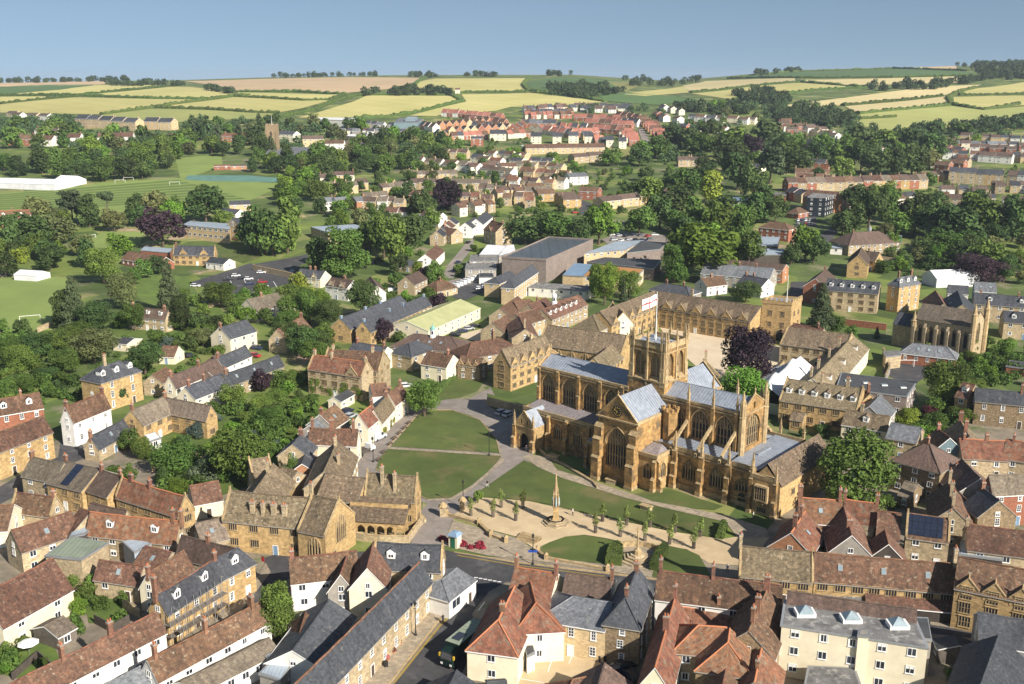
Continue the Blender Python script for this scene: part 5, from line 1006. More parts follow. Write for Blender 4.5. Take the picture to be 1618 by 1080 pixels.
# ---------------------------------------------------------------- small things of the close
def memorial():
    p = gp(878, 826); t = thing('memorial', 'slender crocketed stone memorial cross on the pale gravel terrace', 'memorial', p)
    mb = MB(); [mb.lathe([(r, z), (r, z + .35), (r - .5, z + .35)], 8, 0) for r, z in ((3.0, -.1), (2.4, .25), (1.9, .6))]; mb.lathe([(1.9, .95), (0, .95)], 8, 0); mb.build('step', ['stone'], t)
    mb = MB(); mb.lathe([(1.0, .9), (1.0, 1.3), (.75, 1.5), (.75, 3.6), (1.0, 3.8), (1.0, 4.0)], 4, 0, (0, 0, 0), .785); mb.build('pedestal', ['ham'], t)
    mb = MB(); mb.lathe([(.5, 4.0), (.5, 6.4), (.7, 6.5), (.6, 6.6), (.42, 7.2), (.12, 10.6), (.2, 10.7), (0, 11.1)], 8, 0)
    for k in range(4):
        a = k * 1.5708 + .785; x, y = .72 * math.cos(a), .72 * math.sin(a); mb.tube((x, y, 4.0), (x, y, 6.6), .14, .12, 4); mb.tube((x, y, 6.6), (x * .9, y * .9, 7.9), .16, .02, 4)
    mb.build('spire', ['trim'], t)
    for k in range(4):
        a = k * 1.5708; mb = MB(); mb.lathe([(.2, 4.0), (.24, 4.6), (.17, 5.2), (.2, 5.4), (.12, 5.6), (.13, 5.85), (0, 6.0)], 8, 0, (.62 * math.cos(a), .62 * math.sin(a), 0)); mb.build('statuette', ['bluish'], t)
mat('bluish', (0.30, 0.40, 0.42), (0.2, 0.28, 0.3), bump=0)
memorial()
def war_memorial():
    p = gp(1007, 884); t = thing('war_memorial', 'slim stone cross on octagonal steps with curved low screen wall between hedges', 'memorial', p)
    for k, (r, z) in enumerate(((4.2, 0), (3.3, .4), (2.5, .8), (1.7, 1.2))): mb = MB(); mb.lathe([(r, z - .3), (r, z + .4), (r - 1, z + .4)], 8, 0, (0, 0, 0), .39); mb.build('step', ['stone'], t)
    mb = MB(); mb.lathe([(1.0, 1.5), (.9, 2.6), (.45, 2.9), (.26, 3.2), (.17, 7.2), (.3, 7.4), (.17, 7.6), (.1, 8.6), (0, 8.8)], 8, 0); mb.box(-.6, .6, -.12, .12, 7.9, 8.15); mb.build('cross', ['trim'], t)
    mb = MB()
    for k in range(8):
        a0, a1 = .35 + k * .3, .35 + (k + 1) * .3; c = [(r * math.cos(a), r * math.sin(a)) for a in (a0, a1) for r in (6.6, 7.1)]; mb.prism([c[0], c[1], c[3], c[2]], -.3, 1.5)
    mb.build('screen_wall', ['trim'], t)
    mb = MB(); mb.prism([(7.4 * math.cos(a), 7.4 * math.sin(a)) for a in [k * .3927 for k in range(16)]], -.1, .16); mb.build('paving', ['g_pave'], t); t.scale = (.85, .85, .8)
war_memorial()
LAMP = {}
def lamp(px, py, label, h=5.6, sign=False):
    t = thing('street_lamp', label, 'street lamp', gp(px, py))
    if not LAMP:
        mb = MB(); mb.lathe([(.24, 0), (.24, .5), (.13, .7), (.09, 1.2), (.07, h), (.16, h + .05)], 8, 0); mb.box(-.35, .35, -.03, .03, h - .5, h - .44); LAMP['p'] = mb.mesh('post', ['blackmetal'])
        mb = MB(); mb.lathe([(.14, h + .05), (.26, h + .6), (.05, h + .95), (0, h + 1.1)], 6, 0); LAMP['l'] = mb.mesh('lantern', ['blackmetal'])
    link('post', LAMP['p'], t); link('lantern', LAMP['l'], t)
    if sign:
        mb = MB(); mb.box(-.9, .9, -.04, .04, 2.6, 3.05); mb.build('sign_board', ['signblue'], t)
mat('signblue', (0.02, 0.07, 0.35), (0.02, 0.05, 0.28), bump=0, rough=0.5)
for x, y, l in ((773, 720, 'black street lamp beside the path that cuts the two round lawns'), (732, 802, 'black street lamp where the lane meets the gravel terrace'), (660, 660, 'black street lamp outside the cottages at the bend of the lane'), (590, 730, 'black street lamp beside the parked flatbed truck'), (657, 1005, 'black street lamp on the pavement before the long slate terrace'), (371, 945, 'tall lamp post in front of the golden scaffolded house')): lamp(x, y, l)
lamp(842, 892, 'black street lamp with blue sign by the memorial steps', sign=True)
YT = {}
leaf('leaf_young', (0.24, 0.29, 0.09), (0.15, 0.20, 0.05))
def young(px, py, i, grp):
    t = thing('young_tree', f'slim young tree in slatted guard, {nth(i)} of the {grp} line along the gravel terrace', 'tree', gp(px, py), i * 1.3, 'young trees along the gravel terrace')
    if not YT:
        rnd = random.Random(4)
        for v in range(3): YT[v] = leaf_mesh('crown', [quads_on(rnd, [(rnd.uniform(-.35, .35), rnd.uniform(-.35, .35), 2.2 + .42 * k, .75 - .09 * abs(k - 2), .6) for k in range(7)], 330, .17)], 'leaf_young')
        mb = MB(); mb.tube((0, 0, 0), (0, 0, 4.2), .07, .03, 6); YT['t'] = mb.mesh('trunk', ['bark'])
        mb = MB()
        for k in range(10): a = k * .628; mb.tube((.36 * math.cos(a), .36 * math.sin(a), 0), (.36 * math.cos(a), .36 * math.sin(a), 1.9), .07, .07, 4)
        for z in (.3, 1.1, 1.8): mb.lathe([(.42, z), (.42, z + .1)], 10, 0)
        YT['g'] = mb.mesh('tree_guard', ['shed'])
    t.scale = (.88, .88, .86); link('crown', YT[i % 3], t); link('trunk', YT['t'], t); link('tree_guard', YT['g'], t)
for i, (x, y) in enumerate(((792, 802), (826, 803), (952, 824), (990, 830), (1027, 833), (1066, 842), (1106, 848))): young(x, y, i, 'back')
for i, (x, y) in enumerate(((744, 815), (779, 817), (815, 823), (941, 842), (980, 848), (1019, 855), (1058, 860), (1096, 867))): young(x, y, i, 'front')
tree('m', 755, 795, 16, 22, 'slim leafy young tree at the lane end of the gravel terrace')
def low_wall(pix, h, label, piers=True, m='stone', w=.4, cat='wall', name='boundary_wall', dz=0):
    P = poly_w(pix); t = thing(name, label, cat, P[0]); mb = MB(); cp = MB()
    for a, b in zip(P, P[1:]):
        d = Vector((b.x - a.x, b.y - a.y, 0)); n_ = max(1, int(d.length / 25)); q = Vector((-d.y, d.x, 0)).normalized() * w / 2
        for i in range(n_):
            s, e = a.lerp(b, i / n_), a.lerp(b, (i + 1) / n_)
            for p in (s, e): p.z = float(elev(p.x, p.y))
            s, e = s - P[0], e - P[0]; U = Vector((0, 0, 1))
            for o_, k in ((-1, mb), (1, mb)): k.face([s + q * o_ - U, e + q * o_ - U, e + q * o_ + U * h, s + q * o_ + U * h])
            mb.face([s - q - U, s + q - U, s + q + U * h, s - q + U * h]); mb.face([e - q - U, e + q - U, e + q + U * h, e - q + U * h])
            cp.face([s - q * 1.3 + U * h, e - q * 1.3 + U * h, e + q * 1.3 + U * (h + .1), s + q * 1.3 + U * (h + .1)])
    mb.build('wall', [m], t); cp.build('coping', ['trim' if m != 'boards' else m], t)
    if piers:
        for p in P: pb = MB(); p = p - P[0]; pb.box(p.x - .4, p.x + .4, p.y - .4, p.y + .4, p.z - 1, p.z + h + .5); pb.lathe([(.55, h + .5), (.5, h + .65), (0, h + 1.0)], 4, 0, (p.x, p.y, p.z), .785); pb.build('pier', ['trim'], t)
    return t
low_wall([(706, 815), (757, 829), (776, 848), (800, 857)], .7, 'low stone wall with piers edging the gravel above the pavement')
low_wall([(850, 873), (863, 884), (960, 902)], .6, 'low stone wall with piers below the trimmed lawn by the road')
low_wall([(852, 712), (864, 723), (894, 738), (938, 764), (944, 772)], .6, 'dark low wall curving past the tombs outside the porch', False)
def steps():
    A = gp(812, 853); B = gp(842, 862); u = (B - A).normalized(); t = thing('stone_stair', 'pale stone steps climbing from the pavement to the gravel', 'steps', A, math.atan2(u.y, u.x)); n = (B - A).length
    for k in range(6): mb = MB(); mb.box(0, n, k * .42, 3.2, -.5, .06 + .12 * k); mb.build('step', ['trim'], t)
steps()
def kiosk():
    p = gp(719, 863); t = thing('kiosk', 'small green-doored stone kiosk with blue pyramid roof beside red flowers', 'kiosk', p, -.5); mb = MB(); mb.box(-1.0, 1.0, -.8, .8, -.2, 2.6); mb.build('wall', ['cream'], t)
    mb = MB(); mb.lathe([(1.65, 2.55), (1.2, 3.0), (.9, 3.2), (0, 3.3)], 4, 0, (0, 0, 0), .785); mb.build('roof', ['r_blue'], t); mb = MB(); mb.box(-.5, .5, -.86, -.8, 0, 2.1); mb.build('door', ['greendoor'], t)
mat('greendoor', (0.03, 0.16, 0.09), (0.02, 0.12, 0.07), bump=0)
kiosk()
def flowers(px, py, r, n, m, label):
    t = link('flower_bed', leaf_mesh('flower_bed', [quads_on(random.Random(int(px)), [(random.Random(k).uniform(-r, r), random.Random(k + 9).uniform(-r * .45, r * .45), .25, .8, .5) for k in range(9)], n, .22)], m), None, gp(px, py), -.4); tag(t, label, 'flower bed')
mat('petals', (0.33, 0.025, 0.05), (0.12, 0.02, 0.03), coord='Object', s1=2, bump=0, vcol=True)
flowers(742, 862, 3.0, 900, 'petals', 'bed of deep red flowers beside the small kiosk'); flowers(706, 853, 1.6, 450, 'petals', 'smaller red flower bed behind the kiosk')
hedge_block([(956, 893), (982, 895), (984, 872), (975, 865), (962, 872)], 1.7, 'broad clipped hedge beside the war memorial on its lamp post side'); hedge_block([(1026, 901), (1040, 903), (1056, 872), (1047, 867), (1036, 880)], 1.7, 'broad clipped hedge beside the war memorial on its shop range side')
hedge([(1136, 852), (1143, 832)], 1.6, 1.6, 'short clipped hedge at the east end of the gravel terrace', step=.5)
def tomb(px, py, rz, label):
    t = thing('tomb', label, 'tomb', gp(px, py), rz); mb = MB(); mb.box(-1.2, 1.2, -.55, .55, -.2, 1.0); mb.build('chest', ['stone'], t); mb = MB(); mb.box(-1.4, 1.4, -.7, .7, 1.0, 1.2); mb.build('slab', ['trim'], t)
tomb(875, 726, -.6, 'pale chest tomb on the grass beside the abbey porch'); tomb(966, 764, -.6, 'pale chest tomb below the great transept window'); tomb(1021, 806, -.7, 'flat pale tomb slab on the lawn edge by the paved path')
# ---------------------------------------------------------------- vehicles and people
CARM = {}
def car_parts(kind):
    if kind in CARM: return CARM[kind]
    van = kind == 'van'; L_, w, h0, h1 = (4.9, .95, 1.15, 1.95) if van else (4.2, .86, .86, 1.42)
    mb = MB(); prof = [(-L_/2, .3), (L_/2, .3), (L_/2, .62), (L_/2 - .25, h0 - .08), (L_/2 - 1.15, h0), (-L_/2 + .15, h0), (-L_/2, h0 - .12)]
    for s in (-1, 1): f = [(x, s * w, z) for x, z in prof]; mb.face(f if s < 0 else f[::-1])
    for (a, b), (c, d) in zip(prof, prof[1:] + prof[:1]): mb.face([(a, -w, b), (a, w, b), (c, w, d), (c, -w, d)])
    gl = MB(); cab = [(-L_/2 + .12, h0), (L_/2 - 1.2, h0), (L_/2 - 1.85, h1), (-L_/2 + .5, h1)]; wi = w - .16
    lo = lambda p, s: (p[0], s * w * .97, p[1]); hi = lambda p, s: (p[0], s * wi, p[1])
    for s in (-1, 1): gl.face([lo(cab[0], s), lo(cab[1], s), hi(cab[2], s), hi(cab[3], s)])
    gl.face([lo(cab[1], -1), lo(cab[1], 1), hi(cab[2], 1), hi(cab[2], -1)]); gl.face([lo(cab[0], -1), lo(cab[0], 1), hi(cab[3], 1), hi(cab[3], -1)])
    rf = MB(); rf.box(cab[3][0] - .02, cab[2][0] + .05, -wi - .02, wi + .02, h1 - .05, h1 + .04)
    if van: rf.box(-L_/2 + .02, L_/2 - 2.3, -w * .985, w * .985, h0 - .1, h1 + .02)
    wh = MB(); wh.tube((0, -.1, 0), (0, .1, 0), .32, .32, 12); wh.face([(.32 * math.cos(k), -.1, .32 * math.sin(k)) for k in np.linspace(0, 6.28, 12, False)]); wh.tube((0, -.12, 0), (0, .12, 0), .18, .18, 8, 1)
    CARM[kind] = (mb, gl, rf, wh, L_, w); return CARM[kind]
PAINTS = {'white': (.78, .79, .80), 'silver': (.45, .47, .5), 'black': (.02, .02, .025), 'navy': (.025, .04, .09), 'blue': (.02, .07, .42), 'red': (.42, .03, .03), 'grey': (.16, .17, .18), 'lightgrey': (.5, .55, .58), 'darkblue': (.02, .03, .06)}
for k_, c_ in PAINTS.items(): mat('car_' + k_, c_, tuple(x * .95 for x in c_), bump=0, rough=.25, var=.02, rand=.02, spec=.6)
CARME = {}
def car(px, py, rz, col, label, kind='car', group=None, detail=True):
    """rz: heading in the world, degrees anticlockwise from east."""
    p = gp(px, py) + Vector((0, 0, .12)); t = thing('parked_car' if kind == 'car' else 'parked_van', label, kind, p, math.radians(rz), group); mb, gl, rf, wh, L_, w = car_parts(kind)
    k = (kind, col)
    if k not in CARME: CARME[k] = (mb.mesh('body', ['car_' + col]), rf.mesh('roof', ['car_' + col]))
    if kind + 'g' not in CARME: CARME[kind + 'g'] = gl.mesh('window', ['glass']); CARME[kind + 'w'] = wh.mesh('wheel', ['blackmetal', 'greymetal'])
    link('body', CARME[k][0], t); link('roof', CARME[k][1], t); link('window', CARME[kind + 'g'], t)
    if detail:
        for x in (-L_ * .31, L_ * .31):
            for y in (-w + .05, w - .05): link('wheel', CARME[kind + 'w'], t, (x, y, .32))
SKIN = mat('skin', (0.50, 0.32, 0.23), (0.46, 0.29, 0.2), bump=0)
def person(px, py, rz, top, legs, label):
    p = gp(px, py) + Vector((0, 0, .13))
    J = [((0, 0, .95), .15), ((0, 0, 1.2), .16), ((0, 0, 1.42), .17), ((0, 0, 1.54), .06), ((0, .01, 1.66), .105), ((0, .01, 1.75), .085), ((.2, 0, 1.40), .065), ((.26, .03, 1.12), .05), ((.25, .12, .88), .04), ((-.2, 0, 1.40), .065), ((-.26, -.02, 1.12), .05), ((-.25, .06, .88), .04),
         ((.1, 0, .88), .1), ((.11, .12, .48), .07), ((.11, .10, .07), .05), ((.11, .24, .04), .045), ((-.1, 0, .88), .1), ((-.11, -.06, .48), .07), ((-.11, -.22, .09), .05), ((-.11, -.08, .04), .045)]
    E_ = [(0, 1), (1, 2), (2, 3), (3, 4), (4, 5), (2, 6), (6, 7), (7, 8), (2, 9), (9, 10), (10, 11), (0, 12), (12, 13), (13, 14), (14, 15), (0, 16), (16, 17), (17, 18), (18, 19)]
    me = bpy.data.meshes.new('person'); me.from_pydata([j[0] for j in J], E_, []); o = link('person', me, None, p, rz); m = o.modifiers.new('skin', 'SKIN')
    for i, v in enumerate(me.skin_vertices[0].data): v.radius = (J[i][1], J[i][1] * (.8 if i < 3 else 1)); v.use_root = i == 0
    m2 = o.modifiers.new('sub', 'SUBSURF'); m2.levels = m2.render_levels = 1
    dg = bpy.context.evaluated_depsgraph_get(); nm = bpy.data.meshes.new_from_object(o.evaluated_get(dg)); o.modifiers.clear(); o.data = nm
    nm.materials.clear()
    for k in ('skin', top, legs, 'door'): nm.materials.append(MATS[k])
    for f in nm.polygons:
        z = f.center.z; ax = abs(f.center.x); f.material_index = 3 if z < .1 or (z > 1.70) else 2 if z < .95 and ax < .2 else 1 if (.95 <= z < 1.5 and (ax < .2 or z > 1.15)) else 0
    tag(o, label, 'person')
mat('cloth_white', (.7, .68, .68), (.62, .6, .6), bump=0); mat('cloth_dark', (.03, .035, .05), (.02, .025, .035), bump=0); mat('cloth_pink', (.55, .32, .34), (.5, .28, .3), bump=0)
person(831.5, 714, .4, 'cloth_dark', 'cloth_dark', 'person in dark clothes walking out of the abbey porch'); person(834.5, 712, .6, 'cloth_pink', 'cloth_white', 'person in pale pink top walking beside the abbey porch')
person(738, 927, 2.0, 'cloth_white', 'cloth_dark', 'person in white shirt crossing at the corner shop'); person(1190, 820, 1.2, 'cloth_white', 'cloth_dark', 'person in white top in the shade of the abbey east end'); person(1149, 904, 2.2, 'cloth_white', 'cloth_dark', 'person in white shirt on the shaded pavement by the long shop range'); person(658, 838, .5, 'cloth_pink', 'cloth_dark', 'person walking up the lane past the almshouse gable')
def lorry():
    A = gp(748, 1000); t = thing('lorry', 'dark green horse lorry with pale flat roof parked along the shaded road', 'lorry', gp(733, 1034) + Vector((0, 0, .1)), math.radians(59)); mb = MB(); mb.box(-3.2, 4.6, -1.25, 1.25, .7, 3.7, 0); mb.build('box_body', ['lorrygreen'], t)
    mb = MB(); mb.box(-3.3, 4.7, -1.3, 1.3, 3.7, 3.82, 0); mb.box(-2.4, -.2, -.7, .7, 3.82, 3.95, 1); mb.build('roof', ['r_green', 'glass'], t)
    mb = MB(); P = [(-3.25, .5), (-5.0, .5), (-5.1, 1.6), (-4.7, 2.8), (-3.25, 2.95)]
    for s in (-1, 1): mb.face([(x, s * 1.15, z) for x, z in P])
    for (a, b), (c, d) in zip(P, P[1:] + P[:1]): mb.face([(a, -1.15, b), (a, 1.15, b), (c, 1.15, d), (c, -1.15, d)])
    mb.build('cab', ['lorrygreen'], t); g = MB(); g.face([(-5.09, -1.0, 1.75), (-5.09, 1.0, 1.75), (-4.78, 1.0, 2.7), (-4.78, -1.0, 2.7)]); g.build('windscreen', ['glass'], t)
    for s in (-1, 1): h = MB(); h.box(-5.12, -5.0, s * .85 - .18, s * .85 + .18, .75, 1.05); h.build('headlight', ['paint'], t); y = MB(); y.box(-5.0, -4.7, s * 1.32 - .12, s * 1.32 + .12, 1.9, 2.5); y.build('mirror', ['busyellow'], t)
    me = MB(); me.tube((0, -.16, 0), (0, .16, 0), .5, .5, 14); me.face([(.5 * math.cos(k), -.16, .5 * math.sin(k)) for k in np.linspace(0, 6.28, 14, False)]); me = me.mesh('wheel', ['blackmetal'])
    for x in (-4.1, 2.6):
        for y in (-1.1, 1.1): link('wheel', me, t, (x, y, .5))
mat('lorrygreen', (0.012, 0.03, 0.028), (0.01, 0.024, 0.022), bump=0, rough=.3); mat('busyellow', (.55, .38, .03), (.5, .34, .03), bump=0)
lorry()
def marquee(pix, he, hr, label, bays=1):
    P = [gp(*q) for q in pix]; A = (P[0] + P[3]) / 2; B = (P[1] + P[2]) / 2; u = (B - A); l_ = u.length; u.normalize(); w = max(5.0, abs((P[3] - P[0]).dot(Vector((-u.y, u.x, 0))))); t = thing('marquee', label, 'marquee', (A + B) / 2, math.atan2(u.y, u.x)); FOOT.append((t.location.x, t.location.y, l_ * .5))
    mb = MB(); h = w / 2
    for s in (-1, 1): mb.face([(-l_/2, s*h, -1.5), (l_/2, s*h, -1.5), (l_/2, s*h, he), (-l_/2, s*h, he)])
    for x in (-l_/2, l_/2): mb.face([(x, -h, -1.5), (x, h, -1.5), (x, h, he), (x, 0, hr), (x, -h, he)])
    mb.build('wall', ['r_white'], t); mb = MB()
    for s in (-1, 1): mb.grid((-l_/2 - .2, s*(h + .2), he), (l_/2 + .2, s*(h + .2), he), (l_/2 + .2, 0, hr), (-l_/2 - .2, 0, hr), max(2, int(l_ / 3)), 2, .08)
    mb.build('roof', ['r_white'], t); return t
def peak_tent(px, py, n, label):
    A, B = gp(*px), gp(*py); u = B - A; l_ = u.length; u.normalize(); t = thing('marquee', label, 'marquee', (A + B) / 2, math.atan2(u.y, u.x)); w = 17.0; mb = MB(); FOOT.append((t.location.x, t.location.y, l_ * .6))
    def zr(x, y): 
        r = max(0.0, 1 - abs(y) / (w / 2)); m_ = max(math.exp(-((x - c) / 2.4) ** 2) for c in [(-l_/2 + l_ * (k + .5) / n) for k in range(n)]); return 3.4 + 6.2 * r ** 1.35 * (.78 + .22 * m_)
    nx, ny = 24, 14
    for i in range(nx):
        for j in range(ny):
            q = [(-l_/2 + l_ * a / nx, -w/2 + w * b / ny) for a, b in ((i, j), (i+1, j), (i+1, j+1), (i, j+1))]; mb.face([(x, y, zr(x, y)) for x, y in q])
    mb.build('canopy', ['r_white'], t, smooth=True); mb = MB()
    for s in (-1, 1): mb.face([(-l_/2, s*w/2, -1), (l_/2, s*w/2, -1), (l_/2, s*w/2, 3.0), (-l_/2, s*w/2, 3.0)]); mb.face([(s*l_/2, -w/2, -1), (s*l_/2, w/2, -1), (s*l_/2, w/2, 3.4), (s*l_/2, -w/2, 3.0)])
    mb.build('wall', ['r_white'], t)
def goal(px, py, rz, label, s=1.0):
    t = thing('football_goal', label, 'goal', gp(px, py), rz); mb = MB(); w, h, r = 3.6 * s, 2.4 * s, .1
    for x in (-w, w): mb.tube((x, 0, 0), (x, 0, h), r, r, 5); mb.tube((x, 0, h), (x, 1.6, 0), .05, .05, 4); mb.tube((x, 0, 0), (x, 1.6, 0), .05, .05, 4)
    mb.tube((-w, 0, h), (w, 0, h), r, r, 5); mb.tube((-w, 1.6, 0), (w, 1.6, 0), .05, .05, 4); mb.build('frame', ['paint'], t)
for x, y, r, l in ((276, 292, .2, 'white football goal on the striped field, the one standing alone'), (190, 289, .4, 'white football goal at the trees on the striped field edge'), (203, 285, .3, 'white football goal nearly under the trees by the striped field'), (48, 508, .4, 'small white goal frame on the plain green field'), (144, 378, 1.2, 'white goal at the edge of the small sports court'), (1426, 580, 0, 'white goal on the dark tarmac yard beside the chapel')): goal(x, y, r, l)
# ---------------------------------------------------------------- the near streets
H = house
H(440,1107,663,888,(687,913),5.6,8.8,'r_slate','stone','long slate-roofed stone terrace with white sash windows along the shaded road','terrace','terrace',win='sash',spc=3.6,ridge='r_red')
H(593,857,700,862,(690,900),6.4,10.2,'r_slate','stone','grey slate house with two white dormers and a stone gable facing the corner shop',dorm=2,cope=True)
H(590,857,580,898,6.4,6.2,10.0,'r_tile','cream','cream gabled house with dark red roof squeezed behind the slate terrace')
H(457,882,563,870,(452,923),5.4,8.6,'r_tile','white','mottled red-roofed white house opposite the almshouse chapel',ch=(.04,))
H(548,879,538,908,4.6,5.0,8.2,'r_tile','grey','narrow dark red gable wedged beside the mottled red roof')
H(520,948,462,1028,9.0,3.6,6.2,'r_slate','white','low patched slate and tile roof behind the leafy yard tree',door=False)
H(483,968,470,1012,5.0,3.2,5.2,'r_tile','white','small rusty tiled outbuilding below the patched slate roof',door=False)
H(698,916,722,898,8.0,3.4,4.7,'r_pale','white','single-storey white corner shop with grey slate roof and big windows','shop','shop',hip='a',win='shop',winh=1.7)
block([(410,1063),(433,1040),(470,1037),(443,1073)],3.4,'r_metal','grey','low grey flat-roofed shed beside the slate terrace back, front one'); block([(420,1033),(457,1013),(461,1027),(427,1048)],3.2,'r_metal','white','pale blue flat roof of a small back addition',nowin=True)
H(43,1067,247,967,(173,1035),5.2,8.0,'r_tile','white','long mottled tile roof over white wall, chimneys along its ridge','terrace','terrace',ch=(.25,.62),chh=2.2); H(-60,1118,40,1069,8.5,5.2,8.0,'r_tile','white','mottled tile roof at the frame edge continuing the long white terrace')
H(233,1043,413,950,(336,1027),4.8,7.6,'r_tile','white','white terrace with mottled red-brown roof before the scaffolded house','terrace','terrace',ch=(.06,.48,.9),chh=2.0)
H(285,1078,425,1008,5.2,2.9,4.3,'r_grey','white','low brown-roofed white row below the mottled terrace',door=False,spc=2.4); H(150,1090,225,1052,7,3.4,5.6,'r_pale','white','small grey slate roof joining the two white terraces')
H(247,940,335,886,(300,943),5.8,8.8,'r_slate','ham','golden stone slate-roofed house wrapped in scaffolding with two white dormers',dorm=2,ch=((-.02,0),),chh=3.4,win='sash',ridge='r_red')
H(337,885,376,866,(383,897),5.8,8.8,'r_slate','ham','golden slate-roofed house with white garage doors at the street corner',dorm=1,ch=(.05,),win='sash',hip='b')
H(233,907,290,870,(273,910),4.4,7.4,'r_tile','cream','plain red-brown roof over cream wall behind the scaffolded house',ch=(.02,)); H(157,885,227,895,(185,918),3.6,6.2,'r_tile','stone','low dark tiled outhouse with a pale stone wall facing the garden',sky=1)
H(83,882,-30,940,(80,950),4.4,9.4,'r_tile','cream','great barn-like red roof sweeping down to a leafy courtyard garden','barn','barn',door=False,spc=6)
block([(113,847),(170,857),(128,883),(72,877)],6.2,'r_green','stone','grey-green flat roof over stone with one brick side',nowin=True); block([(128,817),(153,827),(133,843),(110,847)],5.4,'r_metal','boards','blue-grey sloping metal roof behind the grey-green one',nowin=True); block([(194,855),(217,850),(238,858),(212,872)],4.6,'r_metal','r_metal','small upright grey metal-clad box below the orange-red roof',nowin=True)
H(18,838,112,808,(65,862),4.6,8.0,'r_tile','stone','red-brown roof with a gabled porch and stone wall beside the grey-green flat roof',gab=0,sky=1); H(128,803,143,809,9.0,5,8,'r_tile','stone','brown tiled end bay joining the long orange roof')
H(143,809,284,824,(215,850),4.8,8.4,'r_red','stone','long orange-red roof with two small dormers and a rooflight',dorm=2,sky=2,ch=(.93,1.02),chh=2.4); H(230,863,272,873,7,3.0,5.2,'r_tile','stone','small red-brown roof beside the metal-clad box',sky=1)
H(287,846,372,867,(330,880),4.6,7.8,'r_brown','stone','dark brown roof between the orange-red roof and the almshouse',ch=(.5,)); H(308,828,350,818,8,3.4,6.2,'r_grey','stone','grey-brown roof just behind the almshouse west gable',sky=1)
H(70,990,100,974,6,2.3,3.5,'r_grey','shed','weathered wooden garden shed with grey felt roof','shed','garden_shed',door=False)
for a in ((48,725,100,730,(65,760),'first from the street bend',(.06,)),): pass
H(50,722,101,732,(58,756),5.4,8.6,'r_grey','stone','mossy grey-brown terrace house at the street bend end of the long row',ch=(.02,)); H(103,728,158,741,(112,772),5.4,8.6,'r_grey','ham','grey-brown terrace house with a dark blue strip on its roof',ch=(.02,),sky=0,solar=.22); H(160,743,192,753,(162,783),5.4,8.6,'r_brown','ham','brown terrace house between blue strip roof and orange-red roof',ch=(.02,.95)); H(193,755,293,785,(232,795),5.4,8.8,'r_red','ham','broad orange-red terrace roof next to the almshouse garden',ch=(.15,.45),cope=True)
H(25,778,88,786,(50,808),3.8,7.0,'r_tile','stone','dark red roof with pale stone gable, two tall white doors below',ch=(.95,),cope=True); H(-40,800,22,797,10,3.6,7.0,'r_tile','cream','dark red roof at the frame edge with cream wall below'); H(143,795,200,807,(165,818),4.2,7.4,'r_brown','stone','dark brown roof facing the broad orange-red terrace'); H(300,768,345,760,7,3.4,6.4,'r_tile','cream','small red tiled gable house in the almshouse garden corner')
H(-70,706,67,657,(50,694),6.8,10.4,'r_tile','ham','tall golden stone house with mottled brown roof at the left street corner',win='sash',spc=4.2); H(103,643,163,620,(118,665),6.6,10.4,'r_tile','white','white-gabled semi-detached house with brown roof, half its front brick',ch=(.02,.97),win='sash'); H(-60,640,62,620,(10,643),6.4,9.8,'r_tile','brick','red brick terrace with white dormers at the frame edge',dorm=3,ch=(.3,.75))
H(160,578,188,570,(160,605),8.6,12.0,'r_slate','ham','stately golden mansion with hipped slate roof and arched white windows',cat='mansion',name='mansion',hip='ab',dorm=3,ch=((.2,0),),chm='stone',chh=3.0,win='sash',spc=4.4,winh=2.0)
H(207,648,257,627,(235,668),5.2,8.8,'r_grey','ham','brown-roofed house with conservatory and brick bay in the walled garden',ch=(.03,),chm='brick'); H(257,627,333,641,(308,656),5.2,8.4,'r_grey','ham','brown-roofed wing with white windows above the shrubs',ch=(.05,)); H(142,690,195,663,(187,692),3.2,6.2,'r_slate','stone','low slate-roofed stone cottage at the road turn',sky=1,ch=(.02,))
block([(228,687),(245,682),(254,691),(236,697)],2.6,'r_white','white','little white conservatory with glass roof','conservatory','conservatory',spc=1.5)
H(267,595,342,566,(312,592),5.2,8.4,'r_brown','cream','long dark brown roof with cream wall, first of the pair above slate roofs',ch=(.03,.6)); H(343,565,388,546,(375,568),5.4,8.4,'r_slate','white','white house with slate roof beside the parked red car',ch=(.02,)); H(240,592,262,580,6,4,6.4,'r_tile','stone','dark tiled stone barn end beside the mansion steps',door=False)
H(292,612,350,590,(330,622),4.2,7.2,'r_slate','cream','low slate roof dotted with chimneys behind the gardens',ch=(.1,.5),chh=1.8); H(352,592,440,561,(405,585),4.2,7.2,'r_slate','stone','long low slate roof with three rooflights ending at the garden wall',sky=3,ch=(.05,)); H(330,588,352,578,6,3.6,6,'r_brown','brick','small brown roofed brick outhouse between slate roofs'); H(318,578,345,556,8,4.6,7.6,'r_brown','cream','brown hipped roof behind the dark parked car',hip='a')
H(258,546,282,547,7,2.5,5.2,'r_tile','cream','cream double garage with brown roof and brown doors','garage','garage')
H(495,560,580,572,(530,589),7.4,11.0,'r_red','stone','creeper-clad stone manor front with orange-red roof',cat='manor',name='manor_house',win='mullion',cope=True,ch=(.03,.35,.97),chm='stone',gab=1,dx=6,gabw=4); H(518,552,607,557,10.5,7.4,11.6,'r_tile','stone','tall stone-gabled rear range of the orange-roofed manor',cat='manor',name='manor_house',cope=True,ch=(.1,.8),chm='stone',win='mullion')
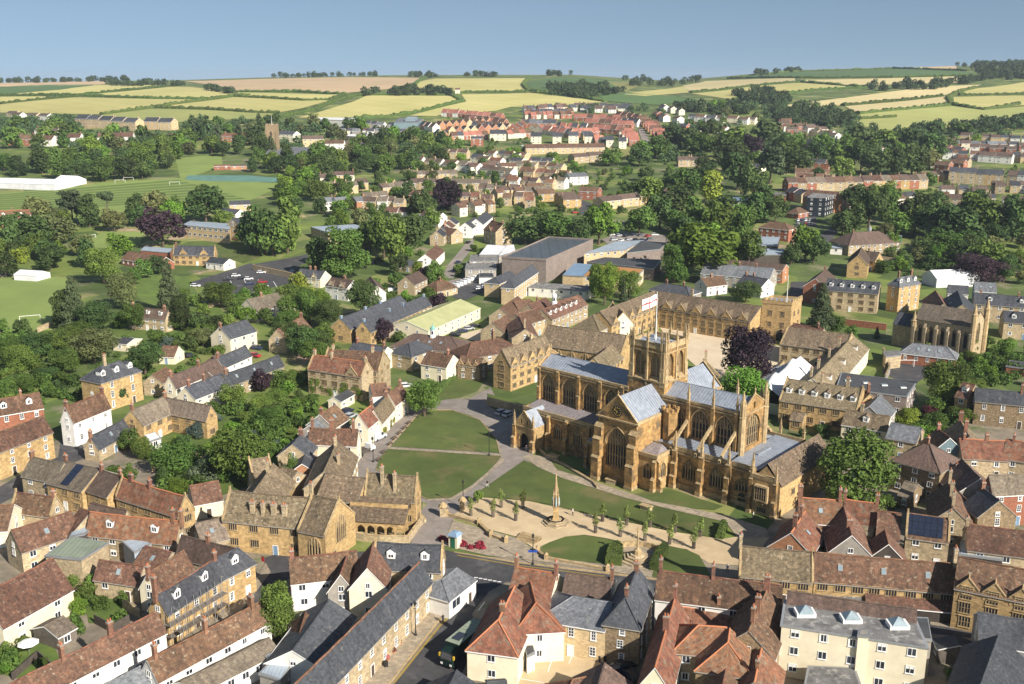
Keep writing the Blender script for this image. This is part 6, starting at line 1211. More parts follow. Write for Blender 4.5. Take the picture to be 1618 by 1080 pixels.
H(613,622,634,607,(633,632),5.0,8.0,'r_tile','cream','cream cottage with brown roof at the top of the lane',ch=(.1,.9)); H(590,648,612,624,(612,655),4.2,7.6,'r_stone','cream','cream cottage with tan stone roof and climbing plants on the lane',ch=(.9,)); H(567,655,588,639,(590,668),5.2,8.4,'r_red','cream','tall cream cottage with orange-red roof above the parked van',ch=(.95,)); H(490,676,566,679,(530,702),4.6,7.8,'r_tile','cream','long red tiled cottage with three chimneys end-on to the lane',ch=(.05,.45,.9),chh=2.4)
H(585,607,610,605,7,3.6,6.2,'r_tile','white','low dark red roof with white wall behind the top cottage'); H(505,655,530,640,8,3.8,7.0,'r_tile','grey','red roof with rooflight in the yard behind the lane cottages',sky=1,ch=(.1,)); H(488,672,505,660,6,3.4,5.8,'r_pale','grey','little slate roof tucked in the yard behind the lane',door=False); H(462,702,476,686,7.5,4.2,7.2,'r_slate','stone','pale stone gable house backing onto the garden yard',ch=(.95,)); H(484,712,477,733,6.2,2.6,4.8,'r_slate','orange','tiny orange brick gable with slate roof behind the almshouse',door=False); H(528,628,550,616,4,2.6,3.6,'r_dark','cream','long narrow dark flat roof behind the lane cottages',door=False)
# almshouse
ALM = 'almshouse'
H(363,775,492,787,(420,828),6.4,11.0,'r_stone','ham','main almshouse range, long stone-tiled roof over two rows of small mullions',ALM,ALM,win='mullion',ch=((.34,-.62),(.47,-.62),(.6,-.62),(.73,-.62)),chm='stone',chh=2.0,cope=True,spc=3.4)
H(493,783,536,791,10.6,6.4,11.4,'r_stone','ham','almshouse chapel end with big arched windows and bellcote',ALM,'almshouse_chapel',sides=('nil',),cope=True,ch=((-.02,0),),chm='stone',chh=2.6)
H(580,747,660,753,(615,782),6.0,10.4,'r_stone','ham','almshouse east range with tall chimneys and a gable over the lane',ALM,ALM,win='mullion',ch=((.32,-.35),(.58,-.6)),chm='stone',chh=3.6,cope=True); H(515,748,578,756,9,5.6,9.2,'r_stone','ham','almshouse middle range behind the arched cloister',ALM,ALM,win='mullion',chm='stone'); H(533,697,512,745,9,5.6,9.4,'r_stone','stone','almshouse wing running back toward the flatbed truck',ALM,ALM,ch=((.15,0),(.55,.4)),chm='stone',chh=2.2)
H(432,733,402,776,9,4.4,8.4,'r_stone','ham','detached stone-roofed almshouse wing with ivy beside the garden',ALM,ALM,ch=((.3,0),),chm='stone',chh=2.4); H(393,727,425,722,8,4.4,7.6,'r_stone','stone','small gabled stone house below the big garden tree',cope=True); H(445,738,470,745,7,3.6,6.0,'r_stone','stone','low stone-tiled link roof with round end behind the almshouse')
_r, _l, _h = INFO['almshouse chapel end with big arched windows and bellcote']
link('window', gothic(2.6, 2.6, 4.4, 4), _r, (_l * .12, -_h - .03, 1.3)); link('window', gothic(3.4, 3.2, 5.6, 5), _r, (_l / 2 + .03, 0, 3.2), math.pi / 2); link('window', window_mesh(1.2, 1.2, 'mullion'), _r, (_l / 2 + .03, -2.4, .9), math.pi / 2)
def cloister():
    A, B = gp(548,846), gp(640,852); u = (B - A); l_ = u.length; rz = math.atan2(u.y, u.x); t = thing('cloister', 'arcaded almshouse cloister with six open arches and lean-to stone roof', 'cloister', A, rz); mb = MB(); n = 6
    panel(mb, (0, 0), (l_, 0), rect(l_, -1, 3.4), [arch_pts(l_ * (k + .5) / n, .5, 1.7, 1.6, 2.6) for k in range(n)], .5); mb.face([(0, 3, -1), (l_, 3, -1), (l_, 3, 6.2), (0, 3, 6.2)]); mb.box(-.1, l_ + .1, -.12, 0, 3.2, 3.45); mb.build('wall', ['ham'], t)
    mb = MB(); mb.grid((-.2, -.35, 3.4), (l_ + .2, -.35, 3.4), (l_ + .2, 5.2, 6.6), (-.2, 5.2, 6.6), 12, 3, .05); mb.build('roof', ['r_stone'], t)
cloister()
low_wall([(530,838),(560,852),(600,858),(645,858),(668,826)],1.6,'low stone wall round the almshouse forecourt',False); low_wall([(640,790),(672,826)],.8,'low stone wall beside the lane under the almshouse gable',False)
# the middle of the foreground
H(815,896,880,906,9,5.4,8.6,'r_red','cream','orange-red roof with tall end chimneys fronting the road by the steps',ch=(.02,.98),chh=2.2,ridge='pot'); H(895,906,967,914,10,5.4,8.4,'r_brown','cream','plain dark brown roof joined to the orange-red one by the road',ch=(1.0,),chh=2.2)
H(813,927,787,980,(836,993),5.2,8.6,'r_red','cream','big hipped orange-red roof with cream walls beside the horse lorry',hip='b',ridge='pot',ch=(.75,)); H(838,919,847,953,8,5.4,8.4,'r_red','cream','second hipped orange-red roof behind the small brick car park',hip='b',ridge='pot'); block([(826,1008),(838,1003),(845,1030),(833,1036)],3.2,'r_dark','white','white back extension with dark flat roof and bins')
H(905,943,967,953,(915,990),5.6,7.9,'r_pale','buff','buff brick house with pale slate roof and white windows in the car park',win='sash',hip='a'); H(1007,897,988,945,(1026,950),6.8,10.2,'r_slate','rubble','dark slate hipped house of rubble stone with brick window surrounds',hip='b',win='sash',ch=(.1,.9),chm='brick')
H(1040,902,1236,925,(1120,956),5.8,9.2,'r_tile','white','long mottled brown roof with brick chimneys across the middle foreground',ch=(.02,.45),chh=2.4,spc=4); H(1078,960,1182,968,7,2.8,4.8,'r_red','white','low rusty red roof with white eaves below the long brown roof',ch=(.55,),chh=2.6)
H(1067,943,1035,1055,(1087,987),4.8,8.4,'r_red','cream','steep narrow orange roof running toward the viewer',ch=(.02,.5),chh=2.4); H(1104,988,1148,992,8,5.8,8.4,'r_red','stone','flat-faced red roof beside a hipped one, timber stair below',hip='a'); H(1153,994,1150,1016,8.4,5.8,8.6,'r_red','rubble','hipped rubble stone house with red roof and one white window',hip='b',win='sash')
H(1213,930,1183,997,8,5.8,9.4,'r_tile','rubble','dark brown roof with massive brick chimneys by the cream hotel',ch=(.05,.55,.8),chh=2.6); H(1203,1025,1192,1078,7,4.2,7.2,'r_red','rubble','worn orange roof with chimney beside the hotel scaffold',ch=(.6,)); H(1147,1058,1140,1092,6,4.4,7.4,'r_tile','rubble','dark red gable at the bottom frame edge among narrow yards'); H(955,1048,942,1092,9,3.4,6.4,'r_brown','stone','brown gable roof poking up at the foot of the car park',door=False); H(905,1074,925,1070,6,2.8,4.8,'r_tile','stone','small red hip at the foot of the car park',hip='ab',door=False); H(722,1060,706,1092,9,2.6,5.4,'r_slate','stone','dark slate gable at the bottom edge below the lorry',door=False); H(770,1078,800,1076,6,3,4.6,'r_dark','rubble','stone yard building with dark roof at the bottom edge',door=False)
block([(1241,947),(1441,967),(1466,1023),(1235,987)],8.8,'r_flat','cream','cream three-storey hotel with flat grey roof and three glass lanterns','hotel','hotel',sky=3,spc=3.6,par=.0,win='casement'); H(1245,934,1448,963,2.6,8.9,10.4,'r_brown','cream','thin brown tiled parapet roof along the back of the hotel',door=False,sides=('nil',)); block([(1358,994),(1374,995),(1372,1004),(1356,1003)],9.4,'grey','cream','tall cream chimney bay on the hotel front','bay','hotel_bay',nowin=True); block([(1278,1052),(1350,1055),(1363,1092),(1270,1092)],3.4,'r_flat','cream','low flat-roofed annex in front of the cream hotel',nowin=True); block([(1445,975),(1466,976),(1472,1010),(1450,1008)],6.5,'r_dark','grey','dark stair tower at the hotel end',nowin=True)
H(1170,863,1285,873,(1225,914),5.0,9.0,'r_stone','ham','stone-tiled end of the long shop range, tall chimney on its gable','shops','shop_range',win='mullion',cope=True,ch=(.0,),chm='stone',chh=2.4,spc=2.7); H(1287,873,1508,891,(1400,926),5.2,9.2,'r_tile','ham','long red-brown roof of the shop range with rows of mullioned windows','shops','shop_range',win='mullion',sky=3,spc=2.7,ch=(1.0,),chm='stone',chh=3); H(1368,938,1508,951,3.4,2.4,3.4,'r_tile','boards','tiled pent canopy over the shop fronts','canopy','shop_canopy',door=False,sides=('nil',)); H(1290,925,1360,934,3.4,2.4,3.2,'r_flat','white','pale shop canopy with white fascia','canopy','shop_canopy',door=False,sides=('nil',))
H(1515,880,1640,904,(1560,938),7.6,11.6,'r_tile','ham','gabled golden building with tall mullioned bays and arched shop window','shops','gabled_shop',win='mullion',gab=3,gabw=6.4,spc=3.2,winh=2.0); H(1546,968,1650,984,9,5.8,8.6,'r_slate','grey','plain dark slate roof at the lower right edge, along the street'); H(1578,1004,1546,1092,9,5.8,9.0,'r_slate','grey','plain dark slate roof at the lower right corner, end-on',dorm=0); block([(1592,1020),(1650,1020),(1660,1092),(1600,1092)],5.5,'r_flat','white','white flat-roofed building in the bottom corner'); H(1508,1004,1516,1020,6,2.4,3.4,'r_dark','shed','dark garden store behind the hotel wall','shed','garden_shed',door=False)
# right-hand roofs
H(1262,786,1330,791,9,6.6,9.8,'r_red','orange','orange-red roofed brick house under the great tree',ch=(.03,.95),chh=2.6,sky=1); H(1272,808,1250,842,8,5.2,8.8,'r_red','orange','orange brick gable facing the abbey lawn with two chimneys',ch=(.3,.75),chh=2.6,sky=1); H(1335,789,1386,796,8,5.8,8.8,'r_red','stone','bright orange tile strip with brick chimneys at both ends',ch=(.0,1.0),chh=2.0); H(1333,801,1346,846,7.4,5.4,9.0,'r_tile','grey','dark steep roof with pale grey gable and brick chimney',ch=(.7,)); H(1344,804,1386,812,8,4.6,7.4,'r_stone','rubble','small lichened stone roof with one white window',win='casement'); H(1388,807,1424,812,10,4.8,8.4,'r_tile','stone','plain red-brown roof face beside the solar panels'); H(1398,838,1404,860,7,4,7.4,'r_tile','boards','sharp dark red gable with black boarding behind the shop range')
H(1434,811,1502,820,(1455,850),5.8,9.4,'r_tile','stone','stone building with dark solar panels covering its roof',solar=.86,cope=True,ch=(.98,),chm='stone'); H(1464,700,1468,701,11,6.8,10.8,'r_brown','rubble','square rubble stone house with brown pyramid roof',hip='ab',ch=(.5,),win='casement'); H(1481,677,1501,692,8,4.8,8.4,'r_tile','metalwall','brown roof with pale blue-clad gable behind the pyramid roof',ch=(.1,)); H(1517,664,1532,690,7.5,4.8,8.2,'r_stone','stone','stone-tiled gable with tall chimney among orange roofs',ch=(.05,.6),chh=2.4); H(1516,693,1588,697,9,4.8,8.0,'r_red','stone','rambling orange-red roof in the right-hand roof cluster',ch=(.1,.6)); H(1590,694,1650,703,9,5.2,8.4,'r_red','stone','orange-red roof at the frame edge beyond the dark courtyard',ch=(.2,)); H(1520,726,1549,756,10,4.8,8.8,'r_brown','grey','large dark brown roof with pale side wall over the courtyard'); H(1484,741,1523,744,7,3.6,6.4,'r_tile','stone','small red roof with a brick stack in front of the dark courtyard roof',ch=(.7,))
H(1563,751,1650,747,(1590,776),7.2,10.6,'r_grey','brick','red brick house with lichened brown roof and white sashes at the frame edge',win='sash',spc=3.2); H(1553,772,1579,791,8,5.6,9.0,'r_slate','rubble','rubble stone gable with dark slate roof by the brick house',ch=(.0,)); H(1500,762,1506,802,8,4.8,8.4,'r_tile','stone','tall narrow red roof flanked by stone chimney stacks',ch=(.05,.55,.95),chm='stone',chh=3); H(1528,828,1650,843,9,4.8,8.0,'r_tile','stone','long brown roof behind the gabled golden building',ch=(.0,.9),chm='stone'); block([(1520,854),(1588,863),(1584,884),(1516,875)],4.0,'r_metal','boards','pale ribbed metal roof between brown tiled roofs',nowin=True); H(1430,760,1450,765,7,3,5,'r_grey','rubble','sunken yard shed with grey roof beside the cream wall',door=False)
H(1408,668,1456,676,(1430,697),5.2,7.6,'r_pale','stone','pale slate roofed stone house with a small balcony by the great tree',win='casement'); H(1337,647,1407,658,(1365,676),5.2,8.0,'r_stone','cream','dark stone-tiled roof with one white dormer beside the great tree',dorm=1,ch=(.36,),chm='stone',chh=2.2); H(1243.5,598.5,1364,614.5,(1285,640),6.2,10.2,'r_stone','ham','golden house with a row of six white dormers east of the abbey',dorm=6,win='mullion',ch=(.46,.8),chm='stone',chh=2.6,cope=True); H(1391,624,1374,642,8.5,5.4,8.8,'r_pale','grey','grey slate gable attached to the six-dormer house'); block([(1330,588),(1448,603),(1433,626),(1322,612)],6.4,'r_dark','cladding','long dark flat roof with four rooflights, brown cladding','building','school_block',sky=4); H(1348,530,1284,598,(1356,571),5.2,9.0,'r_stone','cream','diagonal stone-tiled school house with ranks of tall chimneys',ch=((.25,-.3),(.5,-.3),(.75,-.3),(.95,-.2)),chm='stone',chh=3.2,dorm=3); H(1245,517,1346,529,(1270,549),6.4,10.2,'r_stone','stone','pale stone school house with long stone roof bordering the courtyard',win='mullion',cope=True); H(1256,511,1302,519,6,5,7.8,'r_tile','stone','red tiled roof behind the courtyard school house',ch=(.8,),hip='a'); H(1360,611,1375,622,5,6,8.6,'r_stone','ham','narrow stone gable at the end of the six-dormer house',ch=(.8,),chm='brick',chh=2.4)
H(1252,650,1272,653,5,3,4.4,'r_stone','ham','golden porch bay in front of the six-dormer house',door=False); block([(1396,555),(1420,553),(1424,560),(1400,563)],4.4,'r_flat','stone','small stone wall block beside the tarmac yard',nowin=True)
# the school north of the abbey
def gatehouse():
    g = block([(1204,476.5),(1251,481),(1267,473.5),(1221,469.5)],13.4,'r_lead','ham','square battlemented golden gatehouse tower with carriage arch','gatehouse','gatehouse',par=.9,win='mullion',spc=9,lip='ham',nowin=True); base = gp(1204, 476.5, 13.4).z
    A, B, C_ = [flat(*q, base + 13.4) for q in ((1204, 476.5), (1251, 481), (1267, 473.5))]
    for p, q in ((A, B), (B, C_)):
        u = q - p; l_ = u.length; u.normalize(); n = Vector((u.y, -u.x, 0)); a = math.atan2(u.y, u.x)
        for f in ((.3, .72) if l_ > 8 else (.5,)):
            for z in (4.6, 8.6): link('window', window_mesh(1.5, 2.0, 'mullion'), g, p + u * l_ * f + n * .02 - g.location + Vector((0, 0, z - 13.4)), a)
        k = int(l_ / 1.5)
        for i in range(k): m = MB(); m.box(-.42, .42, -.25, .2, 0, .85); m.build('merlon', ['trim'], g, p + u * l_ * (i + .5) / k - g.location + Vector((0, 0, .9)), a)
        m = MB(); m.box(-l_ / 2, l_ / 2, -.15, 0, -.4, -.1); m.build('string_course', ['trim'], g, p + u * l_ * .5 - g.location, a)
    u = (B - A); l_ = u.length; u.normalize(); n = Vector((u.y, -u.x, 0)); m = MB(); m.face([(x, -.03, z) for x, z in arch_pts(0, 0, 3.2, 2.4, 4.0)]); lp = arch_pts(0, 0, 3.5, 2.4, 4.25)
    for p, q in zip(lp[2:], lp[3:]): m.tube((p[0], -.1, p[1]), (q[0], -.1, q[1]), .16, .16, 4, 1)
    m.build('carriage_arch', ['blackmetal', 'trim'], g, A + u * l_ * .7 - g.location + Vector((0, 0, -13.4)) + n * .02, math.atan2(u.y, u.x)); return g
gatehouse()
H(1038,460,1203,484,(1120,500),7.4,11.6,'r_stone','ham','golden school range with a line of gables along the courtyard','school','school_range',gab=7,gabw=4.0,win='mullion',ch=(.35,),chm='stone',chh=2.6,spc=3.2,winh=2.0); H(1034,460,948,492,(1000,500),7.4,11.6,'r_stone','ham','golden school range set diagonally with many steep gables','school','school_range',gab=7,gabw=3.4,win='mullion',spc=3.6); H(863,513,992,530,(930,555),6.8,12.2,'r_stone','ham','great hall of the school with arched windows and a huge stone roof','school','school_hall',sides=('nil',),cope=True); H(966,545,938,566,8,6.4,9.8,'r_stone','ham','lower stone roof crossing between great hall and abbey','school','school_range',door=False); H(793,552,861,530,(840,567),7.8,12.4,'r_stone','ham','west school range with five pointed gables catching the sun','school','school_range',gab=5,gabw=3.4,win='mullion',ch=((.75,.4),),chm='stone',chh=3.2,spc=3.4); H(956,489,936,498,10,6.4,10.4,'r_stone','stone','hipped stone roof behind the abbey nave','school','school_range',hip='b'); H(985,494,968,479,8,6.4,10.6,'r_stone','cream','pale gable at the joint of the two gabled ranges','school','school_range',cope=True)
_r, _l, _h = INFO['great hall of the school with arched windows and a huge stone roof']
for _k in range(6): link('window', gothic(2.2, 2.2, 4.0, 2), _r, (_l * ((_k + .5) / 6 - .5), -_h - .03, 2.0))
H(1116,571,1104,598,8,7.5,11.5,'r_stone','ham','stone-roofed gabled chapel touching the abbey north side','school','school_range',ch=((.1,0),),chm='stone',chh=3.4,win='mullion',cope=True)
H(656,527,713,532,(677,552),4.8,8.0,'r_brown','stone','brown hipped hall with a pale green cupola on its ridge','hall','hall',hip='ab',sky=3); H(646,542,657,538.5,10,4.8,7.6,'r_slate','stone','slate hipped house before the brown hall',hip='ab'); H(745,541,790,534,10.5,5.2,8.6,'r_tile','stone','hipped red roof with tall chimney beside the gabled west range',hip='ab',ch=(.75,),chh=3); H(676,555,716,561,8,4.8,7.8,'r_tile','cream','red-brown roofed cottage with white windows above the sloping lawn',ch=(.8,)); H(729,562,764,566,6,4.4,6.6,'r_tile','rubble','row of three little tiled gables by the sloping lawn',gab=3,gabw=3,door=False); H(560,540,612,548,9,4.4,7.4,'r_slate','cream','slate roof just behind the manor house',ch=(.1,.9)); H(820,500,830,520,9,6,9,'r_tile','stone','dark red roof with stone chimneys behind the west range',ch=(.9,),chm='stone',chh=3); H(778,510,800,498,9,5,8,'r_tile','stone','mottled tile roof over a stone wall with blue fire door')
for i, (a, b, c, d) in enumerate(((790,487,818,468),(812,476,838,473),(835,481,862,470),(856,489,905,470),(880,476,915,466),(815,497,850,486))): H(a,b,c,d,8.5,5.6,8.8,'r_tile','stone',('brown tiled roof at the corner of the jumbled house','second saw-tooth roof of the jumbled boarding house','middle saw-tooth roof of the jumbled boarding house','long tile roof with six white dormers on the boarding house','highest tiled ridge of the jumbled boarding house','low tiled roof at the foot of the boarding house')[i],'house','boarding_house',dorm=6 if i == 3 else 0,ch=(.5,) if i == 2 else ())
H(643,508,728,473,(725,512),4.2,6.8,'r_yellow','cream','broad pale yellow-green roofed shed beside the small car park','hall','sports_hall',door=False,spc=5); H(537,503,632,467,(585,507),5.2,8.6,'r_slate','ham','slate-roofed workshop with blue ridge vents, rear one of the twin roofs','school','workshop',ch=(.02,.4,.65),chm='r_blue',chh=.9,pots=0); H(573,508,671,467,(640,500),5.2,8.6,'r_slate','ham','slate-roofed workshop with blue ridge vents, front one of the twin roofs','school','workshop',ch=(.02,.4,.62,.98),chm='r_blue',chh=.9,pots=0)
H(641,437,662,428,8,4.8,8.0,'r_brown','stone','stone cottage with steep brown roof by the white lorry'); H(690,444,700,442,9,3,6.2,'r_tile','stone','small hipped red roof beside the line of white minibuses',hip='ab',ch=(.5,)); block([(735,425),(784,425),(782,413),(738,413)],5,'r_flat','grey','grey low workshop with felt roof and blue door'); block([(742,412),(786,411),(787,402),(745,402)],6,'r_flat','grey','grey workshop just behind the one with blue door'); block([(757,402),(788,402),(800,388),(770,386)],6.5,'r_white','grey','white-roofed shed west of the dark clad hall',nowin=True); block([(788,404),(815,397),(812,386),(800,387)],6.5,'r_white','grey','second white shed squeezed against the dark clad hall',nowin=True); block([(757,437),(780,437),(779,431),(758,431)],3.4,'r_slate','white','little white store with a blue double door',nowin=True)
H(805,441,841,418,(812,455),7.2,10.2,'r_slate','buff','buff brick block with long hipped slate roof below the clad hall','school','school_block',hip='a',win='casement'); H(782,438,805,428,7,6,8,'r_slate','buff','short slate wing of the buff brick block',hip='a',door=False); block([(793,407),(863,411),(937,379),(867,375)],10.5,'r_ribbed','cladding','huge timber-clad sports hall with dark ribbed roof','hall','sports_hall',nowin=True,par=.7,lip='cladding'); block([(835,453),(925,460),(943,452),(848,446)],4,'r_flat','white','long pale flat-roofed classroom below the boarding house roofs'); block([(889,434),(921,436),(940,418),(908,415)],6,'r_blue','buff','blue metal roof next to the rust-orange one',nowin=True); block([(921,436),(1003,440),(1017,425),(940,418)],6,'r_rust','buff','rust-orange roof of a low brick hall'); block([(923,400),(988,394),(1017,379),(973,381)],7.5,'r_metal','buff','curved pale grey roof over brick beside the dark clad hall'); block([(991,399),(1043,393),(1053,383),(1013,380)],7.5,'r_dark','cladding','dark flat roof next to the curved pale roof',nowin=True); block([(927,413),(1033,424),(1045,410),(955,406)],5.5,'r_dark','cladding','wide dark flat roof between rust-orange and curved roofs',nowin=True)
H(1115,415,1223,424,14,5,8.8,'r_pale','grey','big grey-roofed house with three brick stacks north of the courtyard',ch=(.2,.5,.75)); H(1142,409,1242,418,10,6,8,'r_brown','orange','long dark roof over orange brick behind the big grey roof'); H(1050,447,1084,452,9.5,5,7.6,'r_slate','grey','slate hipped roofs at the grove edge behind the courtyard',hip='ab',ch=(.1,.9)); H(1176,434,1214,441,9,4.6,7.6,'r_slate','white','slate roof with white gable behind the gatehouse',ch=(.1,.4)); H(1108,440,1140,436,8,4,7,'r_tile','white','small red and grey roof by the grove',ch=(.5,)); block([(1180,387),(1228,388),(1232,374),(1180,373)],5.5,'r_metal','boards','pale metal-roofed dark shed at the grove, rear one',nowin=True); block([(1184,402),(1237,402),(1240,393),(1184,391)],5,'r_metal','boards','pale metal-roofed dark shed at the grove, front one',nowin=True); H(1218,350,1240,352,10,6,9,'r_tile','brick','red brick hipped house by the parked cars',hip='ab',win='sash')
H(1308,440,1391,446,(1350,462),8.0,11.2,'r_slate','stone','three-storey stone terrace with five dormers behind the pointed conifer','school','school_house',dorm=5,win='mullion',spc=3.4); H(1420,438,1440,435,(1425,452),10.6,13.6,'r_pale','ham','tall golden block with hipped slate roof and white sashes','school','school_house',hip='ab',win='sash',dorm=3,ch=(.0,1.0),chh=2.4); H(1288,440,1305,425,9,7,10.5,'r_brown','brick','brick gable house left of the five-dormer terrace',ch=(.9,)); H(1443,542,1496,548,(1465,562),3.6,6.4,'r_pale','brick','low slate-roofed brick block at the foot of the lancet chapel',hip='ab',sky=3,door=False)
H(1541,613,1660,624,(1580,637),6.6,9.2,'r_slate','rubble','rubble stone terrace with slate roof and white sashes at the right edge',win='sash',ch=(.62,),chh=2.2,spc=3.6); H(1521,604,1541,608,9,6.2,9.2,'r_tile','ham','golden house with red roof adjoining the rubble stone terrace',dorm=1,win='casement'); H(1540,445,1574,447,10,6,9,'r_pale','metalwall','grey glass and slate hall behind the lancet chapel',sky=2); H(1498,450,1530,452,9,6,8.6,'r_slate','white','white house with slate roof behind the lancet chapel'); H(1540,463,1640,470,10,6.6,9.8,'r_slate','stone','long slate roofed stone house behind the chapel turrets',dorm=2,ch=(.1,.7)); H(1585,491,1650,495,10,6,9,'r_slate','stone','slate roofed house with white dormers at the right edge',dorm=2); H(1478,459,1491,480,9,6,10,'r_tile','stone','brown gable roof between golden block and lancet chapel'); H(1513,459,1521,481,12,7,12,'r_slate','stone','steep slate gable with a row of white rooflights',sky=3)
def lancet_chapel():
    base = gp(1500, 560).z; A, B = flat(1459, 480, base + 15), flat(1549, 493, base + 15); u = B - A; l_ = u.length; t = thing('chapel', 'stone chapel with tall dark lancet windows and pinnacled turrets', 'chapel', Vector((A.x, A.y, base)), math.atan2(u.y, u.x)); w = 6.0; FOOT.append(((A.x+B.x)/2, (A.y+B.y)/2, l_ * .6)); mb = MB()
    hs = [l_ * (k + .5) / 5 for k in range(5)]; panel(mb, (0, -w), (l_, -w), rect(l_, -2, 11), [arch_pts(x, 3.2, 1.3, 8, 9.3) for x in hs], .5); panel(mb, (l_, -w), (l_, w), [(0, -2), (12, -2), (12, 11), (6, 15.4), (0, 11)], [arch_pts(6, 4, 3.6, 9, 11.6)], .5); panel(mb, (0, w), (0, -w), [(0, -2), (12, -2), (12, 11), (6, 15.4), (0, 11)], [], .5); mb.face([(0, w, -2), (l_, w, -2), (l_, w, 11), (0, w, 11)]); mb.build('wall', ['stone'], t)
    for x in hs: link('window', gothic(1.3, 4.8, 6.1, 1), t, (x, -w + .45, 3.2))
    link('window', gothic(3.6, 5, 7.6, 3), t, (l_ - .45, 0, 4), math.pi / 2); mb = MB()
    for s in (-1, 1): mb.grid((-.2, s * (w + .4), 10.9), (l_ + .2, s * (w + .4), 10.9), (l_ + .2, 0, 15.3), (-.2, 0, 15.3), 16, 4, .04)
    mb.build('roof', ['r_grey'], t)
    for k in range(6):
        x = l_ * k / 5; b = MB(); b.box(x - .45, x + .45, -w - 1.1, -w, -2, 8.5); b.face([(x - .45, -w - 1.1, 8.5), (x + .45, -w - 1.1, 8.5), (x + .45, -w, 10.2), (x - .45, -w, 10.2)]); b.build('buttress', ['stone'], t)
    for y in (-w, w):
        for x, h in ((l_ + .3, 19), (-.3, 14)): b = MB(); b.lathe([(1.0, -2), (1.0, h - 4), (1.2, h - 3.8), (.8, h - 3.4), (0, h)], 8, 0, (x, y, 0)); b.build('turret', ['trim'], t)
    b = MB(); b.box(-8, -.1, -4.5, 4.5, -2, 7.5); b.build('vestry', ['stone'], t); b = MB()
    for s in (-1, 1): b.grid((-8.2, s * 4.8, 7.4), (-.1, s * 4.8, 7.4), (-.1, 0, 11), (-8.2, 0, 11), 5, 2, .03)
    b.build('vestry_roof', ['r_slate'], t); b = MB(); b.face([(-8.0, -4.5, 7.4), (-8.0, 4.5, 7.4), (-8.0, 0, 10.9)]); b.build('vestry_gable', ['stone'], t)
lancet_chapel()
def cupola(px, py, h, label, m='paint'):
    t = thing('cupola', label, 'cupola', flat(px, py, h)); mb = MB(); mb.lathe([(1.1, -1.2), (1.1, 0), (.8, .1), (.8, 1.8), (1.0, 1.9)], 8, 0); mb.build('lantern', ['paint'], t); mb = MB(); mb.lathe([(1.0, 1.9), (.85, 2.5), (.4, 3.0), (.12, 3.2), (.05, 4.4), (0, 4.5)], 8, 0); mb.build('dome', [m], t)
    for k in range(4): w = MB(); w.box(-.25, .25, -.82, -.76, .4, 1.5); w.build('opening', ['glass'], t, None, k * 1.571)
mat('copper', (.25, .5, .45), (.2, .42, .38), bump=0)
cupola(684, 529, 8.2, 'pale green cupola on the brown hipped hall', 'copper'); cupola(876, 476, 9.4, 'white cupola among the jumbled boarding house roofs'); cupola(1374, 366, 10.5, 'white cupola on the hipped school roof below the trees', 'greymetal')
H(1348,367,1388,365,(1370,386),4.8,10,'r_brown','stone','big hipped brown school roof below the eastern trees','school','school_hall',hip='ab',ch=(.0,)); H(1356,404,1361,391,9,6,10.4,'r_brown','ham','golden gabled school with pointed window','school','school_house',cope=True); H(1366,396,1390,399,8,5,8.6,'r_brown','ham','brown roofed wing of the golden gabled school','school','school_house',ch=(.3,)); block([(1312,391),(1331,392),(1334,381),(1316,380)],3.4,'r_metal','white','white shed with pale metal roof by the road'); block([(1395,372),(1410,378),(1425,372),(1408,367)],4,'r_metal','greendoor','small green and grey modern hut behind the hipped school',nowin=True)
block([(1276,311),(1304,312),(1325,306),(1286,303)],12,'r_flat','glass','glass-fronted modern wing of the big brick building','building','glass_wing',win='casement'); H(1276,299,1326,303,11,9,12.5,'r_tile','orange','big orange brick building behind the glass wing'); H(1258,328,1264,327,8,3,6,'r_tile','brick','small red hipped pavilion by the glass wing',hip='ab'); H(1432,313,1471,316,9,5,8,'r_tile','stone','red-roofed stone house among the eastern trees',ch=(.95,)); marquee([(1463,455),(1530,452),(1540,444),(1472,446)],4,7,'white clear-sided marquee beside the dark purple tree')
low_wall([(1390,412),(1440,420),(1530,428)],2.4,'long stone garden wall behind the golden block',False); low_wall([(1240,548),(1238,575),(1215,600)],1.2,'low wall closing the courtyard under the copper beech',False); low_wall([(400,427),(463,440)],2.6,'stone wall beside the tarmac car park',False); low_wall([(770,640),(800,648),(843,655)],2.4,'dark stone wall before the west school range',False); low_wall([(60,525),(92,512)],2,'pale stone boundary wall by the plain green field',False); low_wall([(330,487),(355,478)],2,'stone garden wall stub on the lawn slope',False); low_wall([(240,745),(330,720),(400,695)],1.6,'garden wall crossing the shrubs behind the almshouse',False); low_wall([(1318,512),(1400,522)],2.6,'brick terrace wall under the five-dormer terrace',False,'brick'); low_wall([(1395,560),(1405,590),(1398,605)],2.6,'tall wall of the tarmac yard',False,'grey')
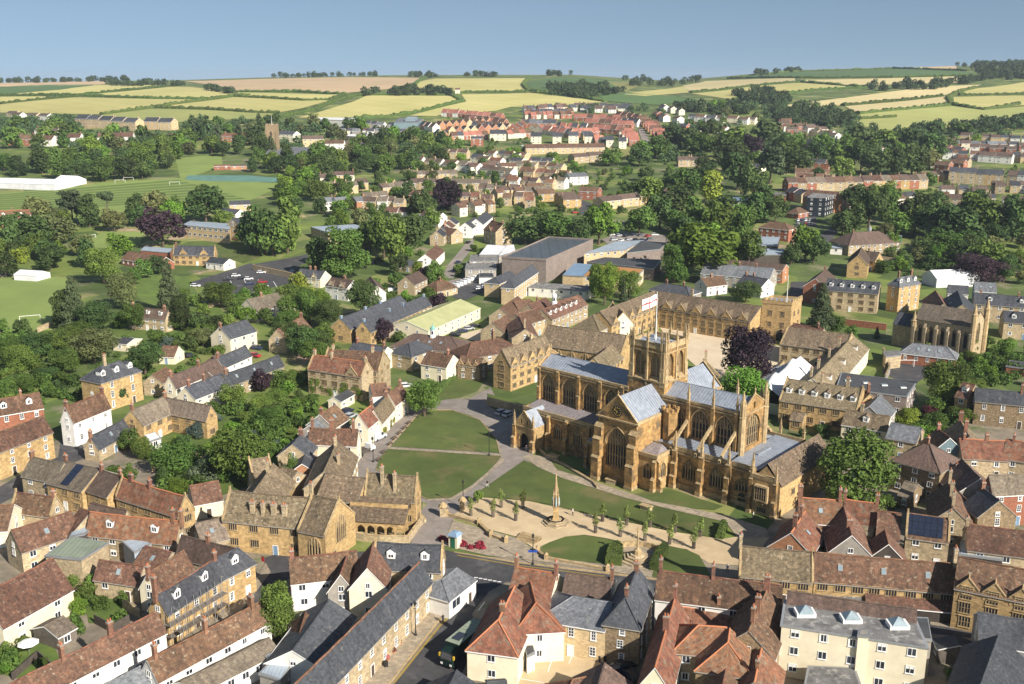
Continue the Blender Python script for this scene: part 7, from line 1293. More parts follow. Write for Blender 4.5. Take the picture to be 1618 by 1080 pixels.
# the left middle distance
H(275,388,340,389,(310,402),5.4,9.4,'r_slate','ham','golden brick school with slate roof and gables above the car park','school','school',cope=True,ch=(.05,),gab=2,gabw=4); H(334,406,362,409,8,3,5,'r_slate','white','white annex of the golden brick school'); H(203,397,262,406,9,3,6.2,'r_tile','brick','long low red brick classroom beside the school'); block([(222,395),(268,399),(272,392),(228,389)],4.4,'r_metal','brick','grey flat-roofed block behind the low brick classroom',nowin=True); block([(287,355),(362,362),(366,353),(300,349)],7,'r_metal','buff','modern buff school block with tall window strips','school','school_block',win='shop'); H(367,345,388,342,8,9,11.5,'r_slate','stone','stone house tucked behind the modern buff block'); H(362,317,395,316,8,5.8,8,'r_slate','buff','buff house by the blue-grey cypress'); H(352,328,380,331,8,3,5.4,'r_slate','white','low slate bungalow in front of the buff house')
H(-8,333,47,331,11,6,10,'r_red','orange','large red-roofed brick villa at the frame edge by the playing field',dorm=2,ch=(.5,)); H(207,484,266,490,(230,501),5,8,'r_brown','stone','long stone farmhouse with brown roof and white dormers on the lawn',dorm=3,ch=(.06,.9)); H(390,473,463,457,9.5,4.2,8.4,'r_grey','cream','long brown thatch-like roofed cottage below the car park',ch=(.3,.85)); H(347,517,389,505,(383,530),5.4,9,'r_slate','cream','new cream house with smooth dark slate roof',ch=(.02,)); H(437,521,477,500,(455,520),4.4,8,'r_tile','stone','stone cottage with red-brown roof by the lane hedge',ch=(.97,)); H(190,533,212,535,8,2.6,3.6,'r_slate','cream','small garden pavilion with slate roof',door=False); H(475,424,514,428,8,4,7,'r_slate','cream','cream lodge with slate gables at the car park entrance',ch=(.4,.6),gab=2); H(524,438,558,443,8,5.4,8.2,'r_brown','white','white gabled house beside the dark round tree',ch=(.6,),gab=2); H(585,437,596,452,7,5,7.8,'r_brown','white','white end-gable house by the hedge'); block([(491,358),(560,354),(594,362),(518,367)],5.5,'r_metal','buff','long modern school roof half hidden in trees'); H(632,410,668,413,7,3,5,'r_slate','stone','low slate stable beside the pale tree')
H(672,402,690,387,8,5,8,'r_tile','white','white gabled cottage at the foot of the street',ch=(.9,)); row(690,388,716,364,4,['r_slate','r_tile','r_slate'],['stone','cream'],'up the steep street of cottages',group=None); H(735,352,750,343,8,4.6,7.6,'r_slate','white','white cottage with slate roof at the top of the street'); H(752,346,768,334,8,4.6,7.6,'r_slate','white','second white slate cottage at the top of the street'); H(700,358,722,362,8,4.6,7.4,'r_tile','stone','tile-roofed cottage backing onto the street',ch=(.1,)); row(672,352,700,357,2,['r_brown'],['white'],'of two white cottages below the copper beech'); H(777,348,796,353,10,7,11.5,'r_tile','stone','stone gabled villa beside the yellow-green tree',ch=(.2,.9),gab=1)
marquee([(-30,296),(95,298),(125,294),(-10,285)],3.2,5.4,'great white marquee along the playing field'); marquee([(96,293),(124,295),(126,289),(100,287)],3.6,6.6,'taller white end tent of the great marquee'); marquee([(32,443),(68,445),(70,438),(36,436)],2.6,4.2,'small white party tent on the plain green field'); peak_tent((1207,652),(1262,603),2,'large white peaked tent beside the copper beech')
# ---------------------------------------------------------------- the far town
RD = ['r_estate', 'r_tile', 'r_estate']; BRK = ['brick', 'orange', 'brick']
row(738,186,795,190,6,RD,BRK,'in the topmost red row under the wheat',True,(9,9),4.4,8.6); row(690,204,775,197,8,['r_tile','r_slate','r_tile'],['orange','buff'],'in the saw-toothed row at the estate west end',False,(10,8.5),4.4,8.6); row(706,213,808,207,9,['r_tile','r_slate','r_estate'],['orange','brick','buff'],'in the orange row below the topmost reds',False,(10,8.5),4.4,8.6)
row(908,190,990,194,8,RD,BRK,'in the upper red terrace left of the estate road'.replace('left of','before'),True,(10,9),4.4,8.6); row(926,199,1000,203,7,RD,BRK,'in the second red terrace by the estate road',True,(10,9),4.4,8.6); row(930,208,985,212,6,RD,BRK,'in the third red terrace by the estate road',True,(10,9),4.4,8.6); row(1013,192,1050,228,9,RD,BRK,'in the stepped terrace climbing beside the estate road',False,(10,8.5),4.4,8.6,depth=0); row(978,208,1004,232,5,RD,['brick','cream'],'in the stepped terrace across the estate road',False,(10,8.5),4.4,8.6)
row(826,200,880,201,5,['r_slate','r_pale'],BRK,'in the slate row at mid estate',True,(10,9),4.4,8.6); row(922,219,960,232,4,['r_slate','r_estate'],['buff','brick'],'in the short row below the red terraces',False,(10,8.5),4.4,8.6); row(822,177,908,174,8,['r_brown','r_tile','r_slate'],['white','brick','cream'],'in the scattered row below the wheat edge',True,(9,9),4.4,8.6,jit=8); row(915,176,1000,178,7,['r_slate','r_brown'],['white','cream'],'in the pale row beside the hillside trees',True,(9,9),4.4,8.6,jit=8); row(860,212,905,218,4,['r_estate','r_slate'],['orange','cream'],'in the row among parked cars',True,(9,9),4.4,8.6,jit=5)
for i, (x, y, w_) in enumerate(((787,221,26),(847,226,17),(880,226,14),(906,225,16),(930,226,14),(963,232,12),(983,234,12))): row(x - w_/2, y, x + w_/2, y, 1, ['r_slate'], ['cream'], 'cream block: ' + ['widest, at the west end','beside the widest','third one east','fourth one east','fifth one east','small one by the road','last one at the road'][i], True, (20,11), 6.6, 10.4, name='apartment_block', cat='apartment block', desc='flats')
row(744,230,764,230,1,['r_slate'],['brick'],'standing before the cream blocks',True,(16,9),7,9,name='apartment_block',cat='apartment block',desc='flats'); row(828,243,955,240,1,['r_tile'],['buff'],'below the whole estate',True,(110,9),5,8.4,name='barn',cat='barn',desc='long barn row',ch=False); row(902,258,950,253,2,['r_brown'],['stone'],'under the long barn row',True,(18,9))
row(540,214,650,216,10,['r_slate','r_brown','r_pale'],['white','cream','grey'],'in the pale row beside the white sheds',True,(10,8),jit=6); row(542,238,612,240,6,['r_pale','r_brown'],['white','brick'],'in the white gabled row under the sheds',True,(10,8),jit=6); row(548,200,625,204,6,['r_pale','r_slate'],['grey','white'],'in the workshop row below the yellow hill',True,(10,8),jit=5)
block([(622,193),(660,193),(668,187),(630,186)],8,'r_pale','metalwall','teal warehouse with pale roof at the foot of the wheat','warehouse','warehouse',nowin=True); block([(490,188),(560,190),(572,186),(500,185)],6,'r_white','white','wide white-roofed shed under the yellow hill','warehouse','warehouse',nowin=True); block([(536,214),(580,216),(585,212),(545,211)],5,'r_white','grey','flat white roof among the pale rows','warehouse','warehouse',nowin=True); block([(640,187),(655,187),(660,184),(645,184)],9,'r_metal','metalwall','small tall end of the teal warehouse','warehouse','warehouse',nowin=True)
row(646,286,722,284,6,['r_brown','r_grey'],['buff','stone'],'in the long brown-roofed terrace behind the copper beech',True,(13,9)); row(650,298,775,300,9,['r_brown','r_grey'],['buff','stone'],'in the second brown-roofed terrace near the copper beech',True,(13,9)); row(600,308,645,303,4,['r_grey','r_brown'],['buff'],'in the stepped buff row above the round trees',True,(12,9)); row(572,322,612,320,3,['r_grey'],['buff'],'in the lowest buff row above the round trees',True,(12,9))
row(700,268,815,282,6,['r_brown','r_grey','r_tile'],['cream','buff','white'],'in the loose row below the barn',True,(12,9),jit=8); row(820,280,900,286,5,['r_tile','r_brown','r_red'],['buff','stone'],'in the loose row beside the white block',True,(12,9),jit=6); row(838,262,875,264,2,['r_slate'],['cream'],'below the long barn row',True,(14,10)); row(745,258,820,265,4,['r_slate','r_brown','r_red'],['cream','white'],'just under the apartment flats',True,(12,9),jit=6)
row(895,291,925,289,1,['r_pale'],['white'],'by the road bend below the barn',True,(22,10)); row(917,313,948,315,1,['r_tile'],['brick'],'with a cream ground floor at the road bend',True,(20,10)); row(945,330,1055,315,4,['r_grey','r_brown'],['buff'],'in the sheltered block among grove trees',True,(18,11)); row(842,305,905,330,5,['r_grey','r_tile','r_brown'],['ham','stone'],'in the golden cluster west of the road bend',False,(13,9),jit=5); row(735,322,845,325,8,['r_tile','r_brown','r_red'],['stone','buff'],'in the jumbled row before the copper beech',True,(11,9),jit=8); row(620,345,680,348,3,['r_tile','r_brown'],['white','stone'],'among gardens west of the street',True,(11,9),jit=8); row(655,320,700,324,3,['r_tile'],['brick','white'],'at the foot of the copper beech',True,(11,9),jit=5); row(780,316,830,312,4,['r_brown','r_tile'],['buff','ham'],'above the grove by the street head',True,(11,9),jit=6); row(505,335,560,328,3,['r_brown','r_pale'],['white','orange'],'scattered among the school trees',True,(11,8),jit=10); row(512,305,585,300,4,['r_brown','r_grey'],['buff','cream'],'in the row above the school trees',True,(12,9),jit=8)
row(126,199,222,206,5,['r_slate'],['buff'],'of the long mansard range under the yellow hill',True,(32,12),9,13,name='apartment_block',cat='apartment block',desc='flats'); row(233,203,277,205,2,['r_slate'],['buff'],'of the shorter mansard range by the pines',True,(30,12),8,12,name='apartment_block',cat='apartment block',desc='flats'); row(18,228,88,230,4,['r_tile'],['white','brick'],'of the red villas at the frame edge',True,(18,11),6,10); row(110,230,131,230,1,['r_tile'],['white'],'beside the purple tree',True,(18,11),8,12,desc='villa'); row(157,230,213,229,3,['r_tile'],['white','brick'],'of the gabled villas by the purple tree',True,(17,12),8,12); row(15,185,85,190,4,['r_tile','r_brown'],['white','buff'],'on the wooded slope at the frame edge',True,(14,9),jit=8); row(60,213,95,215,2,['r_grey'],['white','buff'],'half hidden behind the villas',True,(16,9))
row(355,222,395,224,2,['r_red'],['orange'],'with rusty roofs beside the pines',True,(22,12)); row(445,222,470,224,1,['r_slate'],['cream'],'beside the stone church tower',True,(22,11),7,10); row(478,235,512,234,1,['r_brown'],['buff'],'with three rows of windows by the church tower',True,(22,13),9,12); row(515,240,545,240,2,['r_red','r_tile'],['white','brick'],'next to the three-storey buff house',True,(14,11),8,11); row(450,252,492,254,1,['r_pale'],['buff'],'with great hipped roof behind the tennis court',True,(26,18),5,11,hip='ab'); row(425,251,440,252,1,['r_pale'],['white'],'by the tennis court corner',True,(14,9)); row(338,268,390,266,2,['r_red','r_brown'],['brick','orange'],'small pavilion row by the tennis court',True,(14,6),2.6,3.6,ch=False,desc='hut')
def church_tower():
    t = thing('church_tower', 'square brown stone church tower with flagpole beyond the playing fields', 'tower', gp(432, 240)); mb = MB(); mb.box(-5, 5, -5, 5, -2, 24)
    for k in range(4):
        for j in (-1, 0, 1): mb.box(j * 3.6 - 1, j * 3.6 + 1, -5.1, -4.2, 24, 25.6, 0, Matrix.Rotation(k * math.pi / 2, 4, 'Z'))
    mb.build('shaft', ['rubble'], t); b = MB(); b.box(-5.5, -4, -5.5, -4, -2, 20); b.box(4, 5.5, -5.5, -4, -2, 20); b.build('buttress', ['rubble'], t); link('window', gothic(2.2, 3.4, 5, 2), t, (0, -5.02, 15)); f = MB(); f.tube((0, 0, 24), (0, 0, 33), .25, .1, 6); f.build('flagpole', ['paint'], t)
church_tower()
row(1498,287,1584,292,6,['r_slate'],['ham','stone'],'of the long golden terrace on the eastern rise',True,(16,11),8,11); row(1592,292,1640,296,3,['r_slate','r_brown'],['stone','white'],'of the terrace end at the frame edge',True,(16,11),8,11); row(1546,254,1600,258,2,['r_pale','r_brown'],['white'],'large white pair above the golden terrace',True,(20,10)); row(1455,228,1510,232,4,['r_brown','r_slate','r_pale'],['white','brick'],'of the low pale row under the lime field',True,(14,9),jit=6); row(1520,222,1640,228,8,['r_slate','r_brown'],['white','buff'],'of the bungalow row under the lime field',True,(14,9),jit=5); row(1530,240,1640,246,7,['r_brown','r_slate'],['brick','white'],'of the second row under the lime field',True,(14,9),jit=5); row(1445,263,1480,262,2,['r_metal'],['white'],'metal-roofed workshop pair beside the dark trees',True,(22,12),5,6.5,ch=False,desc='shed'); row(1490,272,1530,262,3,['r_tile','r_brown'],['brick','stone'],'of the brick gables by the golden terrace',False,(12,9),jit=5)
row(1240,302,1460,296,15,['r_tile','r_brown','r_grey'],['stone','ham','brick'],'of the long many-chimneyed main street row',True,(15,10),6.2,9.6); row(1250,313,1275,320,2,['r_tile','r_slate'],['stone','brick'],'behind the big orange brick building',True,(13,9)); row(1345,318,1400,312,3,['r_tile','r_brown'],['stone'],'below the main street row',True,(13,10)); row(1240,262,1322,268,5,['r_tile','r_brown','r_slate'],['stone','brick'],'of the lower lane beyond the grove',True,(16,10)); row(1255,282,1310,284,3,['r_tile'],['brick','stone'],'of the brick lane beyond the grove',True,(14,10)); row(1480,322,1640,330,8,['r_brown','r_slate','r_tile'],['stone','white','cream'],'of the eastern row above the dark trees',True,(14,9),jit=6); row(1560,302,1640,306,5,['r_brown','r_slate'],['white','stone'],'of the row below the golden terrace',True,(14,9),jit=5)
row(1235,196,1262,225,6,['r_tile','r_grey','r_brown'],['white','brick','cream'],'of the houses climbing the wooded valley',False,(12,9),jit=6); row(1080,205,1160,214,6,['r_brown','r_red','r_slate'],['white','brick'],'of the scattered houses on the wooded slope',True,(12,9),jit=10); row(1270,230,1330,240,4,['r_grey','r_slate'],['white','buff'],'of the bungalows in the valley trees',True,(13,9),jit=8); row(1180,245,1210,255,3,['r_slate','r_brown'],['white'],'of the white villas above the dark grove',True,(13,10),jit=6); row(1030,185,1075,195,4,['r_tile','r_slate'],['white','brick'],'of the outlying houses beyond the estate road',True,(11,9),jit=6); row(1070,262,1110,262,2,['r_brown'],['stone'],'at the top edge of the grove',True,(16,10)); row(1385,258,1432,260,3,['r_brown','r_tile'],['stone'],'half hidden in the dark eastern trees',True,(13,9),jit=5); block([(1130,316),(1180,318),(1182,312),(1133,310)],4,'r_blue','white','pale blue-roofed flat building showing through the grove'); block([(1222,308),(1242,309),(1243,304),(1225,303)],4,'r_flat','brick','flat brick building beyond the grove',nowin=True); H(541+160,145+0,548+160,145,8,4,6,'r_tile','cream','lone farmhouse by the copse in the wheat') if 0 else row(719,147,727,147,1,['r_tile'],['cream'],'standing alone in the wheat on the hill',True,(16,9),desc='farmhouse')
row(690,215,705,222,2,['r_slate','r_estate'],['orange','buff'],'at the west corner of the estate',True,(9,9),4.4,8.6,name='estate_house'); row(735,193,800,200,7,['r_tile','r_estate'],['brick','white'],'in the pale-fronted row under the topmost reds',True,(9,9),4.4,8.6,name='estate_house'); row(748,203,800,206,6,['r_slate','r_tile'],['white','brick'],'in the slate row under the topmost reds',True,(9,9),4.4,8.6,name='estate_house'); row(808,210,830,200,3,['r_slate','r_tile'],['brick'],'in the dip between west and mid estate',True,(9,9),4.4,8.6,name='estate_house'); row(830,188,900,186,8,['r_tile','r_slate','r_estate'],['brick','cream'],'in the upper mixed row at mid estate',True,(9,9),4.4,8.6,jit=4,name='estate_house'); row(880,205,925,207,5,['r_estate','r_slate'],['orange','white'],'in the row joining mid estate to the reds',True,(9,9),4.4,8.6,jit=3,name='estate_house'); row(975,186,1012,192,4,['r_tile'],['brick'],'at the top corner of the estate road',True,(9,9),4.4,8.6,name='estate_house'); row(990,215,1003,224,3,['r_estate'],['brick'],'beside the lower estate road',False,(9,8.5),4.4,8.6,name='estate_house')
row(1040,172,1075,182,4,['r_brown','r_slate'],['white','cream'],'on the slope above the estate road',True,(10,8),jit=5,name='detached_house'); row(700,249,742,251,4,['r_brown','r_tile'],['white','buff'],'above the round trees under the flats',True,(11,9),jit=4,name='detached_house'); row(775,250,835,256,5,['r_tile','r_brown','r_slate'],['buff','cream'],'close under the long barn row, west end',True,(11,9),jit=5,name='detached_house'); row(745,275,812,271,5,['r_brown','r_tile'],['white','cream'],'between the flats and the buff terraces',True,(10,9),jit=6,name='detached_house'); row(815,268,895,275,6,['r_tile','r_brown','r_grey'],['buff','brick','cream'],'between the long barn row and the white block',True,(10,9),jit=5,name='detached_house'); row(790,292,895,300,8,['r_tile','r_brown','r_red','r_grey'],['buff','stone','white'],'in the crowded row before the road bend',True,(10,9),jit=6,name='detached_house'); row(760,308,850,311,6,['r_grey','r_brown'],['buff','stone'],'in the crowded row beside the second buff terrace',True,(11,9),jit=5,name='detached_house'); row(715,340,775,332,5,['r_tile','r_brown'],['stone','cream'],'above the steep street by the copper beech',True,(10,9),jit=5,name='detached_house'); row(560,330,640,332,5,['r_brown','r_grey'],['buff','white'],'in the garden row below the stepped buff houses',True,(11,9),jit=6,name='detached_house'); row(500,290,560,288,4,['r_brown','r_tile'],['cream','buff'],'in the leafy row behind the school trees',True,(11,9),jit=6,name='detached_house'); row(640,262,700,266,4,['r_brown','r_slate'],['white','buff'],'behind the long buff terrace',True,(11,9),jit=6,name='detached_house')
row(1085,190,1200,196,7,['r_brown','r_tile','r_slate'],['white','cream'],'high on the wooded slope',True,(10,9),jit=8,name='detached_house'); row(1275,215,1330,222,4,['r_brown','r_grey'],['white','buff'],'low in the valley under the copse',True,(11,9),jit=6,name='detached_house'); row(1345,245,1390,243,3,['r_brown','r_tile'],['white','stone'],'glimpsed among the dark valley trees',True,(12,9),jit=5,name='detached_house'); row(1150,270,1200,275,3,['r_slate','r_brown'],['white','cream'],'above the willow in the grove',True,(12,9),jit=6,name='detached_house'); row(1465,240,1525,246,5,['r_tile','r_brown','r_slate'],['white','brick'],'under the low pale row',True,(11,9),jit=5,name='detached_house'); row(1440,290,1495,285,4,['r_tile','r_brown'],['stone','brick'],'beside the golden terrace on the rise',True,(12,9),jit=4,name='detached_house'); row(1480,310,1560,312,5,['r_slate','r_tile','r_brown'],['stone','white'],'between golden terrace and dark trees',True,(12,9),jit=5,name='detached_house'); row(1330,330,1370,328,3,['r_tile','r_grey'],['stone'],'behind the dark tree before the main street',True,(12,9),jit=4,name='detached_house')
row(700,183,735,185,4,['r_estate','r_tile'],['white','brick'],'in the west estate row behind the saw-tooth',True,(9,9),4.4,8.6,name='estate_house'); row(668,203,690,208,3,['r_tile','r_slate'],['white','orange'],'at the far west tip of the estate',True,(9,9),4.4,8.6,name='estate_house'); row(712,221,770,219,6,['r_slate','r_tile','r_estate'],['orange','brick','cream'],'behind the brick and widest flats',True,(9,9),4.4,8.2,name='estate_house'); row(800,218,838,216,4,['r_tile','r_estate'],['brick','cream'],'between the first two flats',True,(9,9),4.4,8.2,name='estate_house'); row(840,208,900,213,6,['r_slate','r_estate','r_tile'],['cream','brick','white'],'in the inner row behind the middle flats',False,(9,8.5),4.4,8.4,name='estate_house'); row(830,182,905,181,7,['r_tile','r_slate'],['white','brick'],'in the pale upper row below the wheat edge',True,(9,9),4.2,7.6,jit=3,name='estate_house'); row(905,170,1000,172,9,['r_brown','r_slate'],['white','cream'],'in the white fringe row against the wheat',True,(9,9),3.6,6.8,jit=4,name='detached_house'); row(905,216,945,214,5,['r_estate'],['brick'],'in the lowest red terrace',True,(9,9),4.4,8.6,name='estate_house'); row(958,196,1010,200,6,['r_estate','r_slate'],['brick','white'],'in the last red terrace by the road head',True,(9,9),4.4,8.6,name='estate_house'); row(1030,200,1052,230,6,['r_estate','r_tile'],['brick','cream'],'in the outer stepped terrace by the estate road',False,(10,8.5),4.4,8.4,name='estate_house')
row(1225,250,1262,256,3,['r_tile','r_grey'],['white','cream'],'white houses at the valley lane mouth',True,(13,10),jit=3,name='detached_house'); row(1255,205,1300,212,5,['r_tile','r_grey','r_brown'],['white','cream','brick'],'of the second cluster climbing the valley',False,(12,9),jit=5,name='detached_house'); row(1490,250,1640,258,10,['r_slate','r_brown','r_tile'],['white','buff','brick'],'in the packed row above the golden terrace',True,(12,9),jit=6,name='detached_house'); row(1500,234,1640,238,9,['r_slate','r_brown','r_pale'],['white','cream','brick'],'in the packed row under the bungalows',True,(12,9),jit=5,name='detached_house'); row(1400,325,1440,322,3,['r_tile','r_slate'],['stone','cream'],'in front of the main street row',True,(13,9),jit=4,name='detached_house'); row(1255,290,1320,293,4,['r_tile','r_brown'],['brick','stone'],'behind the main street row start',True,(13,9),jit=3,name='detached_house')
# ---------------------------------------------------------------- cars
for x, y, r, c, l in ((413,432,10,'white','white van by the stone wall of the tarmac car park'),(373,437,15,'white','white estate car nearest the school in the car park'.replace('nearest','next to')),(383,441,20,'black','black car between two white cars in the car park'),(393,442,15,'white','white car in the middle of the car park row'),(415,447,12,'red','bright red car in the tarmac car park'),(395,450,20,'navy','navy car in front of the car park row'),(417,454,15,'white','white hatchback below the red car in the car park'),(309,453,-8,'white','white car at the car park lane end under the trees'),(361,443,20,'black','dark car at the school end of the car park row'),(462,431,80,'navy','navy car beside the cream lodge'),
 (1128,528,25,'blue','bright blue car alone in the pale school courtyard'),(719,531,-20,'black','black car outside the yellow-roofed shed'),(731,525,25,'navy','navy car in the row beside the yellow-roofed shed'),(741,521,25,'silver','silver car in the row beside the yellow-roofed shed'),(750,517,25,'black','black car at the far end by the yellow-roofed shed'),(774,527,60,'navy','navy car in the shaded corner of the small car park'),(793,654,50,'silver','silver car of the pair before the abbey porch'),(804,657,50,'lightgrey','pale grey car of the pair before the abbey porch'),(642,612,20,'white','white car by the round tree above the lane'),(406,552,-20,'navy','navy car in front of the new cream house'),(403,564,-30,'red','dark red car beside the white slate house'),(300,565,-15,'black','black car outside the cream double garage'),(740,384,70,'black','black car at the bend of the steep street'),(720,428,70,'navy','navy car parked at the foot of the steep street'),(724,416,70,'navy','dark blue car on the steep street kerb'),
 (758,457,25,'white','white car at the buff brick block'),(767,452,25,'silver','silver car beside the white one at the buff brick block'),(907,310,10,'red','red car near the road bend'),(909,337,20,'red','red car below the road bend'),(1017,234,70,'black','dark car on the estate road'),(1021,225,70,'navy','second dark car on the estate road'),(984,1058,30,'black','black car in the shade of the brick house yard'),(974,1066,30,'darkblue','dark blue car in the shaded brick house yard'),(995,1072,120,'black','black car nose-out in the shaded brick house yard'),(1605,806,15,'silver','silver car before the brick house at the frame edge'),(552,425,60,'navy','navy car under the school trees'),(570,412,60,'silver','silver car under the school trees'),(590,417,60,'black','black car under the school trees'),(549,652,60,'darkblue','dark car in the narrow yard behind the lane cottages'),(554,660,60,'silver','pale car in the narrow yard behind the lane cottages')): car(x, y, r, PAINTS and c, l)
car(598,694,58,'lightgrey','pale grey van parked outside the tall cream cottage','van')
rnd = random.Random(5); CC = ['white','silver','black','navy','grey','red','white','lightgrey']
for k in range(13): car(966 + (k % 7) * 11.5 + (k // 7) * 4, 372 + (k // 7) * 7 + (k % 3), rnd.uniform(0, 60), CC[k % 8], f'{CC[k % 8].replace("light","light ")} car, {nth(k % 7)} along the {("upper","lower")[k // 7]} row of the grove car park', group='cars in the grove car park', detail=False)
for k in range(9): car(1262 + (k % 5) * 6, 349 + (k // 5) * 6, 30, CC[(k * 3) % 8], f'{CC[(k*3) % 8].replace("light","light ")} car, {nth(k % 5)} in the {("upper","lower")[k // 5]} row by the brick hipped house', group='cars by the brick hipped house', detail=False)
for k in range(7): car(712 + k * 5.8, 457 - k * 2.6, 140, 'white', f'white minibus, {nth(k)} in the tight line by the small red hip', 'van', 'minibuses parked in a tight line', k == 0)
for k in range(8): car(812 + k * 14, 235 - (k % 3) * 4, 20 * k, CC[k], f'{CC[k].replace("light","light ")} car, {nth(k)} along the estate frontage', group='cars along the estate frontage', detail=False)
car(622,462,10,'white','long white van by the steep-roofed stone cottage','van')
def truck():
    t = thing('flatbed_truck', 'white flatbed truck with open load parked on the lane', 'truck', gp(577, 716) + Vector((0, 0, .1)), math.radians(58)); b = MB(); b.box(-3.0, 1.0, -1, 1, .75, .9); b.box(-3.0, 1.0, -1.02, -.95, .9, 1.3); b.box(-3.0, 1.0, .95, 1.02, .9, 1.3); b.box(-3.02, -2.95, -1, 1, .9, 1.3); b.box(-2.8, .6, -.8, .8, .9, 1.12); b.build('flatbed', ['boards'], t); c = MB(); P = [(1.1, .5), (2.9, .5), (2.9, 1.2), (2.5, 1.4), (2.1, 2.1), (1.1, 2.15)]
    for s in (-1, 1): c.face([(x, s * .98, z) for x, z in P])
    for (a, e), (f, g) in zip(P, P[1:] + P[:1]): c.face([(a, -.98, e), (a, .98, e), (f, .98, g), (f, -.98, g)])
    c.build('cab', ['car_white'], t); w = MB(); w.face([(2.49, -.85, 1.42), (2.49, .85, 1.42), (2.13, .85, 2.02), (2.13, -.85, 2.02)]); w.build('windscreen', ['glass'], t); car_parts('car'); me = CARME['carw']
    for x in (-2.1, 1.9):
        for y in (-.9, .9): link('wheel', me, t, (x, y, .34))
truck()
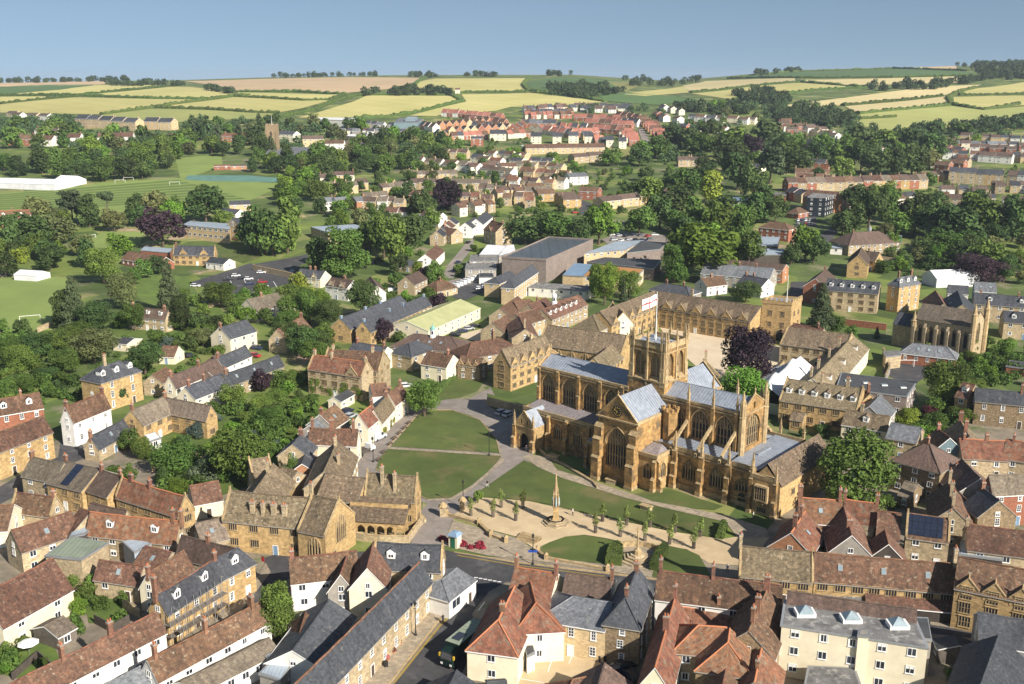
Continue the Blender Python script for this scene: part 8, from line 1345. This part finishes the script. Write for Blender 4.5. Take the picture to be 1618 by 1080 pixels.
# ---------------------------------------------------------------- trees one by one
TL = '''p 258 390 70 62|u 172 356 26 52|C 115 352 46 52|t 142 358 44 48|d 215 350 40 44|o 246 348 44 48|m 275 350 36 40|d 326 352 66 56|e 347 338 22 28|d 50 392 66 56|t 20 398 42 60|o 95 384 56 46|m 6 386 40 46|d 80 428 46 44|y 34 418 30 30|m 165 448 56 58|d 10 438 40 40|c 120 522 52 88|t 104 520 56 62|d 150 528 60 52|o 195 488 46 58|c 270 498 50 90|t 288 522 46 56|m 214 522 40 44|m 350 486 54 42|y 476 470 36 42|m 455 492 50 44|d 420 402 62 78|T 455 400 54 84|d 398 396 50 64|m 432 404 58 62|T 546 442 92 84|d 510 436 50 62|m 607 408 48 74|T 625 424 54 74|d 642 400 62 62|p 706 332 50 50|d 665 350 46 50|m 585 398 40 50
o 150 572 74 52|m 92 560 50 40|d 230 592 60 52|m 34 592 50 46|d 60 566 50 40|m 104 592 46 40|S 70 604 44 26|m 18 570 40 40|s 8 625 40 34|s 40 620 40 30|d 192 640 22 34|S 92 618 30 18|y 150 560 20 16|s 250 545 34 30|m 130 536 40 30|P 322 515 60 26|s 280 520 40 26|s 345 560 30 18|g 262 550 22 20
m 383 762 94 84|s 283 748 76 54|W 332 758 56 42|s 228 722 40 40|m 205 712 36 34|g 318 690 40 30|S 288 712 34 28|S 325 672 30 22|m 370 648 44 42|o 352 628 40 30|p 414 618 34 34|s 410 652 44 34|s 440 640 40 30|s 428 668 60 28|S 474 632 16 20|v 275 672 28 26|s 232 660 24 24|s 180 758 34 24|m 205 772 26 38|S 258 765 26 28|S 315 765 34 20|v 285 780 40 26|s 246 790 26 18|s 440 610 36 26|s 465 610 40 30|m 345 606 30 24|d 480 565 60 52|d 455 550 46 44|m 500 580 46 42|v 470 660 26 18|s 505 610 28 18
m 671 658 54 60|S 664 640 28 22|S 682 620 20 18|d 576 502 52 60|m 490 512 48 56|d 520 520 46 46|m 462 510 46 44|p 605 542 34 38|p 692 494 34 32|p 670 446 26 26|m 684 452 32 40|y 660 438 18 32|s 640 462 30 24|s 615 478 28 22|m 565 470 30 30|s 630 540 30 18
b 955 482 46 68|T 940 470 34 50|m 993 472 44 46|b 946 386 62 66|d 915 392 44 50|m 880 388 60 54|d 830 386 60 48|d 850 372 50 40|m 1010 372 52 46|d 1042 362 52 54|b 1112 440 116 88|T 1065 446 56 60|d 1090 408 60 66|T 1166 410 46 72|m 1130 388 64 70|d 1150 358 60 50|d 1070 340 62 52|m 1030 322 50 44|w 1122 320 50 52|d 1165 300 56 60|d 1190 318 52 56|p 1188 248 40 36|C 1216 290 54 58|m 1085 310 50 46|d 1000 320 44 36|d 1190 352 54 50|t 1205 346 40 50|d 1225 352 40 44|b 1272 412 48 58|d 1250 420 30 34|d 1285 418 46 44|d 1178 478 50 34
p 1181 610 84 96|b 1176 654 84 70|m 1350 802 134 110|y 1434 674 46 34|m 1490 642 70 72|r 1462 662 32 22|c 1297 520 50 74|s 1312 516 40 22|S 1320 660 40 40|p 1545 448 80 46|d 1520 420 46 38|m 1560 428 60 48|d 1585 446 44 44|m 1490 396 54 34|d 1530 398 50 36|d 1460 400 40 26|d 1512 385 80 60|m 1545 372 80 66|t 1600 380 60 66|d 1480 376 60 60|m 1445 368 50 42|d 1460 352 50 50|d 1372 360 56 66|T 1400 356 44 62|t 1345 366 44 50|d 1330 372 40 40|m 1425 372 44 36|d 1355 338 50 48|m 1395 330 50 44|d 1430 352 44 40|y 1360 412 20 20|s 1395 430 40 22|S 1470 425 40 22|s 1500 432 30 18|c 1385 535 12 20|s 1345 532 26 20|m 1535 560 20 34|s 1590 560 40 30|s 1560 580 34 24|s 1540 620 50 24|s 1480 675 50 24|v 1462 692 36 24|s 1520 668 44 26|s 1400 800 36 22|S 1268 690 14 16|S 1262 700 12 10|S 1262 660 40 34|S 1298 690 26 24|v 810 588 26 22|s 1320 520 34 22
T 442 1012 84 82|v 181 876 24 26|s 135 945 34 26|v 124 968 36 24|s 160 962 30 24|s 115 925 46 26|m 150 935 30 30|s 20 1000 40 36|s 8 1040 30 26|s 40 1020 24 16|v 222 942 18 14|s 120 1000 30 30|s 160 925 34 22|v 150 905 26 18|y 112 955 20 14|s 195 950 24 18|s 70 1055 26 18|v 12 1062 30 18|s 1180 700 20 16|S 1500 650 36 24|m 1478 655 30 28|S 1530 665 30 22|s 1510 690 30 20|P 1455 660 26 18|s 460 758 20 44|d 455 775 18 40|s 25 820 26 14|v 495 878 16 18|s 1500 1078 20 26|s 1490 700 24 20
c 985 478 16 40|m 1335 262 44 36|d 1290 284 24 20|m 1330 282 46 36|d 1255 272 60 40|d 1150 260 60 46|m 1110 250 50 40|d 1385 277 48 42|d 1360 270 50 50|t 1415 278 40 44|d 1440 276 50 50|m 1470 292 24 20|d 1475 250 50 40|m 1330 258 40 40|d 1290 262 40 40|m 1250 240 44 30|o 1265 232 26 24|d 1210 226 46 40|m 1160 232 56 34|d 1120 224 50 34|d 1090 236 46 34|m 1040 250 44 34|d 1065 232 44 34|d 1010 262 42 30|m 965 262 40 28|e 1320 238 12 24|d 1360 232 50 36|m 1400 236 44 32|d 1440 232 50 30|d 1478 214 36 22|m 1520 212 40 18'''
for ln in TL.split('\n'):
    for it in ln.split('|'):
        c, x, y, w_, h_ = it.split(); tree(c, float(x), float(y), float(w_), float(h_))
# belts of trees in the middle distance, each tree still its own
def belt(poly, n, codes, w, h, seed, clear=True):
    rnd = random.Random(seed); xs = [p[0] for p in poly]; ys = [p[1] for p in poly]; k = 0; tries = 0
    while k < n and tries < n * 30:
        tries += 1; x, y = rnd.uniform(min(xs), max(xs)), rnd.uniform(min(ys), max(ys))
        if not inside(x, y, poly) or any(inside(x, y, q) for q in KEEP): continue
        p = gp(x, y)
        if clear and any((p.x - a) ** 2 + (p.y - b) ** 2 < (r * .8 + 1.5) ** 2 for a, b, r in FOOT): continue
        if any((p.x - a) ** 2 + (p.y - b) ** 2 < (r * 1.15) ** 2 for a, b, r in TPOS): continue
        s = rnd.uniform(.75, 1.2); tree(rnd.choice(codes), x, y, w * s, h * s * rnd.uniform(.85, 1.15)); k += 1
belt([(0,262),(290,255),(288,292),(140,286),(0,284)], 24, 'dmtm', 35, 32, 1); belt([(100,215),(360,225),(350,252),(120,252)], 29, 'dmmob', 28, 26, 2); belt([(0,200),(130,200),(120,235),(0,240)], 14, 'dmm', 27, 21, 3); belt([(290,200),(440,205),(430,250),(330,250)], 17, 'dtcm', 24, 27, 4)
belt([(380,250),(560,255),(560,300),(400,290)], 20, 'dmmtb', 28, 29, 5); belt([(440,290),(560,300),(540,350),(450,345)], 15, 'dmbm', 30, 29, 6); belt([(560,225),(700,225),(690,270),(560,280)], 20, 'dmtm', 28, 29, 7); belt([(690,235),(830,245),(820,300),(700,300)], 11, 'mds', 19, 19, 8)
belt([(1000,240),(1240,235),(1240,330),(1010,330)], 14, 'dmto', 33, 32, 9); belt([(1230,230),(1480,240),(1470,275),(1250,280)], 9, 'dmto', 33, 32, 10); belt([(1440,330),(1640,330),(1640,420),(1450,420)], 10, 'dmto', 36, 36, 11); belt([(0,340),(120,350),(110,440),(0,430)], 11, 'dmto', 35, 37, 12); belt([(180,420),(330,440),(320,520),(180,520)], 7, 'ms', 27, 24, 13)
belt([(560,300),(700,330),(660,420),(540,420)], 13, 'mmds', 24, 24, 14); belt([(230,640),(480,640),(470,780),(260,800)], 23, 'ssvSg', 20, 14, 15); belt([(0,530),(330,540),(320,600),(0,640)], 17, 'ssSmv', 24, 18, 16)
for i_, (P_, n_, c_, w_, h_) in enumerate((([(290,198),(520,200),(520,220),(290,218)],14,'dmto',20,20),([(500,190),(720,235),(700,262),(520,250)],22,'dmmob',22,22),([(440,250),(720,262),(720,340),(450,330)],34,'dmmbost',22,22),([(700,235),(1010,245),(1010,340),(720,340)],44,'dmsbo',15,15),([(690,190),(1010,192),(1010,240),(690,238)],18,'dmso',7,7),([(330,360),(700,330),(690,440),(480,430)],24,'dmmbo',28,28),([(0,440),(130,520),(330,480),(520,480),(520,560),(0,560)],22,'dmmsbo',32,28),([(560,430),(720,430),(700,500),(520,500)],10,'mmsv',22,22),([(1020,230),(1640,215),(1640,330),(1030,330)],18,'dmmobo',18,18),([(1380,330),(1640,330),(1640,440),(1400,430)],18,'dmmbo',32,30),([(1440,540),(1640,540),(1640,620),(1480,610)],8,'msSv',26,20),([(240,640),(480,650),(470,720),(240,720)],10,'ssvg',26,20),([(0,330),(330,330),(330,440),(0,440)],12,'dmotb',36,36),([(1030,160),(1340,180),(1340,240),(1040,230)],20,'dmmob',16,15),([(1400,398),(1640,398),(1640,452),(1560,452),(1480,432),(1400,430)],18,'msSvo',24,20),([(1060,350),(1180,345),(1185,440),(1060,430)],10,'bbmT',44,46),([(1480,560),(1640,560),(1640,605),(1490,605)],10,'sSvm',26,18),([(340,440),(470,470),(460,520),(330,520)],8,'smv',26,20),([(480,590),(560,590),(470,660),(400,660)],10,'sSvm',26,20),([(0,600),(110,560),(120,600),(20,640)],6,'sSm',26,22),([(740,395),(790,400),(730,440),(700,440)],5,'sm',16,14))): belt(P_, n_, c_, w_, h_, 40 + i_)
# far woods: nobody could count these
def wood(name, polys, m, label, sz=(7, 11), seed=1, dens=1.0):
    rnd = random.Random(seed); parts = []; o0 = None
    protos = [quads_on(random.Random(k), [(0, 0, .5, .5, .5), (.3, .1, .4, .35, .35), (-.25, -.2, .45, .38, .38), (.05, .3, .62, .3, .3)], 130, .13, tone=(.8, 1.2)) for k in range(5)]
    for poly, n in polys:
        xs = [p[0] for p in poly]; ys = [p[1] for p in poly]; k = 0
        while k < int(n * dens):
            x, y = rnd.uniform(min(xs), max(xs)), rnd.uniform(min(ys), max(ys))
            if not inside(x, y, poly): continue
            k += 1; p = gp(x, y)
            if name == 'garden_shrubbery' and any(inside(x, y, q) for q in KEEP): continue
            if any((p.x - a) ** 2 + (p.y - b) ** 2 < (r + 3) ** 2 for a, b, r in FOOT): continue
            if o0 is None: o0 = p.copy()
            v, f, t = rnd.choice(protos); w = rnd.uniform(*sz); h = w * rnd.uniform(.9, 1.35); tn = rnd.uniform(.75, 1.25); c_, s_ = math.cos(k), math.sin(k)
            parts.append(([Vector(((q.x * c_ - q.y * s_) * w, (q.x * s_ + q.y * c_) * w, q.z * h - .1 * h)) + p - o0 for q in v], f, [a * tn for a in t]))
    o = link(name, leaf_mesh(name, parts, m), None, o0); o['label'] = label; struct(o, 'stuff'); return o
wood('woodland', [([(0,193),(130,190),(130,214),(0,220)],60), ([(100,206),(300,210),(330,236),(110,250)],70), ([(290,192),(480,196),(640,200),(620,214),(440,212),(300,214)],70), ([(440,206),(560,210),(600,250),(440,250)],40), ([(640,205),(700,215),(700,262),(640,262)],22), ([(1030,185),(1240,190),(1250,262),(1040,262)],85), ([(1235,190),(1350,186),(1390,212),(1500,206),(1640,200),(1640,216),(1500,226),(1470,262),(1240,262)],110), ([(1180,155),(1245,158),(1330,178),(1345,196),(1240,196),(1180,176)],90), ([(870,168),(1020,170),(1030,180),(880,180)],40)], 'leaf_wood_hazed', 'dark woodland and hedgerow trees between the town and the fields', (5.5, 9.5), 3)
wood('hill_woodland', [([(0,124),(90,126),(205,124),(205,128),(90,131),(0,131)],60), ([(168,132),(290,134),(290,137),(168,136)],30), ([(300,138),(372,146),(370,149),(330,144)],14), ([(430,120),(545,117),(600,119),(600,121),(430,123)],30), ([(572,148),(640,142),(712,146),(712,151),(572,152)],44), ([(645,118),(690,121),(690,123),(645,122)],14), ([(735,119),(788,119),(788,121),(735,122)],12), ([(862,116),(905,116),(905,120),(862,121)],14), ([(855,138),(915,135),(990,140),(985,152),(915,156),(870,150)],70), ([(985,124),(1060,127),(1110,122),(1110,130),(1060,137),(990,136)],30), ([(1160,146),(1215,144),(1250,156),(1240,168),(1165,164)],60), ([(1370,138),(1470,132),(1550,124),(1556,128),(1470,142),(1375,144)],54), ([(1512,102),(1560,98),(1640,97),(1640,126),(1555,126),(1545,115)],140), ([(1195,116),(1265,109),(1265,113),(1195,120)],22), ([(1060,168),(1180,170),(1180,182),(1060,180)],40), ([(1216,176),(1270,174),(1345,186),(1345,200),(1230,198)],90), ([(1440,206),(1640,190),(1640,200),(1440,214)],50)], 'leaf_wood_hazed', 'woods and copses dotted over the far hills and skyline', (8, 13), 5)
# shrubs and rough growth round the gardens, as one ground cover
wood('garden_shrubbery', [([(0,530),(340,520),(340,610),(0,650)],90), ([(230,640),(480,640),(480,790),(250,800)],130), ([(410,480),(560,500),(560,560),(430,560)],40), ([(560,440),(700,450),(690,500),(560,500)],40), ([(1300,640),(1540,650),(1530,700),(1400,720)],50), ([(1390,400),(1640,410),(1640,440),(1400,440)],60), ([(560,300),(700,310),(700,400),(560,420)],60), ([(700,250),(900,260),(900,330),(700,330)],70), ([(1480,560),(1640,560),(1640,610),(1490,610)],50), ([(540,250),(700,240),(1000,250),(1000,340),(700,350),(540,340)],420), ([(690,180),(1010,185),(1010,245),(690,240)],160), ([(1030,230),(1640,230),(1640,340),(1240,330),(1030,330)],260), ([(130,910),(185,900),(210,985),(120,1000)],26), ([(-20,985),(100,1000),(90,1070),(-20,1060)],24), ([(450,740),(520,700),(500,760),(440,790)],8), ([(400,640),(560,640),(480,700),(380,700)],40)], 'leaf_mid', 'low shrubs and hedging filling the town gardens', (1.6, 3.6), 8)
hedge([(75,537),(120,525),(160,520)], 2.2, 3, 'clipped hedge on the bank of the plain green field'); hedge([(25,555),(60,550),(105,562)], 2, 3, 'long clipped hedge across the garden beside the plain green field'); hedge([(255,540),(330,560),(350,556)], 2, 2.5, 'clipped hedge round the garage lawn'); hedge([(405,657),(440,655)], 3, 4, 'tall clipped hedge in the manor kitchen garden'); hedge([(677,637),(700,610),(722,592)], 1.4, 2.5, 'low hedge edging the sloping lawn by the school'); hedge([(725,588),(760,590)], 1.4, 2.2, 'low hedge at the top of the sloping lawn'); hedge([(512,432),(545,410)], 2, 3, 'green screened hedge bank by the school trees')
# ---------------------------------------------------------------- small things of the streets
def scaffold():
    A, B = flat(256, 972, 5.8), flat(347, 919, 5.8); A.z = B.z = 0; u = B - A; q_ = Vector((u.y, -u.x, 0)).normalized() * .45; A += q_; B += q_; u = B - A; l_ = u.length; t = thing('scaffold', 'tube and plank scaffold along the front of the golden slate house', 'scaffolding', A, math.atan2(u.y, u.x)); n = 8
    for i in range(n + 1):
        for y in (0, -1.3): mb = MB(); mb.tube((l_ * i / n, y, 0), (l_ * i / n, y, 6.6), .05, .05, 5); mb.build('pole', ['greymetal'], t)
    for z in (2.0, 4.1):
        mb = MB(); mb.box(0, l_, -1.35, .05, z, z + .08); mb.build('platform', ['shed'], t)
        for y in (-1.35,): r = MB(); r.tube((0, y, z + 1.0), (l_, y, z + 1.0), .04, .04, 5); r.build('rail', ['greymetal'], t)
    for i in (1, 4, 6): b = MB(); b.tube((l_ * i / n, -1.35, 0), (l_ * (i + 1) / n, -1.35, 4.1), .04, .04, 5); b.build('brace', ['greymetal'], t)
scaffold()
def parasol(px, py, label, m='paint', r=1.7):
    t = thing('parasol', label, 'parasol', gp(px, py)); mb = MB(); mb.tube((0, 0, 0), (0, 0, 2.6), .04, .04, 6); mb.build('pole', ['greymetal'], t); mb = MB(); mb.lathe([(r, 2.1), (r * .55, 2.5), (0, 2.75)], 8, 0); mb.build('canopy', [m], t)
parasol(47, 1034, 'white garden parasol beside the white terrace chimneys'); parasol(1463, 783, 'white parasol in the sunken yard behind the solar roof')
def cafe(px, py, i):
    t = thing('cafe_table', f'yellow-topped cafe table outside the shop range, {nth(i)} from the canopy end', 'table', gp(px, py), .3 * i, 'yellow cafe tables on the pavement'); mb = MB(); mb.lathe([(.42, .72), (.42, .76), (0, .76)], 10, 0); mb.build('table_top', ['busyellow'], t); mb = MB(); mb.tube((0, 0, 0), (0, 0, .72), .05, .04, 6); mb.build('leg', ['blackmetal'], t)
    for k in range(3):
        a = k * 2.1; c = thing('cafe_chair', f'yellow cafe chair at the {nth(i)} yellow table from the canopy end', 'chair', t.location + Vector((.8 * math.cos(a), .8 * math.sin(a), 0)), a, f'chairs round the {nth(i)} yellow table'); s = MB(); s.box(-.22, .22, -.22, .22, .42, .47); s.build('seat', ['busyellow'], c); b = MB(); b.box(.18, .22, -.22, .22, .47, .9); b.build('backrest', ['busyellow'], c)
        for x in (-.18, .18):
            for y in (-.18, .18): g = MB(); g.tube((x, y, 0), (x, y, .42), .025, .025, 4); g.build('leg', ['blackmetal'], c)
for i, (x, y) in enumerate(((1474, 972), (1482, 974), (1490, 975), (1498, 977))): cafe(x, y, i)
def postbox():
    t = thing('post_box', 'round red pillar post box on the pavement by the gabled building', 'post box', gp(1514, 972)); mb = MB(); mb.lathe([(.3, 0), (.3, .2), (.25, .22), (.25, 1.35), (.32, 1.38), (.3, 1.48), (0, 1.6)], 12, 0); mb.build('pillar', ['postred'], t); s = MB(); s.box(-.14, .14, -.275, -.25, 1.15, 1.2); s.build('slot', ['blackmetal'], t)
mat('postred', (.5, .02, .02), (.42, .015, .015), bump=0, rough=.4); postbox()
BN = {}
def bench(px, py, rz, i):
    t = thing('bench', f'dark wooden bench facing the round lawn, {nth(i)} up the lane', 'bench', gp(px, py), rz, 'benches along the lane')
    if not BN:
        s = MB(); [s.box(-.8, .8, -.22 + .15 * k, -.11 + .15 * k, .42, .46) for k in range(3)]; BN['s'] = s.mesh('seat', ['door']); b = MB(); [b.box(-.8, .8, .24, .28, .55 + .14 * k, .65 + .14 * k) for k in range(3)]; BN['b'] = b.mesh('backrest', ['door']); l = MB(); l.box(-.04, .04, -.22, .28, 0, .42); BN['l'] = l.mesh('leg', ['door'])
    link('seat', BN['s'], t); link('backrest', BN['b'], t); [link('leg', BN['l'], t, (x, 0, 0)) for x in (-.7, .7)]
for i, (x, y) in enumerate(((599, 728), (607, 716), (617, 703), (624, 694), (632, 686), (640, 678), (647, 670))): bench(x, y, math.radians(60 + 90 * 0) , i)
def bin_(px, py, m, label):
    t = thing('wheelie_bin', label, 'bin', gp(px, py), .4); b = MB(); b.prism([(-.28, -.3), (.28, -.3), (.3, .32), (-.3, .32)], .1, 1.0); b.build('body', [m], t); l = MB(); l.box(-.32, .32, -.36, .36, 1.0, 1.06); l.build('lid', [m], t)
for x, y, m, l in ((851, 1041, 'greendoor', 'dark green bin in front of the white back extension'), (856, 1036, 'blackmetal', 'black bin behind the green one at the white extension'), (948, 1044, 'blackmetal', 'black bin under the brick house windows'), (955, 1045, 'blackmetal', 'second black bin beside the slate hipped house'), (610, 1054, 'blackmetal', 'black litter bin against the long slate terrace')): bin_(x, y, m, l)
leaf('petal_mix', (0.42, 0.10, 0.12), (0.10, 0.16, 0.03))
for i, (x, y) in enumerate(((612, 1044), (622, 1032), (632, 1018), (637, 1010))):
    t = thing('planter', f'tub of red flowers against the slate terrace front, {nth(i)} up the slope', 'planter', gp(x, y), 0, 'flower tubs along the slate terrace'); b = MB(); b.lathe([(.25, 0), (.35, .5), (.3, .5), (.3, .42), (0, .42)], 8, 0); b.build('tub', ['pot'], t); link('flowers', leaf_mesh('flowers', [quads_on(random.Random(i), [(0, 0, .7, .42, .35)], 90, .12)], 'petal_mix'), t)
def ivy(label, x0, x1, z0, z1, n, m='leaf_bright'):
    r, l_, h = INFO[label]; rnd = random.Random(3); V = []
    parts = quads_on(rnd, [(l_ * rnd.uniform(x0, x1), -h - .1, rnd.uniform(z0, z1) * rnd.uniform(.5, 1), rnd.uniform(.5, 1.1), rnd.uniform(.5, .9)) for _ in range(n)], n * 60, .22); pv = [Vector((q.x, min(q.y, -h - .05) if q.y > -h - .35 else -h - .05 - (q.y + h) * -.3, q.z)) for q in parts[0]]
    link('ivy', leaf_mesh('ivy', [(pv, parts[1], parts[2])], m), r)
ivy('creeper-clad stone manor front with orange-red roof', -.48, .48, 1.0, 4.8, 26); ivy('detached stone-roofed almshouse wing with ivy beside the garden', .1, .45, .5, 4, 8, 'leaf_dark'); ivy('cream cottage with tan stone roof and climbing plants on the lane', -.4, .4, .4, 2.4, 9, 'leaf_yellow')
def pub_sign(px, py, h, label, m):
    t = thing('hanging_sign', label, 'sign', gp(px, py)); b = MB(); b.tube((0, 0, h), (.9, -.7, h), .04, .04, 5); b.build('bracket', ['blackmetal'], t); s = MB(); s.box(.25, .95, -.03, .03, h - 1.0, h - .1, 0, Matrix.Rotation(-.66, 4, 'Z')); s.build('sign_board', [m], t)
pub_sign(414, 913, 4.6, 'red and white sign on the corner of the golden house', 'flagred')
for i, (x, y) in enumerate(((706, 815), (737, 806))): 
    t = thing('gate_pier', f'stone gate pier with domed cap at the lane mouth, {("almshouse","terrace")[i]} side', 'gate pier', gp(x - 6, y)); b = MB(); b.box(-.6, .6, -.6, .6, -.2, 2.2); b.build('shaft', ['stone'], t); c = MB(); c.lathe([(1.0, 2.2), (.9, 2.45), (.6, 2.9), (.2, 3.1), (0, 3.4)], 8, 0); c.build('cap', ['trim'], t)

for i, (pts, h, m, l) in enumerate((([(118,915),(150,893)],1.8,'stone','garden wall along the barn courtyard back'),([(205,985),(178,1000),(150,985)],1.7,'boards','dark board fence round the shed yard'),([(0,985),(35,968)],1.6,'stone','stone wall below the great barn roof'),([(195,962),(222,978)],1.8,'stone','yard wall beside the scaffolded house'),([(455,1005),(420,1012)],1.7,'shed','pale board fence behind the white rows'),([(100,1075),(60,1040),(20,1075)],1.4,'boards','low dark fence in the corner garden'))): low_wall(pts, h, l, False, m, .2, 'fence' if m != 'stone' else 'wall', 'garden_fence' if m != 'stone' else 'boundary_wall')

block([(1590,578),(1640,584),(1645,574),(1596,569)], 2.8, 'r_dark', 'brick', 'low brick garage with dark flat roof in the gardens at the right edge'.replace('right edge', 'frame edge'), 'garage', 'garage', nowin=True)
def trampoline(px, py, label):
    t = thing('trampoline', label, 'trampoline', gp(px, py)); m = MB(); m.lathe([(1.6, .7), (0, .7)], 14, 0); m.build('mat', ['blackmetal'], t); r = MB(); r.lathe([(1.85, .68), (1.85, .78), (1.55, .78)], 14, 0); r.build('rim', ['r_blue'], t)
    for k in range(4): l = MB(); a = k * 1.571; l.tube((1.7 * math.cos(a), 1.7 * math.sin(a), 0), (1.7 * math.cos(a), 1.7 * math.sin(a), .7), .05, .05, 5); l.build('leg', ['greymetal'], t)
trampoline(425, 698, 'round blue-rimmed trampoline in the yard behind the garden tree')
for x, y, r, a, b, l in ((700, 985, .6, 'cloth_dark', 'cloth_dark', 'person in dark clothes on the pavement before the slate terrace'), (905, 815, 1.4, 'cloth_white', 'cloth_dark', 'person in white strolling past the memorial on the gravel'), (770, 770, 2.4, 'cloth_dark', 'cloth_white', 'person in dark top on the lane crossing the lawns'), (1070, 527, .3, 'cloth_white', 'cloth_dark', 'person in the pale school courtyard')): person(x, y, r, a, b, l)

def yellow_line(pix, label=None):
    P = poly_w(pix); mb = MB()
    for o_ in (0, .22):
        for a, b in zip(P, P[1:]):
            n_ = max(1, int((b - a).length / 12)); t = (b - a).normalized(); q = Vector((-t.y, t.x, 0))
            for i in range(n_): s_, e = a.lerp(b, i / n_) - P[0], a.lerp(b, (i + 1) / n_) - P[0]; mb.face([s_ + q * o_, e + q * o_, e + q * (o_ + .08), s_ + q * (o_ + .08)])
    struct(mb.build('road_marking', ['busyellow'], None, P[0] + Vector((0, 0, .1))))
yellow_line([(624, 1080), (696, 990), (738, 950)]); yellow_line([(722, 878), (808, 893), (955, 911)])
def kerb(pix):
    P = poly_w(pix); mb = MB()
    for a, b in zip(P, P[1:]):
        t = (b - a).normalized(); q = Vector((-t.y, t.x, 0)) * .12; mb.face([a - q - P[0], b - q - P[0], b + q - P[0], a + q - P[0]])
        for s_ in (-1, 1): mb.face([a + q * s_ - P[0], b + q * s_ - P[0], b + q * s_ - P[0] - Vector((0, 0, .3)), a + q * s_ - P[0] - Vector((0, 0, .3))])
    struct(mb.build('kerb', ['trim'], None, P[0] + Vector((0, 0, .22))))
kerb([(612, 1085), (690, 985), (736, 946), (748, 930), (742, 913), (722, 912)]); kerb([(718, 873), (810, 888), (960, 906), (1180, 933)]); kerb([(613, 707), (660, 655.5), (684, 648), (713, 648), (758, 663.5), (784, 694), (790, 717)]); kerb([(594, 741), (620, 758), (650, 776), (674, 789)])
# ---------------------------------------------------------------- tree labels: what each stands beside
LM = [('the great white marquee',60,290),('the striped playing field',330,300),('the tennis court',360,282),('the plain green field',30,480),('the golden brick school',305,400),('the modern buff school block',325,358),('the tarmac car park',390,445),('the long stone farmhouse',235,490),('the new cream house',370,515),('the golden mansion',165,590),('the cream double garage',270,548),('the orange-roofed manor',545,575),('the walled garden house',270,650),('the almshouse garden',330,750),('the mossy-roofed terrace',110,745),('the barn courtyard',120,910),('the white terrace',240,1040),('the lane cottages',600,640),('the twin slate workshops',600,500),('the yellow-roofed shed',690,500),('the steep cottage street',715,385),('the clad sports hall',860,395),('the rust-orange roof',950,430),('the grove car park',1000,375),('the curved pale roof',985,388),('the school courtyard',1140,550),('the peaked white tent',1235,620),('the six-dormer house',1300,620),('the shop range',1330,880),('the solar roof',1465,830),('the pyramid roof',1466,705),('the rubble terrace',1580,625),('the lancet chapel',1505,510),('the golden block',1430,440),('the five-dormer terrace',1350,450),('the hipped school roof',1370,370),('the glass wing',1290,315),('the main street row',1350,298),('the golden terrace on the rise',1540,285),('the lime field',1450,200),('the estate road',1020,225),('the cream flats',850,222),('the long barn row',890,240),('the road bend',915,325),('the copper-beech terraces',690,295),('the white sheds',530,190),('the stone church tower',432,220),('the mansard range',180,200),('the red-roofed villas',60,222),('the gabled white villas',185,225),('the pale workshop rows',590,215),('the frame-edge red villa',20,335),('the metal-roofed sheds',1205,385),('the brick hipped house',1230,352),('the abbey porch',820,690),('the great hall',930,530),('the valley houses',1250,210),('the dark green hill field',910,140),('the pale blue flat roof',1155,315),('the lower lane houses',1280,270),('the timber garden shed',90,985),('the thatch-like cottage',430,465),('the cream lodge',495,425)]
def label_trees():
    g = {}
    for o in TREES:
        if o['label']: continue
        x, y = o['px']; i = min(range(len(LM)), key=lambda k: (LM[k][1] - x) ** 2 + ((LM[k][2] - y) * 1.6) ** 2); n, lx, ly = LM[i]
        rel = 'behind' if y < ly - 14 else 'in front of' if y > ly + 14 else 'beside'; g.setdefault((o['words'], rel, n), []).append((math.hypot(x - lx, y - ly), o))
    for (w, rel, n), L_ in g.items():
        L_.sort(key=lambda q: q[0])
        for k, (d, o) in enumerate(L_): o['label'] = f'{w} {rel} {n}' + (f', {nth(k)} one out' if len(L_) > 1 else '')
    for o in TREES: del o['words']
    for o in SC.objects:
        if 'px' in o: del o['px']
label_trees()
# ---------------------------------------------------------------- the air
def haze(density):
    mb = MB(); mb.box(-5200, 5200, -300, 8700, -160, 140, 0, None, True); m = bpy.data.materials.new('haze'); m.use_nodes = True; t = m.node_tree; t.nodes.clear(); o = t.nodes.new('ShaderNodeOutputMaterial'); v = t.nodes.new('ShaderNodeVolumePrincipled')
    v.inputs['Color'].default_value = (.72, .84, 1.0, 1); v.inputs['Density'].default_value = density; v.inputs['Anisotropy'].default_value = .1; t.links.new(v.outputs[0], o.inputs['Volume']); MATS['haze'] = m
    h = mb.build('haze', ['haze']); h['kind'] = 'stuff'; m.cycles.homogeneous_volume = True if hasattr(m.cycles, 'homogeneous_volume') else False
USE_HAZE = 1
if USE_HAZE: haze(0.000065)
